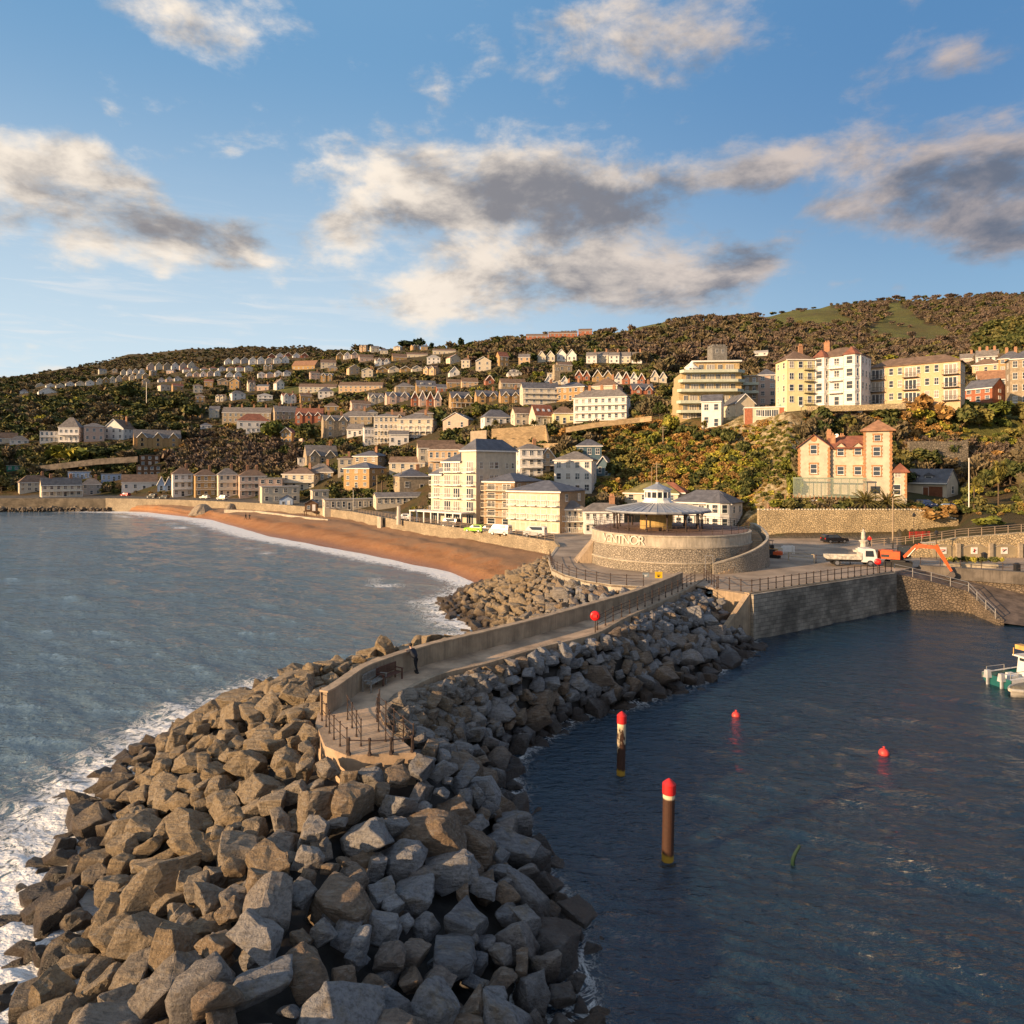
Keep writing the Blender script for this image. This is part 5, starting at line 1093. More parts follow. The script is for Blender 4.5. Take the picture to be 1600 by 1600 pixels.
mb = MB(); mb.lathe([(2.0, g.z(581)), (2.0, g.z(575)), (2.2, g.z(575)+.02), (2.2, g.z(574)), (1.2, g.z(571)), (.5, g.z(567)), (.6, g.z(565)), (.1, g.z(562))], 16, (g.x(1083), 1.5)); mb.build('turret', trim, g.r)
for i in range(3): add_win(g.r, g.x(1083)-1+i, g.z(581)+.2, .5, 1.0, -.6)
root, W_, D_, H, zr = house(1160, 1184, 640, 588, 588, 'flat', 6, 4, 2, 'tan', 'slate', .8, 'narrow brown side wing with green balcony bands right of the balcony hotel', '', None, 'hotel wing', 'hotel_wing', Y=212)
for f in (2, 3):
    mb = MB(); mb.box(-W_/2-.2, W_/2+.2, -1.2, -.02, f*H/4-.2, f*H/4+.6); mb.build('balcony', pale, root)
# yellow block and white bay block
root, W_, D_, H, zr = house(1212, 1272, 634, 562, 546, 'hip', 24, 4, 3, 'yellow', 'brown', 1.0, 'pale yellow four-storey block with brown hipped roof on the cliff edge', 's2c1', None, 'apartment block', 'apartment_block', Y=170)
for f in range(4): balcony(root, W_*.32, 0, f*H/4+.3, 2.6, .8, m=iron)
root, W_, D_, H, zr = house(1271, 1361, 634, 557, 541, 'hip', -16, 4, 1, 'white', 'brown', .8, 'white four-storey block with two full-height bays and red ridge tiles', 'ns3', None, 'apartment block', 'apartment_block', Y=168)
for sx_ in (-.34, .30):
    mb = MB(); cx = sx_*W_; pr = [(cx-1.9,.1),(cx-1.2,-1.3),(cx+1.2,-1.3),(cx+1.9,.1)]; mb.prism(pr, -.5, H); b_ = mb.build('bay', WM['white'], root)
    mb = MB(); mb.prism([(cx-2.3,2.5),(cx-2.3,-.1),(cx-1.4,-1.7),(cx+1.4,-1.7),(cx+2.3,-.1),(cx+2.3,2.5)], H, H+2.1, [(cx-.1,2.6),(cx-.1,.5),(cx-.05,.4),(cx+.05,.4),(cx+.1,.5),(cx+.1,2.6)]); mb.build('bay_roof', RM['red'], b_)
    for f in range(4):
        add_win(root, cx, f*H/4+.8, 1.5, 1.9, -1.3, me=WINS[1])
        for sg in (-1, 1): add_win(root, cx+sg*1.55, f*H/4+.8, .8, 1.9, -.6, rz=R(63)*sg, me=WINS[3])
        mb = MB(); mb.prism([(cx-2.0,0),(cx-1.3,-1.42),(cx+1.3,-1.42),(cx+2.0,0)], f*H/4+.25, f*H/4+.45) ; mb.build('string_course', trim, b_)
for f in range(1, 4): balcony(root, -.02*W_, 0, f*H/4+.1, W_*.3, 1.3)
chimney(root, -W_*.3, D_*.4, H, H+4.2, 1.4, 3)
# peach flats
root, W_, D_, H, zr = house(1359, 1508, 629, 570, 556, 'hip', -10, 3, 10, 'peach', 'brown', .38, 'long peach brick flats of three storeys with balconies on the cliff road', 'ns2', None, 'flats', 'flats', Y=165)
for cx in (-.41, -.03, .40):
    for f in range(3): add_win(root, W_*cx, f*H/3+.2, 2.6, 2.3, -.06, me=WIND[rnd.choice((1, 2))]); balcony(root, W_*cx, 0, f*H/3+.1, 3.3, 1.1, m=iron)
# curved brick bungalow on the cliff edge
root, W_, D_, H, zr = house(1162, 1252, 655, 637, 637, 'flat', 4, 1, 2, 'cream', 'white', .5, 'low curved bungalow of brick and white with wide windows at the cliff edge', '', None, 'bungalow', 'bungalow', Y=172)
for a, b in ((-.5, -.36), (.0+.12, .20), (.38, .502)):
    mb = MB(); mb.box(W_*a, W_*b, -.08, -.004, -2, H-.02); mb.build('brick_pier', WM['brick'], root)
for cx in (-.2, -.08, .04, .29): add_win(root, W_*cx, .7, 1.6 if cx < .2 else 2.3, 1.7, -.02, me=WIND[1])
mb = MB(); mb.prism([(1,1.5),(5,1.5),(5,4.5),(1,4.5)], H+.28, H+2.0, [(2.9,2.9),(3.1,2.9),(3.1,3.1),(2.9,3.1)]); mb.build('glass_lantern', mat('green_glass', (.25,.4,.38), .15), root)
# villa with terracotta quoins
terra = mat('terracotta', (.40,.20,.09), .85, .15, 3)
g = Fr('villa', 'cream villa with terracotta quoins, red roofs and a square tower above the stone wall', 'villa', 1318, 776, 133, -4, (1240, 1416, 658, 776))
mb = MB(); x = g.x; z = g.z
mb.box(x(1246), x(1296), 0, 9, -2, z(697)); gable_tri(mb, x(1246), x(1296), 0, 9, z(697), z(679))
mb.box(x(1296)+.003, x(1350), .8, 8.5, -2, z(699)); mb.box(x(1350)+.003, x(1391), -.6, 5.2, -2, z(674)); mb.build('wall', mat('villa_render', (.52,.45,.34), .85, .1, .8), g.r)
mb = MB(); roofslab_y(mb, x(1271), x(1296)-x(1271), -.5, 9.3, z(697), z(679), ov=.45); mb.build('gable_roof', RM['red'], g.r)
mb = MB(); yr = 4.6; roofslab(mb, [(.2, z(701)), (yr, z(681)), (9, z(701))], x(1290), x(1352)); rf_ = mb.build('roof', RM['red'], g.r)
mb = MB(); hiproof(mb, x(1350)-.7, x(1391)+.7, -1.3, 5.9, z(675), z(658)); mb.build('tower_roof', RM['orange'], g.r)
for cxp in (1313, 1340):
    mb = MB(); gable_tri(mb, x(cxp)-1.1, x(cxp)+1.1, .45, 3, z(700), z(692)); mb.build('gablet', mat('villa_render', (.52,.45,.34), .85, .1, .8), g.r); mb = MB(); roofslab_y(mb, x(cxp), 1.1, .2, 3.2, z(700), z(692)); mb.build('gablet_roof', RM['red'], g.r)
for (cxp, n) in ((1292, 3), (1300, 1), (1313, 2)): chimney(rf_, x(cxp), 4.2 if n != 1 else 2.2, z(695), z(673 if n == 3 else 680), .9, n)
mb = MB(); mb.lathe([(.02,0),(.42,.09),(.40,.12),(.02,.05)], 16); mb.build('satellite_dish', trim, rf_, loc=(x(1306), 2.0, z(680)), rot=(R(70), 0, R(-20)))
def qwin(px_, pyb, pyt, y, w_=1.25):
    xx = x(px_); z0, z1 = z(pyb), z(pyt); mb = MB()
    for sg in (-1, 1):
        k = 0; zz = z0
        while zz < z1: ext = .30 if k % 2 else .16; a, b = sorted((xx+sg*w_/2, xx+sg*(w_/2+ext))); mb.box(a, b, y-.09, y-.003, zz, min(zz+.34, z1)); zz += .345; k += 1
    mb.box(xx-w_/2-.3, xx+w_/2+.3, y-.12, y-.003, z1+.003, z1+.3); mb.box(xx-w_/2-.25, xx+w_/2+.25, y-.14, y-.003, z0-.2, z0-.003)
    s_ = mb.build('window_surround', terra, g.r); add_win(g.r, xx, z0, w_, z1-z0, y, me=WINS[1])
for px_, b1, t1, b2, t2, yy in ((1270.5, 740, 725, 709, 694.5, 0), (1313, 741.5, 729, 712, 699, .8), (1340, 742, 729, 711, 699, .8), (1369, 743, 729, 713, 699, -.6)):
    qwin(px_, b1, t1, yy); qwin(px_, b2, t2, yy)
qwin(1370, 690, 681, -.6, 1.1)
mb = MB()
for px_, yy, ybt in ((1246.5, 0, 697), (1295, 0, 697), (1350.5, -.6, 675), (1390, -.6, 675)):
    zz = 0; k = 0
    while zz < z(ybt)-.4: w_ = .55 if k % 2 else .35; xx = x(px_); mb.box(xx-w_/2, xx+w_/2, yy-.07, yy-.003, zz, zz+.38); zz += .42; k += 1
mb.build('quoins', terra, g.r)
mb = MB(); mb.lathe([(.25,0),(.55,0),(.55,.1),(.25,.1)], 20); mb.build('round_window', terra, g.r, loc=(x(1270.5), -.02, z(685)), rot=(R(90), 0, 0))
for px_ in (1367, ): 
    mb = MB(); pr = [(x(px_)-.9, -.66, z(768))] ; mb.box(x(px_)-.8, x(px_)+.8, -.66, -.61, z(770), z(759)); mb.lathe([(.8, -.66), (.8, -.61)], 20) if False else None; mb.build('door', glass, g.r)
mb = MB(); mb.box(x(1391)+.003, x(1413), -.2, 4, -2, z(738)); an = mb.build('annexe', mat('villa_render', (.52,.45,.34), .85, .1, .8), g.r); mb = MB(); hiproof(mb, x(1391)-.2, x(1413)+.5, -.7, 4.5, z(738), z(725)); mb.build('roof', RM['red'], an)
add_win(g.r, x(1400), z(745), 1.1, .9, -.2); add_win(g.r, x(1399), .5, 1.2, 2.0, -.2, me=WINS[1])
mb = MB()
for zz in range(12): mb.box(x(1413)-(.45 if zz % 2 else .3), x(1413)+.02, -.27, -.203, zz*.42, zz*.42+.38)
mb.build('quoins', terra, an)
# conservatory
gl = bpy.data.materials.new('conservatory_glass'); gl.use_nodes = True; b = gl.node_tree.nodes['Principled BSDF']; b.inputs['Base Color'].default_value = (.45,.55,.48,1); b.inputs['Roughness'].default_value = .03; b.inputs['Transmission Weight'].default_value = .0; b.inputs['Alpha'].default_value = .16
cg = mat('conservatory_frame', (.20,.25,.18), .5, .05, 1)
mb = MB(); a, b_ = x(1241), x(1354); n = 9; yf = -3.2
for i in range(n+1): xx = a+(b_-a)*i/n; mb.box(xx-.05, xx+.05, yf-.05, yf+.05, 0, z(748))
mb.box(a-.1, b_+.1, yf-.15, yf+.1, z(748), z(748)+.25); mb.box(a, b_, yf-.04, yf+.04, -.02, .12); mb.box(a-.1, a+.1, yf+.1, -.1, z(748), z(748)+.25)
cf_ = mb.build('conservatory', cg, g.r)
mb = MB(); mb.box(a+.05, b_-.05, yf-.01, yf+.01, .12, z(748)); mb.box(a, a+.02, yf+.05, -.05, .05, z(748)); mb.box(a+.1, b_-.1, yf+.1, -.05, z(748)+.1, z(748)+.14); mb.build('glazing', gl, cf_)
# terrace fence, steps of decking
t_ = thing('terrace_fence', 'row of short timber posts and pale boards edging the villa terrace', 'fence', (g.r.location.x, g.r.location.y, g.z0), g.rz)
mb = MB()
for i in range(16): xx = x(1230)+(x(1330)-x(1230))*i/15; mb.box(xx-.09, xx+.09, -5.6, -5.42, -1.2, .35)
mb.build('post', mat('weathered_post', (.30,.17,.09), .9), t_); tag(t_.children[0], kind='stuff')
mb = MB(); mb.box(x(1230), x(1335), -5.35, -5.25, -1.3, -.5); mb.build('board', trim, t_)
mb = MB(); mb.box(x(1205), x(1335), -9.2, -5.25, -2.9, -1.25); tag(mb.build('terrace_step', mat('brown_decking', (.26,.17,.12), .9), loc=g.r.location, rot=(0,0,g.rz)), 'brown stepped terrace below the villa fence', 'terrace')
t_ = thing('garden_fence', 'lower weathered rail fence between the villa terrace and the stone wall', 'fence', (g.r.location.x, g.r.location.y, g.z0), g.rz)
mb = MB()
for zz in (-2.3, -1.8): mb.box(x(1208), x(1320), -9.5, -9.42, zz, zz+.12)
mb.build('rail', mat('weathered_post', (.3,.2,.1)), t_); mb = MB()
for i in range(14): xx = x(1208)+(x(1320)-x(1208))*i/13; mb.box(xx-.07, xx+.07, -9.58, -9.5, -3, -1.4)
tag(mb.build('post', mat('weathered_post', (.3,.2,.1)), t_), kind='stuff')
# garage building right of the villa
root, W_, D_, H, zr = house(1415, 1497, 778, 754, 734, 'gable', -24, 1, 1, 'cream', 'slate', .62, 'long cream garage house with dark slate roof, twin dormers and brown door beside the villa', 's1', None, 'garage', 'garage', Y=141)
mb = MB(); mb.box(-.5, 3.2, -.06, -.003, 0, 2.4); mb.build('garage_door', mat('brown_door', (.20,.07,.03), .6), root)
for xx in (-2.6, .2):
    mb = MB(); mb.box(xx-.9, xx+.9, .8, 3.5, H-.2, H+1.5); gable_tri(mb, xx-1.05, xx+1.05, .7, 4, H+1.5, H+2.1); mb.build('dormer', RM['slate'], root); add_win(root, xx, H+.15, 1.4, 1.15, .8, me=WINS[1])
# church tower in the hilltop wood, belvedere, mast
for (x0, x1, yb, ye, Y_, lab, nm) in ((1107, 1134, 566, 543, 400, 'square grey stone church tower standing in the dark hilltop wood', 'church_tower'), (864, 874, 590, 571, 305, 'small square stone belvedere tower above the twin gables', 'belvedere')):
    g = Fr(nm, lab, 'tower', (x0+x1)/2, yb, Y_, 20, (x0, x1, ye, yb)); w_ = (x1-x0)*g.sx*.42; h_ = g.z(ye); m_ = WM['stone'] if nm == 'belvedere' else mat('grey_stone', (.22,.21,.19), .9, .2, 1)
    mb = MB(); mb.box(-w_, w_, -w_, w_, -1.2, h_); mb.build('wall', m_, g.r); mb = MB()
    for i in range(4):
        for j in range(4):
            if i in (0, 3) or j in (0, 3): a = -w_+2*w_*i/4; b_ = -w_+2*w_*j/4; mb.box(a, a+w_*.3, b_, b_+w_*.3, h_, h_+w_*.25)
    mb.box(-w_*1.06, w_*1.06, -w_*1.06, w_*1.06, h_-.4, h_-.003); mb.build('battlements', m_, g.r)
    for i in (-.4, .4): add_win(g.r, w_*i, h_*.55, w_*.35, h_*.25, -w_, me=WINS[0])
# hillside and cliff walls
tanw = mat('tan_retaining_wall', (.50,.36,.20), .9, .12, .5, .4, 1.4, kind='brick')
def hwall(label, pts, Y0, Y1, hpx, m, th=.8):      # pts: (x, ytop)
    n = len(pts); P = [px(p[0], p[1], Y0+(Y1-Y0)*i/(n-1)) for i, p in enumerate(pts)]
    mb = MB(); wallstrip(mb, [Vector((p.x, p.y, 0)) for p in P], 0, th, [p.z - hpx*p.y/F for p in P], [p.z for p in P]); return tag(mb.build('retaining_wall', m), label, 'wall')
hwall('long tan retaining wall below the row of bungalows on the hill', [(768,670),(800,668),(852,664),(856,690)], 221, 214, 26, tanw)
hwall('lower slanting tan wall descending under the long retaining wall', [(776,681),(840,693),(878,692)], 212, 206, 15, tanw)
hwall('square pale end of the hillside retaining wall left of the palms', [(735,674),(760,672)], 214, 213, 18, mat('pale_wall', (.50,.40,.28), .9, .1))
hwall('sandy garden wall sweeping below the white crescent', [(884,668),(930,660),(1000,652),(1018,650)], 215, 208, 8, tanw)
hwall('rubble garden wall along the cliff road under the peach flats', [(1262,634),(1330,633),(1415,630)], 165, 161, 9, rubble)
hwall('ivied rubble retaining wall on the slope behind the garage', [(1421,690),(1450,689),(1500,690),(1513,687)], 152, 152, 40, mat('grey_rubble', (.30,.25,.18), .9, .2, .5, .8, 1.6, kind='rubble'))
hwall('grey flint wall behind the sea wall on the far left slope', [(60,728),(150,717),(215,713)], 322, 326, 9, mat('grey_flint', (.17,.14,.11), .9, .3, .5, .6, 1.6))
sw = wall('stone_wall', 'tall golden rubble stone wall behind the parked black car', [(43.8,121.2),(72,121.4),(79.5,121.6)], .8, 3, [9.4,9.4,7.6], rubble)
mb = MB()
for i in range(64):
    xx = 43.9+i*.555; zz = 9.4 if xx < 72 else 9.4-(xx-72)*.24; mb.ball((xx, 121.6, zz+.06), .26, 4, .7)
mb.build('coping_stones', mat('pale_coping', (.55,.50,.40), .9), sw); tag(sw.children[0], kind='stuff')
# arched wall on the right
aw = thing('arcade_wall', 'low rubble wall with bricked-up arches and white signs at the right edge', 'wall', (0,0,0))
AX = [(1418, 870, 5.4), (1458, 853, 6.6), (1500, 845, 7.2), (1600, 834, 7.9), (1720, 826, 8.4)]
P = [Vector((px(a, 0, 94.6).x, 94.6, 0)) for a, b, c in AX]; mb = MB(); wallstrip(mb, P, 0, 1.2, 4.3, [c for a, b, c in AX]); mb.build('wall', rubble, aw)
panel = mat('arch_panel', (.36,.29,.18), .85, .12, 1); pil = mat('pilaster', (.34,.28,.20), .9, .15, 2)
for k, (a, b) in enumerate([(1455,1495),(1501,1546),(1549,1592),(1598,1642)]):
    xa, xb = px(a, 0, 94.5).x, px(b, 0, 94.5).x; w_ = xb-xa; mb = MB(); n = 10
    pr = [(xa+.2, 4.6)] + [(xa+.2+(w_-.4)*i/n, 5.75 + .45*math.sin(math.pi*i/n)) for i in range(n+1)] + [(xb-.2, 4.6)]
    m_ = len(pr); mb.add([(p[0], 94.56, p[1]) for p in pr] + [(p[0], 94.62, p[1]) for p in pr], [tuple(range(m_))] + [(i, m_+i, m_+(i+1) % m_, (i+1) % m_) for i in range(m_)]); mb.build('arch_panel', panel, aw)
    mb = MB(); 
    for i in range(n): a_, b2 = pr[1+i], pr[2+i]; mb.add([(a_[0],94.5,a_[1]),(b2[0],94.5,b2[1]),(b2[0],94.5,b2[1]+.16),(a_[0],94.5,a_[1]+.16),(a_[0],94.6,a_[1]+.16),(b2[0],94.6,b2[1]+.16)], [(0,1,2,3),(3,2,5,4)])
    mb.build('arch_ring', pil, aw)
    mb = MB(); mb.box(xb-.15, xb+.35, 94.2, 94.6, 4.5, 6.5); mb.build('pilaster', pil, aw)
    if k < 3:
        mb = MB(); xm = (xa+xb)/2-.1; mb.box(xm-.45, xm+.45, 94.48, 94.54, 5.0, 5.9); mb.cur = 1
        mb.box(xm-.3, xm+.3, 94.46, 94.475, 5.5, 5.62) if k != 1 else mb.box(xm-.1, xm+.1, 94.46, 94.475, 5.2, 5.7); mb.cur = 2; mb.tube((xm-.2, 94.46, 5.3), (xm+.22, 94.46, 5.45+.1*k), .05, 5)
        s_ = mb.build('sign', [trim, mat('sign_red', (.6,.06,.04), .5), black]); tag(s_, ['white warning sign on the leftmost wall arch', 'white warning sign with a red bar on the second wall arch', 'white warning sign on the third wall arch'][k], 'sign')

# ------------------------------------------------------------------ the drum with its bandstand
DC = (21.0, 91.0); DRt = 10.2; ZT = 8.85
dr = thing('drum_building', 'round stone and concrete drum with raised wall lettering on the promenade', 'building', (DC[0], DC[1], PROM)); H = ZT-PROM
BOXES.append((917, 1195, 820, 898, 91))
N = 96
mb = MB(); mb.lathe([(10.75, -.3), (10.62, 1.05)], N); mb.build('plinth', rubble2, dr)
mb = MB(); mb.lathe([(10.7, 1.05), (10.72, 1.2), (10.56, 1.24)], N); mb.build('string_course', conc_l, dr)
mb = MB(); mb.lathe([(10.54, 1.22), (10.36, 2.85)], N); mb.build('drum_wall', rubble2, dr)
mb = MB(); mb.lathe([(10.42, 2.85), (10.44, 3.0), (10.32, 3.02), (10.22, H-.18), (10.34, H-.16), (10.34, H)], N); mb.build('concrete_band', conc_l, dr, smooth=False)
mb = MB(); mb.lathe([(9.9, H+.004), (9.9, H+.03)], N); mb.build('terrace_floor', mat('red_paving', (.20,.12,.09), .9), dr)
# lettering
ang0, ang1 = R(205.0), R(241.0)
txt = 'VENTNOR'; tcv = []
for ch in txt:
    cu = bpy.data.curves.new('t', 'FONT'); cu.body = ch; cu.size = 1.55; cu.extrude = .07; cu.resolution_u = 4; o = bpy.data.objects.new('t', cu); col.objects.link(o)
    dg = bpy.context.evaluated_depsgraph_get(); dg.update(); me = bpy.data.meshes.new_from_object(o.evaluated_get(dg)); bpy.data.objects.remove(o); bpy.data.curves.remove(cu)
    w_ = max(v.co.x for v in me.vertices)-min(v.co.x for v in me.vertices); tcv.append((me, w_, min(v.co.x for v in me.vertices)))
gap = ((ang1-ang0)*10.3 - sum(t[1] for t in tcv))/(len(txt)-1); pos = 0
lm = mat('letter_concrete', (.62,.56,.46), .7, .1, 2)
for me, w_, mn in tcv:
    for v in me.vertices:
        s_ = pos + v.co.x - mn; a_ = ang0 + s_/10.3; r_ = 10.34 + .02 + v.co.z; v.co = Vector((r_*math.cos(a_), r_*math.sin(a_), 3.12 + v.co.y*1.0))
    me.materials.append(lm); link('letter', me, dr); pos += w_ + gap
# stair wall wrapping the right side
def helix_wall(a0, a1, r0, r1, zb, z0, z1, th, n=40):
    mb = MB(); vs = []; fs = []
    for i in range(n+1):
        t_ = i/n; a_ = a0+(a1-a0)*t_; r_ = r0+(r1-r0)*min(1, t_*1.6); zz = z0+(z1-z0)*min(1, t_*1.05)
        for rr_, z_ in ((r_, zb), (r_-.12, zz), (r_-th, zz), (r_-th, zb)): vs.append((rr_*math.cos(a_), rr_*math.sin(a_), z_))
    for i in range(n):
        for k in range(4): fs.append((4*i+k, 4*(i+1)+k, 4*(i+1)+(k+1) % 4, 4*i+(k+1) % 4))
    fs += [(0,1,2,3), (4*n+3,4*n+2,4*n+1,4*n)]; mb.add(vs, fs); return mb
helix_wall(R(-77), R(14), 11.5, 12.5, -.3, 1.1, H+.35, .4).build('stair_wall', rubble2, dr)
mb = helix_wall(R(-77), R(14), 11.53, 12.53, 0, 1.1, H+.35, .46)
vs = mb.v; mb2 = MB(); v2 = []; 
for i in range(0, len(vs), 4):
    a_, b_ = Vector(vs[i+1]), Vector(vs[i+2]); v2 += [a_+Vector((0,0,.003)), a_+Vector((0,0,.16)), b_+Vector((0,0,.16)), b_+Vector((0,0,.003))]
n = len(v2)//4-1; fs = []
for i in range(n):
    for k in range(4): fs.append((4*i+k, 4*(i+1)+k, 4*(i+1)+(k+1) % 4, 4*i+(k+1) % 4))
mb2.add(v2, fs); mb2.build('stair_coping', conc_l, dr)
mb = MB(); ns = 26
for i in range(ns):
    a0_ = R(-74)+R(86)*i/ns; a1_ = R(-74)+R(86)*(i+1)/ns; zz = .17*(i+1); pr = [(r_*math.cos(a_), r_*math.sin(a_)) for r_, a_ in ((10.15,a0_),(11.7,a0_),(11.7,a1_),(10.15,a1_))]; mb.prism(pr, -.2, zz)
mb.build('stairs', conc, dr)
mb = MB(); mb.box(11.1*math.cos(R(-79))-.5, 11.1*math.cos(R(-79))-.42, 11.1*math.sin(R(-79))-.1, 11.1*math.sin(R(-79)), 0, 2.1); mb.box(11.1*math.cos(R(-79))+.4, 11.1*math.cos(R(-79))+.48, 11.1*math.sin(R(-79))-.1, 11.1*math.sin(R(-79)), 0, 2.1); mb.box(11.1*math.cos(R(-79))-.5, 11.1*math.cos(R(-79))+.48, 11.1*math.sin(R(-79))-.1, 11.1*math.sin(R(-79)), 2.1, 2.18); mb.build('gate_frame', steel, dr)
mb = MB(); mb.add([(-10.3,-1.5,2.8),(-12.6,-1.9,0),(-10.6,-1.9,0),(-10.3,1.5,2.8),(-12.6,1.9,0),(-10.6,1.9,0)], [(0,1,2),(5,4,3),(0,3,4,1),(1,4,5,2),(2,5,3,0)]); mb.build('flank_stair', conc, dr)
# railings
def railing(label, pts, h=1.1, sp=1.6, nr=2, r=.03, pr_=.045, m=None, post=True, grp=None, name='railing', knob=True):
    pts = [Vector(p) for p in pts]; t_ = thing(name, label, 'railing', tuple(pts[0]), 0, grp); o = pts[0]; P = [p-o for p in pts]; m = m or iron
    mb = MB()
    for k in range(nr): zz = h*(1-.86*k/nr) if nr > 1 else h; mb.path([p+Vector((0,0,zz)) for p in P], r, 5)
    mb.build('rail', m, t_)
    L = [0]
    for a, b in zip(P[:-1], P[1:]): L.append(L[-1]+(b-a).length)
    n = max(1, round(L[-1]/sp)); pm = None
    for i in range(n+1):
        s_ = L[-1]*i/n; j = max(k for k in range(len(L)) if L[k] <= s_+1e-6); j = min(j, len(P)-2); q = P[j]+(P[j+1]-P[j])*((s_-L[j])/max(1e-6, L[j+1]-L[j]))
        if pm is None:
            mb = MB(); mb.tube((0,0,-.02), (0,0,h+.02), pr_, 6)
            if knob: mb.ball((0,0,h+.06), pr_*1.7, 3); mb.lathe([(pr_*2, -.02), (pr_*1.6, .12)], 6)
            ob = mb.build('post', m, t_, loc=q); pm = ob.data
        else: link('post', pm, t_, q)
    return t_
circ = [Vector((DC[0]+9.95*math.cos(R(a_)), DC[1]+9.95*math.sin(R(a_)), ZT+.03)) for a_ in range(-30, 331, 6)]
railing('thin dark railing round the top of the drum', circ, 1.05, 1.5, 3, .022, .03, knob=False)
# bandstand
BC = (19.3, 90.6)
bs_ = thing('bandstand', 'open bandstand with wide ribbed grey roof and white lantern on top of the drum', 'bandstand', (BC[0], BC[1], ZT+.03)); lead = mat('lead_roof', (.33,.35,.38), .45, .12, 1.5, .1, 3, metal=.2)
BOXES.append((940, 1110, 760, 840, 91))
nS = 14; zr0 = 2.35
for k in range(nS):
    a_ = 2*math.pi*(k+.5)/nS; mb = MB(); cx, cy = 5.7*math.cos(a_), 5.7*math.sin(a_); mb.tube((cx,cy,0),(cx,cy,zr0),.10,8); mb.tube((cx,cy,0),(cx,cy,.4),.16,8); mb.tube((cx,cy,zr0-.55),(cx*1.1,cy*1.1,zr0),.05,5); mb.tube((cx,cy,zr0-.3),(cx,cy,zr0),.16,8); mb.build('column', iron, bs_)
def ngon(r_, n=nS): return [(r_*math.cos(2*math.pi*k/n), r_*math.sin(2*math.pi*k/n)) for k in range(n)]
mb = MB(); mb.prism(ngon(6.95), zr0+.05, zr0+.22); mb.prism(ngon(6.95), zr0+.22, zr0+1.15, ngon(1.75)); ro = mb.build('roof', lead, bs_)
mb = MB()
for k in range(nS*3):
    a_ = 2*math.pi*k/(nS*3); c, s_ = math.cos(a_), math.sin(a_); rr_ = 6.9*math.cos(math.pi/nS)/max(math.cos((a_ % (2*math.pi/nS))-math.pi/nS), .9)
    mb.tube((rr_*c, rr_*s_, zr0+.26), (1.8*c, 1.8*s_, zr0+1.16), .035, 4)
mb.build('roof_rib', lead, ro); tag(ro.children[0], kind='stuff')
mb = MB(); mb.prism(ngon(7.05), zr0-.06, zr0+.05); mb.build('fascia', mat('dark_soffit', (.10,.10,.11), .7), ro)
mb = MB(); mb.prism(ngon(2.15), zr0+1.05, zr0+1.4, ngon(1.8)); mb.prism(ngon(1.75), zr0+1.4, zr0+1.75); mb.prism(ngon(1.72), zr0+2.5, zr0+2.75); mb.prism(ngon(1.9), zr0+2.75, zr0+2.85)
for k in range(nS): a_ = 2*math.pi*k/nS; mb.tube((1.66*math.cos(a_), 1.66*math.sin(a_), zr0+1.75), (1.66*math.cos(a_), 1.66*math.sin(a_), zr0+2.5), .1, 5)
ln = mb.build('lantern', trim, ro)
mb = MB(); mb.prism(ngon(1.55), zr0+1.75, zr0+2.5); mb.build('lantern_glazing', glass, ln)
mb = MB(); mb.prism(ngon(1.95), zr0+2.85, zr0+3.55, ngon(.35)); mb.tube((0,0,zr0+3.55), (0,0,zr0+3.8), .3, 8, .2); mb.build('lantern_roof', lead, ln)
mb = MB(); mb.tube((0,0,zr0+3.8), (0,0,zr0+4.15), .12, 8, .02); mb.ball((0,0,zr0+3.95), .12, 5); mb.build('finial', terra, ln)
mb = MB(); mb.lathe([(2.1, 0), (2.1, zr0)], 24, (-.2, 0)); mb.build('inner_wall', mat('ochre_wall', (.50,.34,.12), .85), bs_)
mb = MB(); mb.box(-5.2, -3.2, -3, -2.4, 0, .45); tag(mb.build('seat', mat('dark_timber', (.1,.05,.03)), loc=(BC[0]+3, BC[1]-1, ZT+.04)), 'dark low seat under the bandstand roof', 'seat')
# ------------------------------------------------------------------ promenade furniture
P3 = lambda x, y, z=PROM: pz(x, y, z)
hr = [Vector((21.2,70.2,PROM+.09)), Vector((23.55,67.7,PROM+.12)), Vector((45.1,81.2,PROM+.12))]
railing('long dark railing with many posts along the top of the harbour wall', hr, 1.1, 1.25, 2, .028, .05)
railing('double-railed fence at the landward end of the breakwater path', [P3(1100,905), Vector((21.1,70.35,PROM))], 1.1, 1.3, 3, .03, .05)
op = [p + Vector((0,0,.09)) for p in offset(outer, .14)][::3]
iL = [i for i, p in enumerate(op) if p.y > 50.6]
railing('railing along the harbour side of the breakwater path', [op[i] for i in iL] , 1.05, 1.75, 3, .025, .04)
ar = catmull([Vector((p[0], p[1], PROM+.05)) for p in PR[1:7]], 5); ar = offset(ar, .2)
railing('curved railing round the sunlit terrace edge below the drum', ar, 1.05, 1.7, 3, .028, .04)
railing('pale handrail sloping down the slipway wall', [(45.4,81.1,4.5),(49,80.6,3.7),(53.2,79.7,2.6),(52.7,77,1.7),(52.1,73.6,.7)], 1.0, 2.0, 2, .04, .045, m=steel, knob=False)
railing('low dark railing on the esplanade right of the excavator', [(51.5,86.1,PROM),(60.2,80.3,PROM),(72,75.5,PROM)], 1.0, 2.2, 2, .025, .045)
railing('long pale railing climbing the ramp road above the arches', [(px(1362,0,106).x,106,PROM+.2),(px(1405,0,103).x,103,5.3),(px(1458,0,95.4).x,95.4,6.7),(px(1500,0,95.3).x,95.3,7.25),(px(1600,0,95.3).x,95.3,7.95),(px(1720,0,95.3).x,95.3,8.4)], 1.1, 1.9, 3, .035, .05, m=mat('weathered_rail', (.32,.24,.17), .8), knob=False)
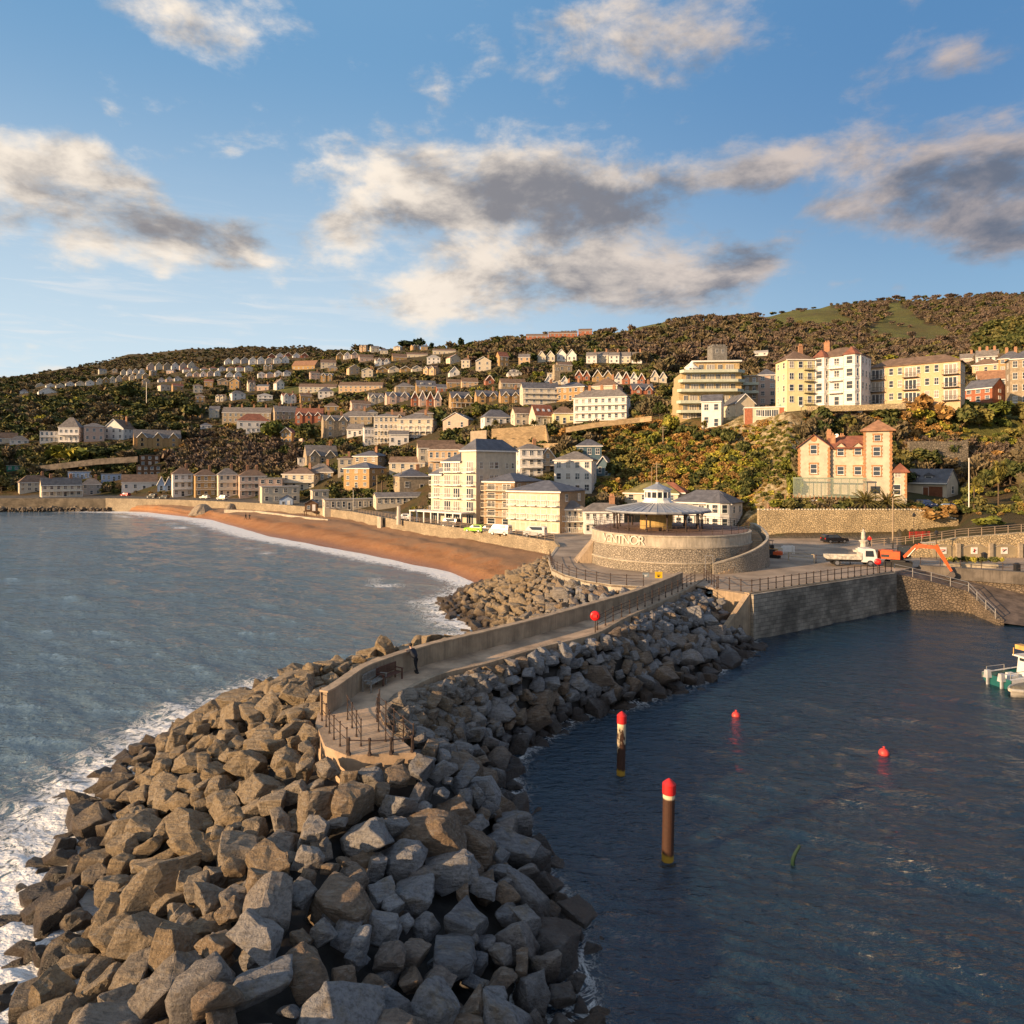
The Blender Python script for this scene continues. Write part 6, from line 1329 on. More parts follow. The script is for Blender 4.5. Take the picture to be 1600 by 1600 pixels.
beachr = [px(x, 0, Ystart(x)-.1) for x in (560, 620, 700, 780, 850, 866)]
for p in beachr: p.z = 4.85
railing('esplanade railing along the back of the beach', beachr, 1.05, 2.3, 3, .035, .05, m=mat('weathered_rail', (.3,.2,.1)), knob=False)
# railings on the tip of the breakwater
rust = mat('rusty_iron', (.1,.05,.03))
tipL = [P3(*p) for p in ((501,1108),(503,1127),(511,1138),(517,1151),(529,1164),(542,1177))]
railing('rusty railing along the left edge of the breakwater end platform', tipL, 1.05, .9, 2, .018, .028)
railing('low rusty railing across the very end of the breakwater platform', [P3(545,1179), P3(583,1180), P3(614,1178), P3(644,1175)], .62, 1.1, 1, .03, .05)
railing('free-standing three-rail railing in the middle of the end platform', [P3(543,1125), P3(553,1143), P3(564,1166)], 1.15, 1.3, 3, .018, .028)
railing('left of two converging railings on the right of the end platform', [P3(593,1113), P3(587,1137), P3(602,1158), P3(614,1176)], 1.1, 1.2, 3, .018, .028)
railing('outer railing slanting down the right edge of the end platform', [P3(591,1122), P3(618,1148), P3(646,1172)], 1.1, 1.2, 3, .018, .028)
# fences and gate by the small diggers
railing('short barrier fence beside the small digger', [P3(1185,872), P3(1222,868)], 1.0, 1.2, 2, .04, .06, m=mat('pale_timber', (.45,.36,.24), .9), knob=False)
railing('pale timber gate with a diagonal brace right of the small digger', [P3(1232,876), P3(1272,880)], 1.1, 3.2, 2, .05, .07, m=mat('pale_timber', (.4,.3,.2)), knob=False)
railing('dark post and rail barrier between gate and excavator', [P3(1275,880), P3(1330,881), P3(1385,883)], 1.0, 2.0, 2, .025, .045)

def bench(label, c, rz, m):
    t_ = thing('bench', label, 'bench', tuple(c), rz); L = 1.55
    mb = MB(); 
    for i in range(4): mb.box(-L/2, L/2, -.45+i*.12, -.45+i*.12+.09, .42, .46)
    mb.build('seat', m, t_); mb = MB()
    mb.box(-L/2, L/2, .08, .12, .88, .95); mb.box(-L/2, L/2, .06, .1, .5, .56)
    for i in range(15): xx = -L/2+.06+(L-.12)*i/14; mb.box(xx-.02, xx+.02, .07, .1, .56, .88)
    mb.build('backrest', m, t_)
    for sg in (-1, 1):
        for yy, hh in ((-.45, .62), (.08, .95)):
            mb = MB(); xx = sg*(L/2+.03); mb.box(xx-.035, xx+.035, yy, yy+.07, 0, hh); mb.build('leg', m, t_)
        mb = MB(); xx = sg*(L/2+.03); mb.box(xx-.045, xx+.045, -.5, .07, .62, .66); mb.build('armrest', m, t_)
wb = mat('grey_weathered_wood', (.26,.24,.21), .9, .2, 6); db_ = mat('dark_wood', (.12,.05,.03), .7, .2, 6)
def near_wall(x, y):
    p = P3(x, y); j = min(range(len(inner)), key=lambda k: (inner[k]-p).length); a, b = inner[max(j-1, 0)], inner[min(j+1, len(inner)-1)]; t_ = (b-a).normalized(); nrm = Vector((t_.y, -t_.x, 0)); return inner[j], t_, nrm
for (x, y, m_, lab) in ((577, 1074, wb, 'grey weathered slatted bench against the curved parapet wall'), (605, 1062, db_, 'dark brown slatted bench against the curved parapet wall, nearer the person')):
    q, t_, nrm = near_wall(x, y); c = q+nrm*.32; bench(lab, c, math.atan2(t_.y, t_.x), m_)
def lifebuoy(label, c, h=1.35, rz=0):
    t_ = thing('lifebuoy_post', label, 'lifebuoy', tuple(c), rz); rd = mat('lifebuoy_red', (.65,.015,.015), .35, .05, 2)
    mb = MB(); mb.tube((0,0,-.05), (0,0,h-.35), .045, 8); mb.build('post', iron, t_)
    mb = MB(); mb.lathe([(.05,-.11),(.28,-.11),(.36,-.06),(.38,0),(.36,.06),(.28,.11),(.05,.11)], 20); mb.build('housing', rd, t_, loc=(0, -.08, h-.1), rot=(R(90), 0, 0), smooth=True)
    mb = MB(); mb.box(-.14, .14, -.24, -.19, h-.2, h); mb.build('notice', mat('notice_red', (.55,.05,.04), .5), t_)
lifebuoy('red lifebuoy housing on a post halfway along the breakwater path', P3(930, 990), 1.45, R(-8))
lifebuoy('red lifebuoy housing by the railing below the white truck', Vector((42.8,79.9,PROM)), 1.55, R(-25))
def sign(label, c, w_, h_, m, zc=.7, rz=0):
    t_ = thing('sign', label, 'sign', tuple(c), rz); mb = MB(); mb.box(-w_/2, w_/2, -.03, .03, zc-h_/2, zc+h_/2); mb.build('board', m, t_)
    mb = MB(); mb.box(-w_*.28, w_*.28, -.05, -.033, zc-.03, zc+.03); mb.box(-w_*.18, w_*.1, -.05, -.033, zc-h_*.3, zc-h_*.1); mb.build('lettering', black if m.name != 'sign_blue' else trim, t_)
sign('yellow warning sign on the curved terrace railing', P3(1029, 909)+Vector((0,-.05,0)), .8, .7, mat('sign_yellow', (.75,.48,.02), .5), .75)
sign('grey-blue notice on the curved terrace railing', P3(1009, 909)+Vector((0,-.05,0)), .7, .5, mat('sign_blue', (.20,.25,.28), .5), .75)

# marker piles and floats
def pile(label, x, yw, ytop, r, lean, white_part):
    p = pz(x, yw, 0); h = HC-(ytop-HY)*p.y/F; t_ = thing('marker_pile', label, 'marker pile', tuple(p))
    t_.rotation_euler = (0, lean, 0)
    m = bpy.data.materials.get('pile_steel')
    if not m:
        m = bpy.data.materials.new('pile_steel'); m.use_nodes = True; t = NT(m.node_tree); b = t.n['Principled BSDF']; b.inputs['Roughness'].default_value = .7
        O = t.new('ShaderNodeTexCoord').outputs['Object']; s3 = t.new('ShaderNodeSeparateXYZ'); t.put(s3.inputs[0], O); n = t.noise(t.scl(O, (1.8, 1.8, .7)), 1.6, 5, .6)
        oi = t.new('ShaderNodeObjectInfo'); lvl = t.m('SUBTRACT', s3.outputs[2], 0.0)
        fr = t.ss(t.m('ADD', t.m('MULTIPLY', s3.outputs[2], .22), t.m('MULTIPLY', t.m('SUBTRACT', n, .5), 1.5)), .42, .50)
        c = t.mix(t.noise(O, 9, 4), (.032,.014,.008), (.08,.030,.013)); att = t.new('ShaderNodeAttribute'); att.attribute_type = 'OBJECT'; att.attribute_name = 'paint'
        c = t.mix(t.m('MULTIPLY', fr, att.outputs['Fac']), c, (.58,.47,.30)); top = t.ss(s3.outputs[2], 2.75, 2.85); c = t.mix(t.m('MULTIPLY', top, t.ss(n, .35, .45)), c, (.7,.58,.38))
        c = t.mix(t.ss(t.m('ADD', s3.outputs[2], t.m('MULTIPLY', n, .3)), .62, .48), c, (.40,.23,.02)); c = t.mix(t.ss(s3.outputs[2], .15, .05), c, (.03,.03,.02)); t.put(b.inputs['Base Color'], c)
    mb = MB(); mb.tube((0,0,-3), (0,0,h-.62), r, 20); o = mb.build('shaft', m, t_, smooth=False); o['paint'] = white_part
    mb = MB(); mb.lathe([(r*1.12, h-.62), (r*1.14, h-.2), (r*.75, h-.1), (r*.28, h), (.02, h+.03)], 20); mb.build('cap', mat('pile_cap_red', (.55,.02,.02), .5, .06, 2), t_)
pile('farther marker pile with peeling cream paint and a red cap', 970, 1213, 1112, .235, R(1.0), 1.0)
pile('nearer rust-brown marker pile with a red cap', 1043, 1348, 1217, .255, R(1.2), 0.0)
for x, y, r_, lab in ((1150, 1121, .28, 'small red buoy floating in the upper harbour'), (1381, 1180, .29, 'small red buoy floating nearer the right side of the harbour')):
    p = pz(x, y, 0); t_ = thing('buoy', lab, 'buoy', (p.x, p.y, .12)); mb = MB(); mb.ball((0,0,0), r_, 10); mb.build('float', mat('buoy_red', (.68,.06,.05), .5, .04, 2), t_, smooth=True); mb = MB(); mb.tube((0,0,r_*.9), (0,0,r_*1.3), .05, 8); mb.lathe([(.05, r_*1.25), (.09, r_*1.3), (.05, r_*1.38)], 8); mb.build('eye', mat('buoy_red', (.8,.1,.1)), t_)
mb = MB(); c = catmull([(0,0,-.3),(-.12,0,.15),(-.04,0,.5),(.12,0,.78),(.18,0,.92)], 4)
for i, (a, b) in enumerate(zip(c[:-1], c[1:])): mb.tube(a, b, .10-.003*i, 8, .10-.003*(i+1))
p = pz(1243, 1354, 0); tag(mb.build('mooring_float', mat('weedy_green', (.006,.028,.012), .5, .2, 6), loc=p), 'dark green curved weedy float sticking up near the bottom of the harbour', 'float')

# person leaning on the parapet
def skin(name, joints, edges, m, parent=None, loc=(0,0,0), rz=0, sub=2):
    me = bpy.data.meshes.new(name); me.from_pydata([j[0] for j in joints], edges, []); o = link(name, me, parent, loc, (0,0,rz))
    md = o.modifiers.new('skin', 'SKIN'); 
    for i, j in enumerate(joints): me.skin_vertices[0].data[i].radius = (j[1], j[1]) if not isinstance(j[1], tuple) else j[1]
    me.skin_vertices[0].data[0].use_root = True; sb = o.modifiers.new('sub', 'SUBSURF'); sb.levels = sub; sb.render_levels = sub; me.materials.append(m); return o
def person(label, loc, rz, pose, coat, trousers, skinm, hairm):
    # local: facing +y
    t_ = thing('person', label, 'person', tuple(loc), rz)
    J = {'lean': dict(hip=(0,-.10,.92), chest=(0,.16,1.25), neck=(0,.28,1.42), head=(0,.36,1.56), kL=(-.10,-.16,.50), fL=(-.11,-.32,.07), kR=(.10,-.02,.50), fR=(.11,-.06,.07), sL=(-.18,.20,1.34), eL=(-.24,.34,1.22), hL=(-.08,.56,1.26), sR=(.18,.20,1.34), eR=(.24,.34,1.22), hR=(.08,.58,1.26)),
         'walk': dict(hip=(0,0,.95), chest=(0,.02,1.3), neck=(0,.03,1.48), head=(0,.06,1.62), kL=(-.1,.18,.52), fL=(-.1,.28,.07), kR=(.1,-.02,.5), fR=(.1,-.34,.1), sL=(-.19,.02,1.4), eL=(-.24,-.12,1.15), hL=(-.22,-.05,.92), sR=(.19,.02,1.4), eR=(.24,.10,1.15), hR=(.22,.28,1.0))}[pose]
    skin('body', [(J['hip'],.13),(J['chest'],.145),(J['neck'],.065),(J['head'],.085),((J['head'][0],J['head'][1]+.01,J['head'][2]+.12),.07)], [(0,1),(1,2),(2,3),(3,4)], skinm, t_)
    E = [(0,1),(1,2),(1,3),(3,4),(4,5),(1,6),(6,7),(7,8)]
    skin('coat', [((J['hip'][0],J['hip'][1],J['hip'][2]-.06),(.19,.16)),(J['chest'],(.21,.19)),((J['neck'][0],J['neck'][1]-.01,J['neck'][2]-.02),.085),(J['sL'],.075),(J['eL'],.062),(J['hL'],.05),(J['sR'],.075),(J['eR'],.062),(J['hR'],.05)], E, coat, t_)
    for k in 'LR':
        f = J['f'+k]; skin('trouser_leg', [((J['hip'][0]+(-.09 if k == 'L' else .09),J['hip'][1],J['hip'][2]-.02),.105),(J['k'+k],.078),((f[0],f[1],.12),.06)], [(0,1),(1,2)], trousers, t_)
        mb = MB(); mb.prism([(f[0]-.05,f[1]-.08),(f[0]+.05,f[1]-.08),(f[0]+.05,f[1]+.12),(f[0],f[1]+.2),(f[0]-.05,f[1]+.12)], 0, .09); mb.build('shoe', black, t_)
        hnd = J['h'+k]; d = Vector(hnd)-Vector(J['e'+k]); d.normalize(); h = Vector(hnd)+d*.04; js = [(tuple(h),.035),(tuple(h+d*.07),.032)]; ed = [(0,1)]
        side = d.cross(Vector((0,0,1))).normalized()
        for q in range(4): js.append((tuple(h+d*.11+side*(q-1.5)*.022),.010)); js.append((tuple(h+d*(.15+.01*(q in (1,2)))+side*(q-1.5)*.024+Vector((0,0,-.02))),.009)); ed += [(1,2+2*q),(2+2*q,3+2*q)]
        js.append((tuple(h+d*.05+side*(.05 if k == 'L' else -.05)),.011)); js.append((tuple(h+d*.09+side*(.06 if k == 'L' else -.06)),.010)); ed += [(0,10),(10,11)]
        skin('hand', js, ed, skinm, t_, sub=1)
    hx, hy, hz = J['head']; mb = MB(); mb.ball((hx, hy-.02, hz+.07), .115, 8, 1.0); mb.build('hair', hairm, t_, smooth=True)
    mb = MB(); mb.ball((hx, hy+.10, hz+.05), .02, 4); mb.build('nose', skinm, t_)
    return t_
skinm = mat('skin', (.48,.30,.22), .6, .05, 5); navy = mat('navy_coat', (.012,.016,.028), .8, .1, 4); blk = mat('black_cloth', (.01,.01,.012), .9, .1, 4)
q, t_, nrm = near_wall(641, 1047); c = q + nrm*.52
person('person in dark coat and trousers leaning forward on the parapet wall beside the benches', (c.x, c.y, PROM+.004), math.atan2(-nrm.y, -nrm.x)-R(90), 'lean', navy, blk, skinm, mat('dark_hair', (.03,.02,.015), .8))
redc = mat('red_coat', (.65,.03,.02), .8, .1, 4)
c = P3(1359, 853); person('person in a bright red coat walking a dog past the monument', (c.x, c.y, PROM), R(110), 'walk', redc, blk, skinm, mat('dark_hair', (.1,.1,.1)))
# dog
dg_ = thing('dog', 'small dark dog walking beside the person in red', 'dog', (c.x-.9, c.y-.2, PROM), R(20))
fur = mat('dark_fur', (.04,.03,.025), .9, .2, 10)
skin('body', [((-.25,0,.36),.09),((.0,0,.36),.08),((.25,0,.38),.10),((.38,0,.50),.055),((.50,0,.52),.055),((.60,0,.50),.03),((-.38,0,.45),.02),((-.45,0,.55),.012)], [(0,1),(1,2),(2,3),(3,4),(4,5),(0,6),(6,7)], fur, dg_, sub=1)
for xx, sg in ((-.24,-1),(-.24,1),(.24,-1),(.24,1)): skin('leg', [((xx,sg*.06,.32),.035),((xx+(-.04 if xx < 0 else .02),sg*.07,.17),.022),((xx,sg*.07,.02),.02)], [(0,1),(1,2)], fur, dg_, sub=1)
c2 = P3(386, 812, 2.2)
for k, (x, y) in enumerate(((384, 812), (390, 812))):
    p = pz(x, y, 2.3); person(['left of two tiny distant people in dark clothes standing on the beach', 'right of two tiny distant people in dark clothes standing on the beach'][k], (p.x, p.y, 2.3), R(60+80*k), 'walk', blk, blk, skinm, blk)

# ------------------------------------------------------------------ vehicles
tyre = mat('tyre', (.02,.02,.02), .8, .1, 5); rimm = mat('rim', (.45,.45,.46), .35, .05, 5, metal=.8); lamp_r = mat('tail_lamp', (.45,.02,.02), .3); lamp_w = mat('head_lamp', (.7,.7,.72), .15)
def wheel(root, x, y, r=.32, w_=.2, name='wheel'):
    sg = -1 if y < 0 else 1; mb = MB(); mb.tube((x, y-w_/2, r), (x, y+w_/2, r), r, 18); t_ = mb.build(name, tyre, root); mb = MB(); mb.tube((x, y+sg*w_/2-.01, r), (x, y+sg*(w_/2+.02), r), r*.6, 12); mb.build('rim', rimm, t_)
def car(label, x, y, z, rz, paint, L=4.1, Wd=1.75, Hh=1.45, kind='hatch', grp=None, at_=None):
    p = at_ or pz(x, y, z); t_ = thing('parked_car', label, 'car', tuple(p), rz, grp)
    k = {'hatch': [(-.5,.62),(-.49,.95),(-.43,1.36/1.45),(-.12,1.0),(.02,.98),(.20,.66),(.44,.56),(.5,.42),(.5,.18),(-.5,.18)], 'suv': [(-.5,.6),(-.5,.93),(-.46,1),(.05,1.0),(.20,.66),(.46,.6),(.5,.45),(.5,.2),(-.5,.2)], 'van': [(-.5,.5),(-.5,1),(.28,1.0),(.40,.62),(.48,.52),(.5,.4),(.5,.16),(-.5,.16)]}[kind]
    low = [(-.5,.2),(-.5,.58),(.20 if kind != 'van' else .38,.62),(.45,.55),(.5,.42),(.5,.18),(-.5,.18)]
    mb = MB(); pr = [(a*L, b*Hh) for a, b in low]; n = len(pr); vs = [(a, -Wd/2, b) for a, b in pr] + [(a, Wd/2, b) for a, b in pr]
    mb.add(vs, [tuple(range(n)), tuple(range(2*n-1, n-1, -1))] + [(i, n+i, n+(i+1) % n, (i+1) % n) for i in range(n)])
    # wheel arches read as dark discs
    top = [(-.49,.58),(k[1][0]+.01,.86 if kind == 'hatch' else .93),(-.40,.98),(.02 if kind != 'van' else .26,1.0),(.20 if kind != 'van' else .39,.62)]
    pr = [(a*L, b*Hh) for a, b in top]; n = len(pr); iw = Wd/2-.14; vs = [(a, -(Wd/2 if b < .7*Hh else iw), b) for a, b in pr] + [(a, (Wd/2 if b < .7*Hh else iw), b) for a, b in pr]
    mb.add(vs, [tuple(range(n)), tuple(range(2*n-1, n-1, -1))] + [(i, n+i, n+(i+1) % n, (i+1) % n) for i in range(n)])
    bd = mb.build('body', paint, t_); bv = bd.modifiers.new('b', 'BEVEL'); bv.width = .06; bv.segments = 2
    for sg in (-1, 1):
        mb = MB(); ys = sg*(Wd/2-.02); yt_ = sg*(iw+.025); xa, xb = -.40*L, (.13*L if kind != 'van' else .33*L)
        mb.add([(xa, ys, .66*Hh), (xb, ys, .66*Hh), ((.02 if kind != 'van' else .25)*L, yt_, .93*Hh), (-.36*L, yt_, .93*Hh)], [(0,1,2,3) if sg < 0 else (3,2,1,0)]); mb.build('side_window', glass, t_)
        for xx in (-.31*L, .31*L): wheel(t_, xx, sg*(Wd/2-.1), .31 if kind == 'hatch' else .36)
        mb = MB(); mb.box(.455*L, .485*L, sg*Wd*.32-.15, sg*Wd*.32+.15, .43*Hh, .52*Hh); mb.build('headlight', lamp_w, t_)
        mb = MB(); mb.box(-.508*L, -.49*L, sg*Wd*.38-.12, sg*Wd*.38+.12, .46*Hh, .6*Hh); mb.build('tail_light', lamp_r, t_)
    mb = MB(); xa = (.20 if kind != 'van' else .39)*L; xb = (.02 if kind != 'van' else .26)*L; mb.add([(xa+.01,-Wd*.42,.66*Hh),(xa+.01,Wd*.42,.66*Hh),(xb+.03,Wd*.36,.96*Hh),(xb+.03,-Wd*.36,.96*Hh)], [(0,1,2,3)]); mb.build('windscreen', glass, t_)
    mb = MB(); mb.add([(-.503*L,-Wd*.40,.64*Hh),(-.503*L,Wd*.40,.64*Hh),(-.485*L,Wd*.36,.9*Hh),(-.485*L,-Wd*.36,.9*Hh)], [(3,2,1,0)]); mb.build('rear_window', glass, t_)
    return t_
def paint(n, c): return mat('paint_'+n, c, .25, .03, 2, spec=.7)
car('black hatchback parked in front of the golden rubble wall', 1304, 848, PROM, R(6), paint('black', (.012,.012,.016)), 4.0)
gp = zxy(72.5, 133); pp = px(1447, 788, 128); car('small dark blue and white car parked before the garage door', 0, 0, 0, R(-75), paint('dark_blue', (.02,.04,.12)), 3.8, 1.7, 1.5, 'suv', at_=Vector((pp.x, pp.y, zxy(pp.x, pp.y)+.1)))
pp = px(1488, 792, 127); car('bright blue hatchback on the drive right of the garage', 0, 0, 0, R(-50), paint('blue', (.04,.16,.40)), 3.6, 1.75, 1.4, 'hatch', at_=Vector((pp.x, pp.y, zxy(pp.x, pp.y)+.1)))
for x, y, c_, rz_, kd, lab in ((632, 812, (.6,.6,.6), 150, 'hatch', 'silver car parked on the esplanade left of the tall apartment block'), (704, 824, (.08,.08,.09), 150, 'van', 'dark grey van parked below the tall apartment block'), (742, 831, (.30,.62,.03), 152, 'hatch', 'lime green car on the esplanade behind the beach'),
   (762, 832, (.05,.05,.055), 150, 'hatch', 'dark car right of the lime green car'), (782, 836, (.75,.73,.68), 152, 'van', 'white van parked on the esplanade right of the dark car'), (836, 839, (.75,.73,.68), 160, 'van', 'white van parked in front of the wide brown flats'), (524, 794, (.03,.03,.03), 140, 'suv', 'black off-road car beside the beach shops'), (237, 778, (.04,.05,.05), 170, 'suv', 'dark car at the left end of the seafront road'), (256, 779, (.04,.05,.05), 170, 'hatch', 'second dark car at the left end of the seafront road'),
   (320, 779, (.7,.68,.62), 160, 'hatch', 'white car parked below the ochre guest house'), (347, 781, (.7,.66,.55), 160, 'suv', 'cream car parked below the grey-roofed guest house'), (196, 775, (.5,.03,.03), 165, 'hatch', 'red car in the little car park below the brown roof'), (182, 772, (.3,.45,.6), 165, 'van', 'pale blue van in the little car park')):
    car(lab, x, y, PROM, R(rz_), paint('c%d' % int(c_[0]*100+c_[1]*1000), c_), kind=kd, Hh=1.45 if kd == 'hatch' else (1.75 if kd == 'suv' else 2.0))
# white tipper truck
p = P3(1332, 884); tk = thing('tipper_truck', 'white flatbed tipper truck parked behind the railing', 'truck', (p.x, p.y+.4, PROM), R(-10)); wp = paint('white', (.78,.77,.75))
mb = MB(); pr = [(1.1,.55),(2.75,.55),(2.8,1.1),(2.55,2.15),(2.3,2.25),(1.1,2.25)]; n = 6
mb.add([(a,-.95,b) for a, b in pr]+[(a,.95,b) for a, b in pr], [tuple(range(n)), tuple(range(2*n-1,n-1,-1))]+[(i,n+i,n+(i+1) % n,(i+1) % n) for i in range(n)]); cb_ = mb.build('cab', wp, tk)
for sg in (-1, 1):
    mb = MB(); mb.add([(1.45,sg*.96,1.25),(2.45,sg*.96,1.25),(2.35,sg*.96,2.0),(1.45,sg*.96,2.0)], [(0,1,2,3) if sg < 0 else (3,2,1,0)]); mb.build('side_window', glass, cb_)
    mb = MB(); mb.box(2.74, 2.82, sg*.7-.14, sg*.7+.14, .8, 1.0); mb.build('headlight', lamp_w, cb_)
mb = MB(); mb.add([(2.80,-.85,1.25),(2.80,.85,1.25),(2.60,.8,2.08),(2.60,-.8,2.08)], [(0,1,2,3)]); mb.build('windscreen', glass, cb_)
mb = MB(); mb.box(-3.0, 1.0, -1.0, 1.0, .85, .95); 
for sg in (-1, 1): mb.box(-3.0, 1.0, sg*1.0-.03, sg*1.0+.03, .953, 1.3)
mb.box(-3.05, -2.99, -.96, .96, .953, 1.3); mb.box(.98, 1.04, -.96, .96, .953, 1.7); mb.build('tipper_bed', mat('worn_bed', (.55,.52,.45), .6, .25, 2), tk)
mb = MB(); mb.box(-2.9, 2.6, -.4, .4, .5, .848); mb.build('chassis', black, tk)
for xx in (-1.9, 2.0):
    for sg in (-1, 1): wheel(tk, xx, sg*.85, .4, .25)
# excavator
og = mat('excavator_orange', (.62,.10,.02), .45, .12, 3)
def excavator(label, loc, rz, s=1.0, bucket_down=True):
    t_ = thing('excavator', label, 'excavator', loc, rz); t_.scale = (s, s, s)
    for sg in (-1, 1):
        mb = MB(); yy = sg*1.0; pr = [(-1.7,.15),(-1.45,0),(1.45,0),(1.7,.15),(1.8,.45),(1.6,.75),(-1.6,.75),(-1.8,.45)]; n = 8
        mb.add([(a,yy-.25,b) for a, b in pr]+[(a,yy+.25,b) for a, b in pr], [tuple(range(n)), tuple(range(2*n-1,n-1,-1))]+[(i,n+i,n+(i+1) % n,(i+1) % n) for i in range(n)]); mb.build('track', tyre, t_)
    mb = MB(); mb.box(-.9,.9,-.7,.7,.4,.95); mb.tube((0,0,.95),(0,0,1.1),.7,16); mb.build('undercarriage', black, t_)
    mb = MB(); pr = [(-2.1,-1.2),(.3,-1.2),(.3,1.2),(-2.1,1.2),(-2.45,.8),(-2.45,-.8)]; mb.prism(pr, 1.1, 2.15); mb.box(-2.0,-.6,-1.0,.3,2.15,2.3); bd = mb.build('engine_housing', og, t_); mb = MB(); mb.box(-2.0,-1.0,-1.215,-1.2,1.35,1.7); mb.build('badge', black, bd)
    mb = MB(); mb.box(.303,1.6,.1,1.2,1.1,1.5); mb.prism([(-.1,.12),(1.5,.12),(1.5,1.18),(-.1,1.18)],2.75,2.85)
    for a, b in ((-.05,.15),(1.45,.15),(1.45,1.15),(-.05,1.15)): mb.tube((a,b,1.5),(a,b,2.75),.05,5)
    cb2 = mb.build('cab', black, t_); mb = MB(); mb.box(-.02,1.42,.18,1.12,1.5,2.74); mb.build('cab_glass', glass, cb2)
    b0 = Vector((.7,-.35,1.4)); b1 = Vector((2.4,-.35,3.1)); b2 = Vector((4.9,-.35,2.95)); st_ = Vector((6.3,-.35,-.1)); 
    mb = MB()
    def beam(a, b, w0, w1, th=.28):
        a = Vector(a); b = Vector(b); d = (b-a).normalized(); u = Vector((-d.z,0,d.x)); vs = []
        for p_, w_ in ((a, w0), (b, w1)):
            for yy in (-th/2, th/2): vs += [p_+u*w_/2+Vector((0,yy,0)), p_-u*w_/2+Vector((0,yy,0))]
        mb.add(vs, [(0,1,3,2),(4,6,7,5),(0,2,6,4),(1,5,7,3),(0,4,5,1),(2,3,7,6)])
    beam(b0, b1, .35, .65); beam(b1+Vector((0,.004,0)), b2, .6, .35); mb.build('boom', og, t_)
    mb = MB(); beam(b2+Vector((-.45,-.3,.35)), st_, .62, .25, .24); ar_ = mb.build('arm', og, t_)
    mb = MB(); mb.tube(b0+Vector((.5,-.25,.1)), (b0+b1)/2+Vector((.6,-.25,.5)), .08, 8); mb.tube(b1+Vector((.3,.0,.45)), b2+Vector((-.4,0,.62)), .08, 8); mb.build('hydraulic_ram', steel, t_)
    mb = MB(); pr = [(0,0),(.35,-.15),(.45,-.55),(.2,-.95),(-.35,-1.05),(-.7,-.8),(-.4,-.6),(-.2,-.3)]; n = 8
    mb.add([(st_.x+a,-.75,st_.z+b) for a, b in pr]+[(st_.x+a,.05,st_.z+b) for a, b in pr], [tuple(range(n)), tuple(range(2*n-1,n-1,-1))]+[(i,n+i,n+(i+1) % n,(i+1) % n) for i in range(n)]); mb.build('bucket', mat('worn_steel', (.10,.08,.07), .5), t_)
    return t_
p = P3(1404, 886); excavator('large orange excavator reaching its arm down over the slipway', (p.x+.2, p.y+.5, PROM), R(-32), .9)
p = P3(1217, 874, PROM); excavator('small red and white mini digger with folded arm behind the timber barrier', (p.x, p.y+1.5, PROM), R(150), .42)
p = P3(1193, 868); dm = thing('dumper', 'small orange site dumper beside the mini digger', 'dumper', (p.x+.6, p.y, PROM), R(10)); yl = mat('site_yellow', (.60,.28,.03), .5)
mb = MB(); mb.box(-.1,1.2,-.6,.6,.4,1.0); mb.build('chassis', yl, dm); mb = MB(); mb.prism([(-1.4,-.6),(-.2,-.6),(-.2,.6),(-1.4,.6)], .6, 1.35, [(-1.6,-.75),(-.15,-.75),(-.15,.75),(-1.6,.75)]); mb.build('skip', yl, dm)
mb = MB(); mb.box(.4,.8,-.3,.3,1.0,1.5); mb.tube((.5,-.4,1.0),(.5,-.4,2.1),.03,5); mb.tube((.5,.4,1.0),(.5,.4,2.1),.03,5); mb.box(.3,.7,-.45,.45,2.1,2.15); mb.build('roll_bar', black, dm)
for xx in (-.8, .8):
    for sg in (-1, 1): wheel(dm, xx, sg*.6, .38, .25)
mb = MB(); mb.box(-.7,.7,-.03,.03,.3,1.2); mb.box(-.9,-.7,-.2,.2,0,1.1); mb.box(.7,.9,-.2,.2,0,1.1); p = P3(1240, 868); tag(mb.build('site_board', white, loc=(p.x, p.y+2, PROM)), 'white site board standing right of the mini digger', 'board')
mb = MB(); 
for k in range(5): mb.box(-2+k*.8,-1.25+k*.8,-.02,.02,.1,.95)
mb.build('x', redc) if False else None
bf = mat('barrier_red', (.65,.05,.04), .5); p = px(1437, 838, 110); t_ = thing('safety_barrier', 'red slatted safety barriers on the ramp road', 'barrier', (p.x, p.y, zxy(p.x, p.y)+.1), R(10)); mb = MB()
for zz in (.25, .55, .85): mb.box(-1.9, 1.9, -.03, .03, zz, zz+.15)
mb.build('rail', bf, t_); mb = MB()
for xx in (-1.8, -.6, .6, 1.8): mb.box(xx-.05, xx+.05, .03, .09, 0, 1.05)
mb.build('post', bf, t_)

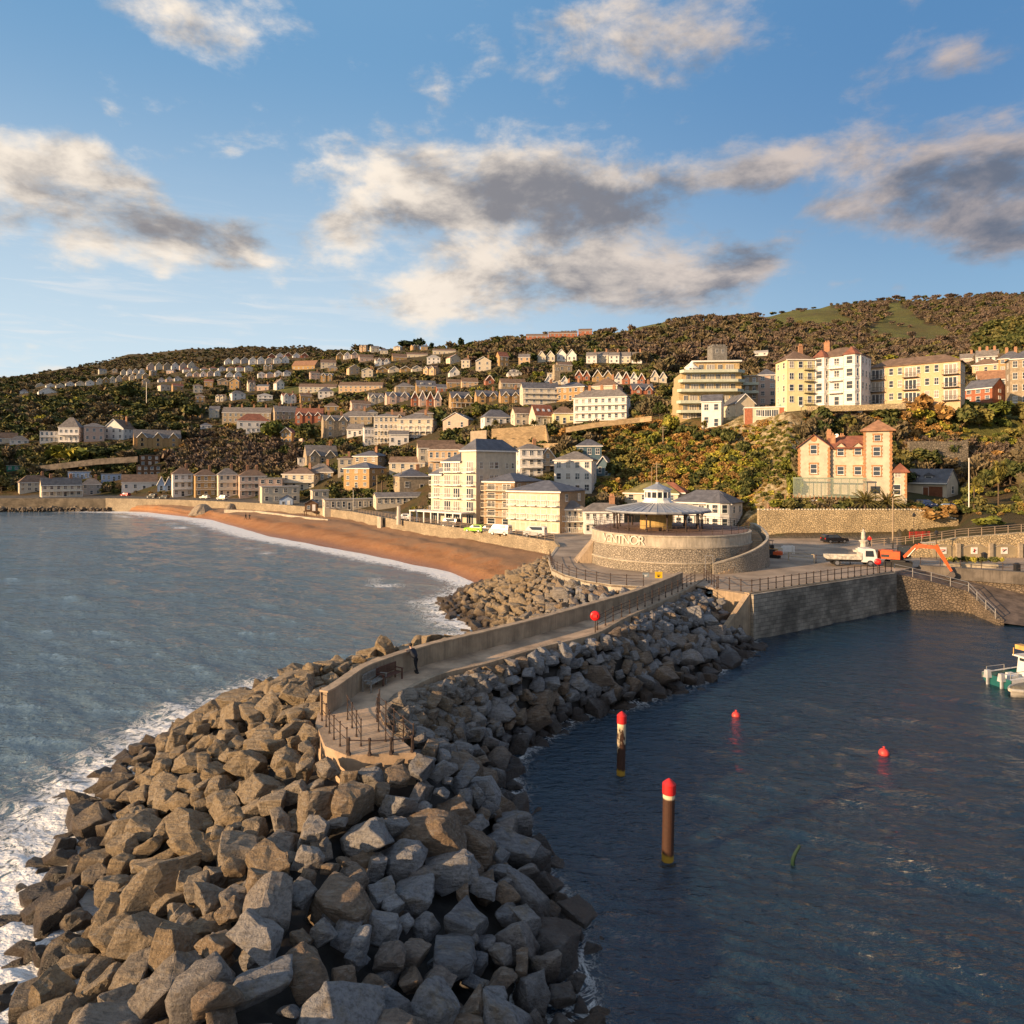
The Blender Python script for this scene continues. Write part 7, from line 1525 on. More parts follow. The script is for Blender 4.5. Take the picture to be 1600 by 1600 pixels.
# monument, poles, lamps, bins
c = P3(1349, 862); mo = thing('monument', 'pale stone monument with small statue on a stepped base near the black car', 'monument', (c.x, c.y, PROM)); ps = mat('portland_stone', (.55,.50,.42), .8, .1, 3)
mb = MB(); mb.prism(ngon(1.5, 8), 0, .25); mb.prism(ngon(1.1, 8), .253, .5); mb.build('steps', ps, mo)
mb = MB(); mb.lathe([(.55,.5),(.45,.7),(.38,1.2),(.5,1.5),(.62,1.55),(.62,1.7),(.3,1.75)], 12); mb.build('pedestal', ps, mo, smooth=False)
mb = MB(); mb.lathe([(.28,1.75),(.34,2.1),(.26,2.6),(.3,2.85),(.12,3.0),(.14,3.15),(.1,3.3),(.02,3.4)], 10); mb.build('figure', ps, mo, smooth=True)
def pole(label, p, h, r=.09, m=None, name='pole', cat='pole', lampy=False, cross=False):
    t_ = thing(name, label, cat, tuple(p)); mb = MB(); mb.tube((0,0,-.5), (0,0,h), r, 8, r*.7); mb.build('post', m or mat('timber_pole', (.34,.26,.17), .9), t_)
    if lampy: mb = MB(); mb.lathe([(.08,h),(.22,h+.1),(.26,h+.4),(.1,h+.6),(.02,h+.7)], 8); mb.build('lantern', glass if False else black, t_)
    if cross:
        mb = MB(); mb.box(-.9,.9,-.05,.05,h-.5,h-.38); mb.box(-.7,.7,-.05,.05,h-1.1,h-.98); mb.build('crossarm', m or mat('timber_pole', (.3,.2,.1)), t_)
    return t_
pole('tall white flagpole above the shrubs right of the garage', px(1514, 788, 122), 8.3, .10, trim)
pole('tall timber pole on the esplanade in front of the golden wall', P3(1395, 857), 7.8, .13)
pole('black lamp post at the foot of the ramp road', P3(1428, 853), 4.6, .06, iron, 'lamp_post', 'lamp post', True)
pole('black lamp post beside the excavator arm', P3(1463, 874), 3.3, .05, iron, 'lamp_post', 'lamp post', True)
pole('telegraph pole on the bramble slope below the balcony hotel', ground(1036, 702), 6.5, .14, cross=True)
pole('telegraph pole with crossarms behind the bandstand', px(1026, 770, 152), 6.8, .13, cross=True)
pole('thin pole left of the telegraph pole behind the bandstand', px(1018, 768, 152), 5.5, .07)
pole('very tall thin mast rising from the dark wood on the left', ground(229, 632), 17, .28, steel, 'mast', 'mast')
pole('tall grey lamp column beside the beach huts and shops', P3(552, 798), 6, .08, steel, 'lamp_post', 'lamp post', True)
pole('stone clock pillar on the esplanade at the top of the beach steps', P3(623, 816), 3.6, .55, ps, 'pillar', 'pillar')
pole('timber pole on the garden slope above the beach shops', px(627, 765, 205), 6.5, .15)
pole('timber pole beside the palm on the slope', px(589, 768, 210), 5, .15)
for x, y, lab in ((1538, 877, 'black litter bin below the third wall arch'), (1589, 895, 'black litter bin at the right edge of the esplanade')):
    p = P3(x, y); mb = MB(); mb.box(-.25,.25,-.25,.25,0,.95); mb.box(-.3,.3,-.3,.3,.953,1.05); mb.prism([(-.25,-.25),(.25,-.25),(.25,.25),(-.25,.25)],1.05,1.2,[(-.1,-.1),(.1,-.1),(.1,.1),(-.1,.1)]); tag(mb.build('litter_bin', black, loc=p), lab, 'bin')
# beach huts on stilts, steps
def hut(label, x, y, w_, d_, h_, wm, rmn, rz=0):
    p = pz(x, y, 2.7); t_ = thing('beach_hut', label, 'hut', tuple(p), rz); mb = MB(); mb.box(-w_/2,w_/2,0,d_,1.3,1.3+h_); gable_tri(mb, -w_/2,w_/2,0,d_,1.3+h_,1.3+h_+w_*.3); mb.build('wall', wm, t_)
    mb = MB(); roofslab_y(mb, 0, w_/2, -.3, d_+.3, 1.3+h_, 1.3+h_+w_*.3); mb.build('roof', RM['slate'], t_)
    for xx in (-w_/2, w_/2-.2):
        for yy in (-1.4, d_-.2): mb = MB(); mb.box(xx,xx+.2,yy,yy+.2,-1,1.1); mb.build('stilt', WM['wood'], t_)
    mb = MB(); mb.box(-w_/2-.2,w_/2+.2,-1.6,d_,1.1,1.297); mb.build('deck', WM['wood'], t_); add_win(t_, -w_*.2, 1.8, .9, 1.1); mb = MB(); mb.box(w_*.1, w_*.1+.9, -.06, -.003, 1.3, 3.2); mb.build('door', trim, t_)
hut('blue-grey beach hut on timber stilts at the back of the beach', 447, 797, 4.2, 4, 2.3, WM['blue'], 'slate', R(14))
hut('brown timber beach hut on stilts beside the blue-grey hut', 486, 805, 3.6, 3.5, 2.2, WM['wood'], 'slate', R(10))
for i, (x, y, lab) in enumerate(((606, 828, 'concrete steps jutting from the sea wall onto the beach'), (535, 812, 'dark timber steps from the promenade to the beach'))):
    p = pz(x, y, 1.9); mb = MB()
    for k in range(9): mb.box(-1.3, 1.3, k*.38, (k+1)*.38, -1.5, .3+k*.3)
    mb.box(-1.7,-1.3,0,3.6,-1.5,3.1); tag(mb.build('beach_steps', conc_l if i == 0 else WM['wood'], loc=p, rot=(0,0,R(25))), lab, 'steps')
for x, y, s_, lab in ((316, 800, 3.6, 'larger cone-shaped mound of gravel on the far beach'), (360, 799, 2.4, 'smaller cone-shaped mound of gravel on the far beach')):
    p = pz(x, y, 1.6); mb = MB(); prf = [(s_*1.25,-1),(s_*.9,.6),(s_*.45,2.2),(s_*.28,2.7),(.05,2.8)]; mb.lathe(prf, 20); o = mb.build('gravel_mound', mat('gravel', (.30,.24,.17), .95, .2, 2, .6, 5), loc=p)
    for v in o.data.vertices: v.co += Vector((noise.noise(v.co*.7), noise.noise(v.co*.7+Vector((5,0,0))), 0))*.7
    tag(o, lab, 'mound')
hwl = wall('low_wall', 'low pale wall running across the upper beach', [tuple(pz(a, b, 2.4)[:2]) for a, b in ((350,799),(400,801),(460,809),(512,815))], .6, 1.4, 3.0, conc_l)
# clutter of the flower bed and planter on the right
bedm = mat('planter_stone', (.42,.36,.26), .9, .2, 2)
a, b_ = P3(1480, 886), P3(1560, 888); mb = MB(); wallstrip(mb, [a, b_], 0, 1.2, PROM, PROM+.45); tag(mb.build('planter', bedm), 'low stone planter bed with clipped bushes in front of the arches', 'planter')

# ------------------------------------------------------------------ boats
tealh = mat('teal_hull', (.015,.11,.11), .35, .05, 1); gel = mat('white_gelcoat', (.74,.72,.68), .3, .08, 2)
def hull(L, Wd, Hh, n=14):
    mb = MB(); secs = []
    for i in range(n+1):
        t_ = i/n; x = -L/2+L*t_; w_ = Wd/2*(1-max(0,(t_-.45)/.55)**2.2); zt_ = Hh*(1+.25*t_**2); zk = -.35+.5*max(0,(t_-.6)/.4)**2
        secs.append([(x, -w_, zt_), (x, -w_*.9, zt_*.35), (x, -w_*.55, zk*.4), (x, 0, zk), (x, w_*.55, zk*.4), (x, w_*.9, zt_*.35), (x, w_, zt_)])
    vs = [p for s_ in secs for p in s_]; fs = []
    for i in range(n):
        for k in range(6): fs.append((i*7+k, (i+1)*7+k, (i+1)*7+k+1, i*7+k+1))
    fs.append(tuple(range(6,-1,-1))); mb.add(vs, fs); return mb, secs
p = pz(1590, 1066, 0); bt = thing('motor_boat', 'white and teal fishing boat with wheelhouse and two outboards at the right edge', 'boat', (p.x+.6, p.y, 0), R(18))
mb, secs = hull(6.2, 2.3, .75); mb.build('hull', tealh, bt)
mb = MB(); mb.strip([Vector(s_[0])+Vector((0,0,.02)) for s_ in secs], [Vector(s_[0])+Vector((0,.18,.05)) for s_ in secs]); mb.strip([Vector(s_[6])+Vector((0,-.18,.05)) for s_ in secs], [Vector(s_[6])+Vector((0,0,.02)) for s_ in secs])
for s0, s1 in zip(secs[:-1], secs[1:]):
    for k, sg in ((0, -1), (6, 1)): a, b = Vector(s0[k]), Vector(s1[k]); mb.add([a+Vector((0,sg*.03,-.40)), b+Vector((0,sg*.03,-.40)), b+Vector((0,sg*.03,.06)), a+Vector((0,sg*.03,.06))], [(0,1,2,3)])
mb.build('gunwale', gel, bt)
mb = MB(); mb.box(-3.0, 2.0, -.85, .85, .25, .32); mb.build('deck', gel, bt)
mb = MB(); mb.prism([(.0,-.7),(1.3,-.65),(1.3,.65),(.0,.7)], .32, 1.95, [(.1,-.6),(1.0,-.55),(1.0,.55),(.1,.6)]); mb.prism([(-.3,-.8),(1.3,-.7),(1.3,.7),(-.3,.8)], 1.953, 2.05); wh = mb.build('wheelhouse', gel, bt)
mb = MB(); 
for sg in (-1, 1): mb.add([(.2,sg*.68,1.2),(1.0,sg*.66,1.2),(.9,sg*.61,1.8),(.25,sg*.63,1.8)], [(0,1,2,3) if sg < 0 else (3,2,1,0)])
mb.add([(-.01+.07,-.5,1.1),(-.01+.07,.5,1.1),(.085,.5,1.8),(.085,-.5,1.8)], [(0,3,2,1)]); mb.build('window', glass, wh)
mb = MB(); mb.tube((-.3,-.7,1.95),(-.3,-.7,2.6),.03,5); mb.tube((-.3,.7,1.95),(-.3,.7,2.6),.03,5); mb.box(-.35,.3,-.55,.55,2.55,2.9); mb.tube((.5,0,2.05),(.5,0,3.3),.025,5); mb.ball((.5,0,3.0),.12,4); mb.build('radar_arch', mat('orange_canvas', (.62,.36,.10), .7), bt)
for sg in (-.55, .55):
    mb = MB(); mb.prism([(-3.55,sg-.18),(-3.1,sg-.2),(-3.1,sg+.2),(-3.55,sg+.18)], .55, 1.15, [(-3.5,sg-.12),(-3.15,sg-.14),(-3.15,sg+.14),(-3.5,sg+.12)]); mb.box(-3.4,-3.2,sg-.06,sg+.06,-.3,.547); mb.build('outboard_motor', mat('outboard_grey', (.45,.45,.46), .35), bt)
mb = MB(); mb.path([(-2.9,-.95,.8),(-2.9,-.95,1.25),(-1,-.95,1.25),(-1,-.95,.8)], .025, 5); mb.path([(-2.9,.95,.8),(-2.9,.95,1.25),(-1,.95,1.25),(-1,.95,.8)], .025, 5); mb.build('handrail', steel, bt)
mb = MB(); mb.box(-2.2,-1.5,-.5,.2,.32,.8); mb.box(-1.2,-.6,.1,.7,.32,.7); mb.build('locker', gel, bt)
p = pz(1600, 1084, 0); b2 = thing('dinghy', 'grey covered inflatable dinghy moored in front of the teal boat', 'dinghy', (p.x+.3, p.y-.2, 0), R(200))
mb, secs = hull(4.2, 1.7, .5); mb.build('hull', mat('dinghy_grey', (.38,.35,.30), .6), b2)
mb = MB(); L_ = []; 
rows = [[(s_[0][0], yy*abs(s_[0][1]), s_[0][2]+.02+.35*(1-yy*yy)*(1-.3*abs(s_[0][0])/2.1)) for yy in (-1,-.7,-.35,0,.35,.7,1)] for s_ in secs]
vs = [p_ for r_ in rows for p_ in r_]; mb.add(vs, [(i*7+k, (i+1)*7+k, (i+1)*7+k+1, i*7+k+1) for i in range(len(rows)-1) for k in range(6)]); mb.build('canvas_cover', mat('olive_canvas', (.17,.155,.12), .9, .2, 4, .3, 6), b2)
mb = MB()
for k, sg in ((0,-1),(6,1)): mb.path([Vector(s_[k])+Vector((0,sg*.05,-.05)) for s_ in secs], .13, 8)
mb.build('tube', mat('dinghy_tube', (.46,.43,.37), .6), b2)
# ------------------------------------------------------------------ trees and scrub
def leaf_mat(name, c1, c2, c3=None):
    m = bpy.data.materials.new(name); m.use_nodes = True; t = NT(m.node_tree); b = t.n['Principled BSDF']; b.inputs['Roughness'].default_value = .8; b.inputs['Specular IOR Level'].default_value = .2
    geo = t.new('ShaderNodeNewGeometry'); n = t.noise(geo.outputs['Position'], .11, 3, .6); r = geo.outputs['Random Per Island']
    c = t.mix(t.ss(t.m('ADD', n, t.m('MULTIPLY', t.m('SUBTRACT', r, .5), .35)), .38, .62), c1, c2)
    if c3: c = t.mix(t.ss(t.m('ADD', t.noise(geo.outputs['Position'], .045, 3, .6), t.m('MULTIPLY', r, .1)), .56, .64), c, c3)
    h = t.new('ShaderNodeHueSaturation'); t.put(h.inputs['Color'], c); t.put(h.inputs['Value'], t.lin(r, 0, 1, .8, 1.22)); t.put(b.inputs['Base Color'], h.outputs[0]); return m
LM = {'ever': leaf_mat('evergreen_leaves', (0.055, 0.072, 0.023), (0.111, 0.114, 0.034), (0.156, 0.137, 0.044)), 'bare': leaf_mat('bare_twigs', (0.137, 0.111, 0.065), (0.195, 0.150, 0.085), (0.124, 0.111, 0.058)),
      'rust': leaf_mat('rusty_scrub', (0.260, 0.150, 0.052), (0.390, 0.234, 0.078), (0.221, 0.195, 0.052)), 'lime': leaf_mat('yellow_green_scrub', (0.195, 0.208, 0.033), (0.390, 0.338, 0.058), (0.104, 0.124, 0.029)),
      'mauve': leaf_mat('mauve_twigs', (0.124, 0.098, 0.078), (0.176, 0.127, 0.091)), 'pine': leaf_mat('pine_needles', (0.023, 0.039, 0.018), (0.046, 0.065, 0.026))}
bark = mat('bark', (.12,.085,.055), .95, .2, 4, .4, 8)
def crown_np(seed, n, kind):
    r = np.random.RandomState(seed); nc = 16 if kind not in ('rust', 'lime') else 9
    d = r.randn(nc, 3); d /= np.linalg.norm(d, axis=1)[:, None]; d[:, 2] = np.abs(d[:, 2])*1.0 - .25; cc = d*r.uniform(.25, .72, (nc, 1)); cc[:, 2] *= .95; cr = r.uniform(.22, .42, nc)
    k = r.randint(nc, size=n); q = r.randn(n, 3); q /= np.linalg.norm(q, axis=1)[:, None]; P = cc[k] + q*(cr[k]*r.uniform(.55, 1.05, n))[:, None]
    P[:, 2] = P[:, 2]*.5 + .5      # into 0..1 height
    P[:, :2] *= .5
    if kind in ('bare', 'mauve'): sz = np.stack([np.full(n, .034), np.full(n, .115)], 1)*r.uniform(.7, 1.4, (n, 1)); up = np.stack([P[:, 0]*1.3, P[:, 1]*1.3, np.full(n, .5)], 1) + r.randn(n, 3)*.25
    else: sz = np.full((n, 2), .062)*r.uniform(.6, 1.4, (n, 1)); up = r.randn(n, 3)
    up /= np.linalg.norm(up, axis=1)[:, None]; s = np.cross(up, r.randn(n, 3)); s /= np.linalg.norm(s, axis=1)[:, None]
    a = s*sz[:, :1]; b = up*sz[:, 1:]
    V = np.stack([P-a-b, P+a-b*.6, P+a*.7+b, P-a*.8+b*.8], 1).reshape(-1, 3); return V
def quads(n): return np.arange(n*4).reshape(-1, 4)
DET = {k: [crown_np(100+i+7*j, 620 if k not in ('rust','lime') else 420, k) for i in range(4)] for j, k in enumerate(LM)}
FAR_ = {k: [crown_np(300+i+7*j, 150, k)*1.0 for i in range(6)] for j, k in enumerate(LM)}
for k in FAR_:
    for i, V in enumerate(FAR_[k]):
        c = V.reshape(-1, 4, 3).mean(1, keepdims=True); FAR_[k][i] = (c + (V.reshape(-1, 4, 3)-c)*1.75).reshape(-1, 3)
CM = {}
for k in DET:
    CM[k] = []
    for V in DET[k]:
        o = npmesh('crown', V, quads(len(V)//4), LM[k]); CM[k].append(o.data); bpy.data.objects.remove(o)
def trunk_mesh(seed, tall=.55):
    rr_ = random.Random(seed); mb = MB(); mb.tube((0,0,-.15), (.01,0,tall*.55), .035, 7, .024)
    for i in range(7):
        a = rr_.uniform(0, 6.28); z0_ = tall*rr_.uniform(.3, .6); p1 = Vector((.18*math.cos(a), .18*math.sin(a), z0_+.2)); p2 = p1*1.0 + Vector((.12*math.cos(a+.5), .12*math.sin(a+.5), .2)); mb.tube((0,0,z0_), p1, .018, 5, .011); mb.tube(p1, p2, .011, 4, .004)
    o = mb.build('trunk', bark); me = o.data; bpy.data.objects.remove(o); return me
TRK = [trunk_mesh(i) for i in range(3)]
def inpoly1(x, y, poly):
    c = False; n = len(poly)
    for i in range(n):
        x1, y1 = poly[i]; x2, y2 = poly[(i+1) % n]
        if (y1 > y) != (y2 > y) and x < (x2-x1)*(y-y1)/(y2-y1)+x1: c = not c
    return c
ZN = [  # polygon, {type: weight}, size range (m), coverage, name
 ([(930,662),(1075,655),(1130,700),(1080,760),(1000,800),(940,790)], dict(rust=.60, lime=.22, ever=.18), (1.8, 4.2), .95),
 ([(1190,668),(1262,660),(1235,800),(1150,815),(1195,740)], dict(lime=.5, rust=.3, ever=.2), (.9, 2.0), .32),
 ([(1120,655),(1262,655),(1250,700),(1130,705)], dict(lime=.45, rust=.45, ever=.1), (.8, 1.8), .38),
 ([(1060,690),(1240,690),(1200,765),(1140,815),(960,800)], dict(lime=.55, ever=.25, rust=.2), (1.8, 4.0), .9),
 ([(1262,640),(1360,632),(1420,640),(1410,690),(1350,668),(1262,672)], dict(lime=.4, rust=.35, mauve=.25), (1.0, 2.2), .7),
 ([(1360,615),(1490,612),(1600,628),(1600,700),(1420,690)], dict(rust=.55, lime=.2, ever=.25), (2.0, 4.0), 1.0),
 ([(1405,680),(1600,690),(1600,760),(1500,762),(1500,720),(1405,730)], dict(mauve=.5, rust=.3, bare=.2), (1.6, 3.2), .9),
 ([(1400,795),(1500,790),(1600,760),(1600,815),(1500,828),(1440,812)], dict(ever=.5, rust=.3, lime=.2), (1.0, 2.0), .55),
 ([(1530,515),(1600,500),(1600,560),(1520,562)], dict(ever=1.0), (6, 10), 1.0),
 ([(1190,455),(1600,440),(1600,600),(1190,600)], dict(mauve=.55, bare=.3, ever=.15), (3.5, 7), .75),
 ([(930,480),(1190,470),(1260,560),(1240,600),(930,560)], dict(mauve=.5, bare=.35, ever=.15), (6, 10), 1.0),
 ([(150,530),(520,530),(540,560),(400,566),(150,590)], dict(bare=.75, rust=.1, ever=.15), (3.5, 6), .85),
 ([(440,575),(620,580),(640,598),(440,600)], dict(ever=.8, bare=.2), (5, 8), 1.0),
 ([(340,675),(480,690),(470,750),(300,750),(240,720)], dict(mauve=.6, bare=.3, ever=.1), (4, 7), 1.0),
 ([(0,590),(345,605),(360,690),(240,700),(0,760)], dict(ever=.62, bare=.33, lime=.05), (5, 9.5), 1.0),
 ([(700,515),(930,500),(1000,560),(760,600),(600,600)], dict(bare=.5, ever=.4, mauve=.1), (6, 9), 1.0),
]
DEF = (dict(ever=.50, bare=.36, lime=.08, rust=.06), (3.4, 7.5), .9)
BOXES += [(1508,1582,722,786,122),(1332,1410,768,798,123)]
rt = random.Random(99); hb_ = {}
for b in BOXES:
    for i in range(int(b[0]//40), int(b[1]//40)+1): hb_.setdefault(i, []).append(b)
def blocked(x, y, w_, h_, Y):
    for i in range(int((x-w_)//40), int((x+w_)//40)+1):
        for b in hb_.get(i, ()):
            if b[4] > Y-1:      # house stands behind: keep its front clear
                if x+w_*.42 > b[0] and x-w_*.42 < b[1] and y-h_*.9 < b[3]-1.0 and y > b[2]+1: return True
            elif x > b[0]-2 and x < b[1]+2 and Y < b[4]+10 and y > b[2]: return True
    return False
plants = []; grid = {}
def clear(x, y, r):
    g_ = 12; ci, cj = int(x//g_), int(y//g_); s_ = int(r//g_)+1
    for i in range(ci-s_, ci+s_+1):
        for j in range(cj-s_, cj+s_+1):
            for q in grid.get((i, j), ()):
                if (q[0]-x)**2 + ((q[1]-y)*2.0)**2 < (r+q[2])**2*.25*1.0: return False
    grid.setdefault((ci, cj), []).append((x, y, r)); return True
for tries in range(95000):
    x = rt.uniform(-40, 1660); u = rt.random(); y = 440 + (u**.9)*380
    if y > 805: continue
    xc_ = min(max(x, 0), 1600)
    g_ = None
    k_ = None
    for z_ in ZN:
        if inpoly1(xc_, y, z_[0]): k_ = z_[1:]; break
    ty, sr, cov = k_ or DEF
    if rt.random() > cov: continue
    if any(inpoly1(xc_, y, f) for f in FIELD) and rt.random() < .97: continue
    # quick skyline test
    i_ = min(max(np.searchsorted(CXS, xc_)-1, 0), len(CXS)-2); yt_ = np.interp(xc_, [CXS[i_], CXS[i_+1]], [HY-(COLS[CXS[i_]][-1][1]-HC)*F/COLS[CXS[i_]][-1][0], HY-(COLS[CXS[i_+1]][-1][1]-HC)*F/COLS[CXS[i_+1]][-1][0]])
    if y < yt_+.5: continue
    g_ = ground(x, y)
    if g_.z < 5.2 or g_.y > 1290: continue
    hgt = rt.uniform(*sr); 
    if y < yt_+6: hgt *= .7
    kd = rt.choices(list(ty), list(ty.values()))[0]
    if kd in ('rust', 'lime'): hgt *= .75; wd = hgt*rt.uniform(1.1, 1.6)
    else: wd = hgt*rt.uniform(.8, 1.15)*(1.4 if g_.y > 350 else 1.1)
    wp, hp_ = wd*F/g_.y, hgt*F/g_.y
    if blocked(x, y, wp, hp_, g_.y): 
        hgt *= .4; wd *= .4; wp *= .4; hp_ *= .4
        if rt.random() < .3 or blocked(x, y, wp, hp_, g_.y): continue
    if not clear(x, y, wp*.44): continue
    plants.append((x, y, g_, hgt, wd, kd))
# hand-placed ones
HAND = [(1466,668,64,46,'rust'),(1502,676,50,50,'ever'),(1436,664,50,34,'lime'),(1530,672,44,40,'rust'),(1410,668,40,30,'rust'),(640,544,44,18,'pine'),(655,546,26,22,'pine'),(560,549,26,11,'bare'),(578,548,18,12,'pine'),(705,548,20,16,'bare'),(720,546,12,22,'pine'),(675,546,10,13,'pine'),(690,548,14,9,'ever'),(196,632,44,36,'ever'),(252,645,36,30,'ever'),(275,652,44,36,'ever'),(300,660,40,34,'ever'),(428,694,42,44,'lime'),(478,700,44,42,'ever'),(40,668,20,24,'ever'),(66,668,26,22,'lime'),
 (105,728,70,38,'lime'),(60,730,50,24,'ever'),(150,720,50,26,'ever'),(185,715,44,24,'ever'),(1022,700,30,30,'lime'),(1037,690,26,28,'ever'),(1140,700,34,34,'ever'),(1178,690,24,16,'lime'),(1050,682,36,40,'lime'),(1240,782,30,46,'lime'),(1231,742,26,34,'lime'),(1226,800,44,28,'lime'),(985,795,30,18,'ever'),(1385,662,46,28,'ever'),(1480,640,32,32,'ever'),(1440,655,60,44,'rust'),(1395,690,36,24,'rust'),(1560,660,60,40,'lime'),(1530,668,50,36,'ever'),(1600,665,50,40,'ever'),(1500,648,40,30,'lime'),
 (1524,798,36,28,'ever'),(1548,826,52,26,'lime'),(1600,788,40,20,'lime'),(1452,816,60,28,'rust'),(1480,806,36,22,'rust'),(1428,806,40,20,'rust'),(1000,728,24,22,'rust'),(960,755,34,40,'ever'),(1270,640,16,10,'ever'),(1300,668,30,14,'ever'),
 (530,738,30,20,'ever'),(640,720,40,20,'ever'),(700,665,16,12,'ever'),(745,640,20,14,'lime'),(860,690,40,30,'ever'),(885,690,40,26,'rust'),(925,680,26,20,'ever'),(750,598,16,16,'ever'),(905,578,24,20,'lime'),(820,585,30,22,'ever'),(995,572,26,24,'bare'),(1010,572,26,26,'bare'),(1040,588,40,34,'bare'),(1065,570,36,26,'bare'),(1095,562,34,20,'bare'),(1390,570,34,18,'lime'),(1450,572,40,20,'lime'),(1485,572,30,18,'lime')]
for x, y, wp, hp_, kd in HAND:
    g_ = ground(x, y); plants.append((x, y, g_, hp_*g_.y/F, wp*g_.y/F, kd))
for x in range(1210, 1600, 9):
    if rt.random() < .62:
        i_ = 0; yy = float(np.interp(x, [1200,1300,1400,1500,1600], [485,473,466,464,457])); g_ = ground(x+rt.uniform(-4,4), yy); hh = rt.uniform(2.5, 6.5); plants.append((x, yy, g_, hh, hh*rt.uniform(1.4,3.0), rt.choice(['mauve','ever','mauve'])))
TK = {'ever': ('dense_tree', 'dense evergreen tree', 'evergreen tree'), 'bare': ('bare_tree', 'leafless brown tree', 'bare tree'), 'rust': ('shrub', 'rust-brown bramble bush', 'bush'), 'lime': ('shrub', 'sunlit yellow-green bush', 'bush'), 'mauve': ('bare_tree', 'leafless purplish tree', 'bare tree'), 'pine': ('pine_tree', 'dark windblown pine', 'pine')}
plants.sort(key=lambda p: -p[3]*p[4]/p[2].y**2)
nt = ns = 0; rest = {k: [] for k in LM}
for p in plants:
    x, y, g_, hh, wd, kd = p; tr = kd not in ('rust', 'lime'); vis = -20 < x < 1620
    if vis and ((tr and nt < 290) or (not tr and ns < 240)):
        nm, lb, ct = TK[kd]; label = ('tall ' if hh*F/g_.y > 22 else '') + lb + ' ' + relate(x, y-hh*F/g_.y/2); grp = label
        if tr:
            nt += 1; o = thing(nm, label, ct, (g_.x, g_.y, g_.z), 0, grp); rz_ = rt.uniform(0, 6.28)
            c_ = link('crown', rt.choice(CM[kd]), o, (0, 0, hh*.06), (0, 0, rz_), (wd, wd, hh*.96)); t_ = link('trunk', rt.choice(TRK), o, (0, 0, 0), (0, 0, rz_), (min(hh, wd), min(hh, wd), hh))
        else:
            ns += 1; o = link(nm, rt.choice(CM[kd]), None, (g_.x, g_.y, g_.z-.3), (0, 0, rt.uniform(0, 6.28)), (wd, wd, hh*1.05)); tag(o, label, ct, grp)
    else: rest[kd].append(p)
for k, lst in rest.items():
    if not lst: continue
    VV = []
    for x, y, g_, hh, wd, kd in lst:
        V = FAR_[kd][rt.randrange(6)]; a = rt.uniform(0, 6.28); c, s_ = math.cos(a), math.sin(a)
        VV.append(np.stack([(V[:,0]*c-V[:,1]*s_)*wd+g_.x, (V[:,0]*s_+V[:,1]*c)*wd+g_.y, V[:,2]*hh+g_.z-.2], 1))
    V = np.concatenate(VV); n_ = {'ever': 'far_evergreen_wood', 'bare': 'far_bare_wood', 'rust': 'far_bramble_scrub', 'lime': 'far_green_scrub', 'mauve': 'far_purplish_wood', 'pine': 'far_pines'}[k]
    tag(npmesh(n_, V, quads(len(V)//4), LM[k]), {'ever': 'mass of distant evergreen trees filling the hillside', 'bare': 'mass of distant leafless brown trees over the hills', 'rust': 'distant rust-brown bramble scrub between the houses', 'lime': 'distant yellow-green scrub between the houses', 'mauve': 'distant purplish leafless wood on the hilltop', 'pine': 'distant dark pines on the skyline'}[k], 'woodland', kind='stuff')
print('plants', len(plants), nt, ns)
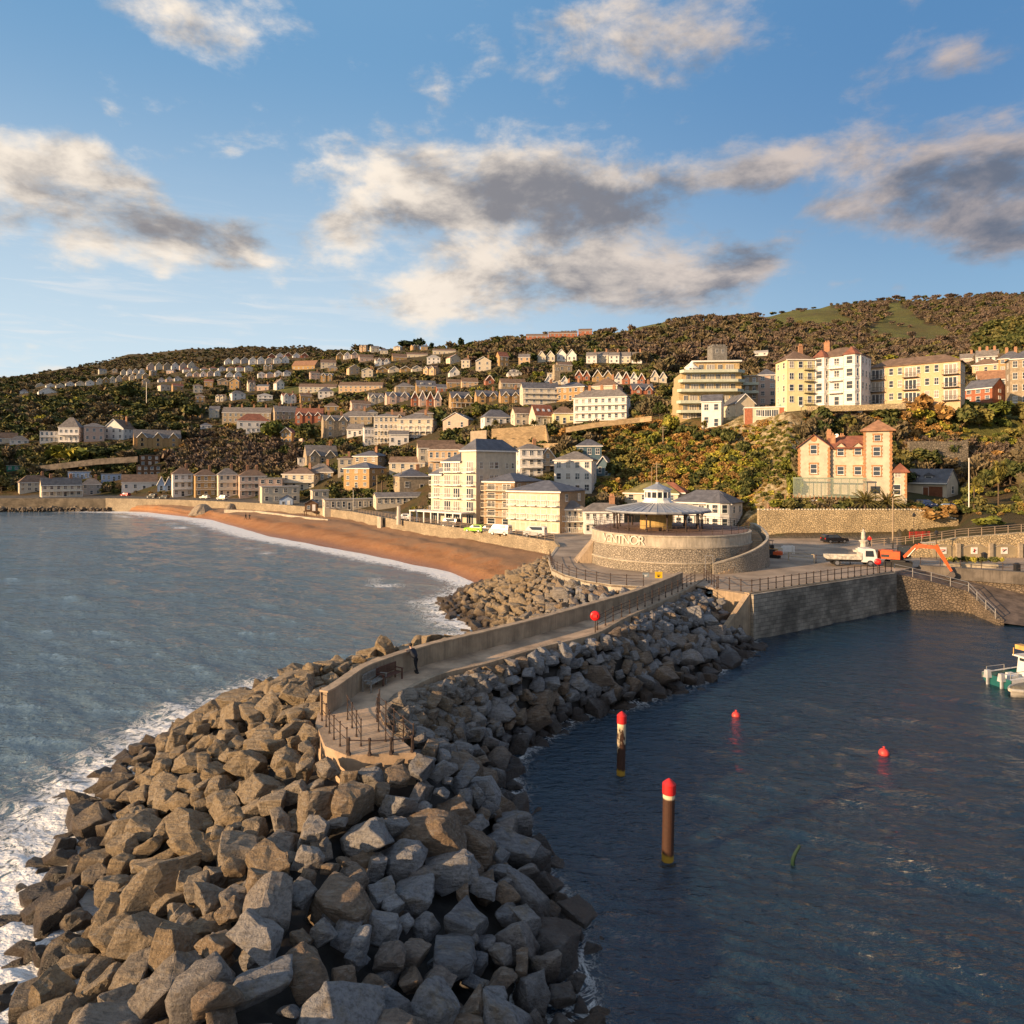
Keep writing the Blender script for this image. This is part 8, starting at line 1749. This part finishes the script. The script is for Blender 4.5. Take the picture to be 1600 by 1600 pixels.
# palms and cordylines
palm_m = leaf_mat('palm_fronds', (.10,.095,.03), (.17,.14,.045)); cord_m = leaf_mat('cordyline_leaves', (.22,.20,.05), (.30,.26,.07))
def palm(label, x, y, Y, r_, h_, kind='phoenix'):
    p = px(x, y, Y); t_ = thing('palm_tree', label, 'palm', tuple(p)); mb = MB(); mb.tube((0,0,-1), (0,0,h_), .28 if kind == 'phoenix' else .13, 10, .22 if kind == 'phoenix' else .10); mb.build('trunk', bark, t_); mb = MB(); rr_ = random.Random(int(x))
    if kind == 'phoenix':
        for i in range(80):
            a = rr_.uniform(0, 6.28); e = rr_.uniform(.1, 1.35); L = r_*rr_.uniform(.8, 1.1); prev = Vector((0,0,h_)); d = Vector((math.cos(a)*math.cos(e), math.sin(a)*math.cos(e), math.sin(e))); sd = Vector((-math.sin(a), math.cos(a), 0))
            for s_ in range(7):
                nx_ = prev + d*(L/7); mb.tube(prev, nx_, .02, 3)
                for sg in (-1, 1):
                    for q in (0, .5): b_ = prev.lerp(nx_, q); tip_ = b_ + sd*sg*.42*(1-s_/9) + d*.25 - Vector((0,0,.12)); mb.add([b_, b_+d*.2, tip_], [(0,1,2)])
                prev = nx_; d = (d - Vector((0,0,.16))).normalized()
        mb.build('fronds', palm_m, t_)
    else:
        for hd in range(5):
            c_ = Vector((rr_.uniform(-.8,.8)*r_*.5, rr_.uniform(-.8,.8)*r_*.5, h_+rr_.uniform(-.2,.6)*r_))
            mb.tube((0,0,h_*.8), c_, .06, 5)
            for i in range(150):
                d = Vector((rr_.gauss(0,1), rr_.gauss(0,1), rr_.gauss(.2,1))).normalized(); sd = d.cross(Vector((0,0,1))).normalized()*.11; L = r_*.55*rr_.uniform(.7,1.1); mb.add([c_-sd, c_+sd, c_+d*L-Vector((0,0,L*.2))], [(0,1,2)])
        mb.build('leaves', cord_m, t_)
palm('left of two bushy palms at the top of the golden wall below the villa', 1352, 794, 123.2, 2.9, .9)
palm('right of two bushy palms at the top of the golden wall, below the villa tower', 1386, 796, 123.2, 3.3, 1.0)
palm('shorter cordyline palm beside the white flagpole', 1522, 786, 122, 1.7, 3.2, 'cord'); palm('taller many-headed cordyline palm right of the flagpole', 1560, 782, 122, 2.5, 4.8, 'cord')
palm('small palm on the slope right of the tall ochre brick house', 597, 768, 208, 1.9, 3.6); palm('tall slender palm growing beside the narrow white house on the cliff edge', 1100, 705, 183, 1.5, 7.0, 'cord')
for i, (x, w_) in enumerate([(835, 22), (712+30, 12), (775, 14), (868, 16)]): palm(['palm before the red-roofed bungalow','palm left of the bungalow row','palm before the slate hipped bungalow','palm right of the red-roofed bungalow'][i], x, 668, 233, 1.6, 1.2)
# clipped bushes of the planter
for i, x in enumerate((1488, 1500, 1512, 1524, 1540, 1556, 1565)):
    a = P3(x, 886); o = link('shrub', CM['ever' if i % 3 else 'lime'][i % 4], None, (a.x, a.y+.6, PROM+.2), (0,0,i), (1.5, 1.3, 1.2)); tag(o, 'low rounded bush in the stone planter before the arches', 'bush', 'bushes in the planter')
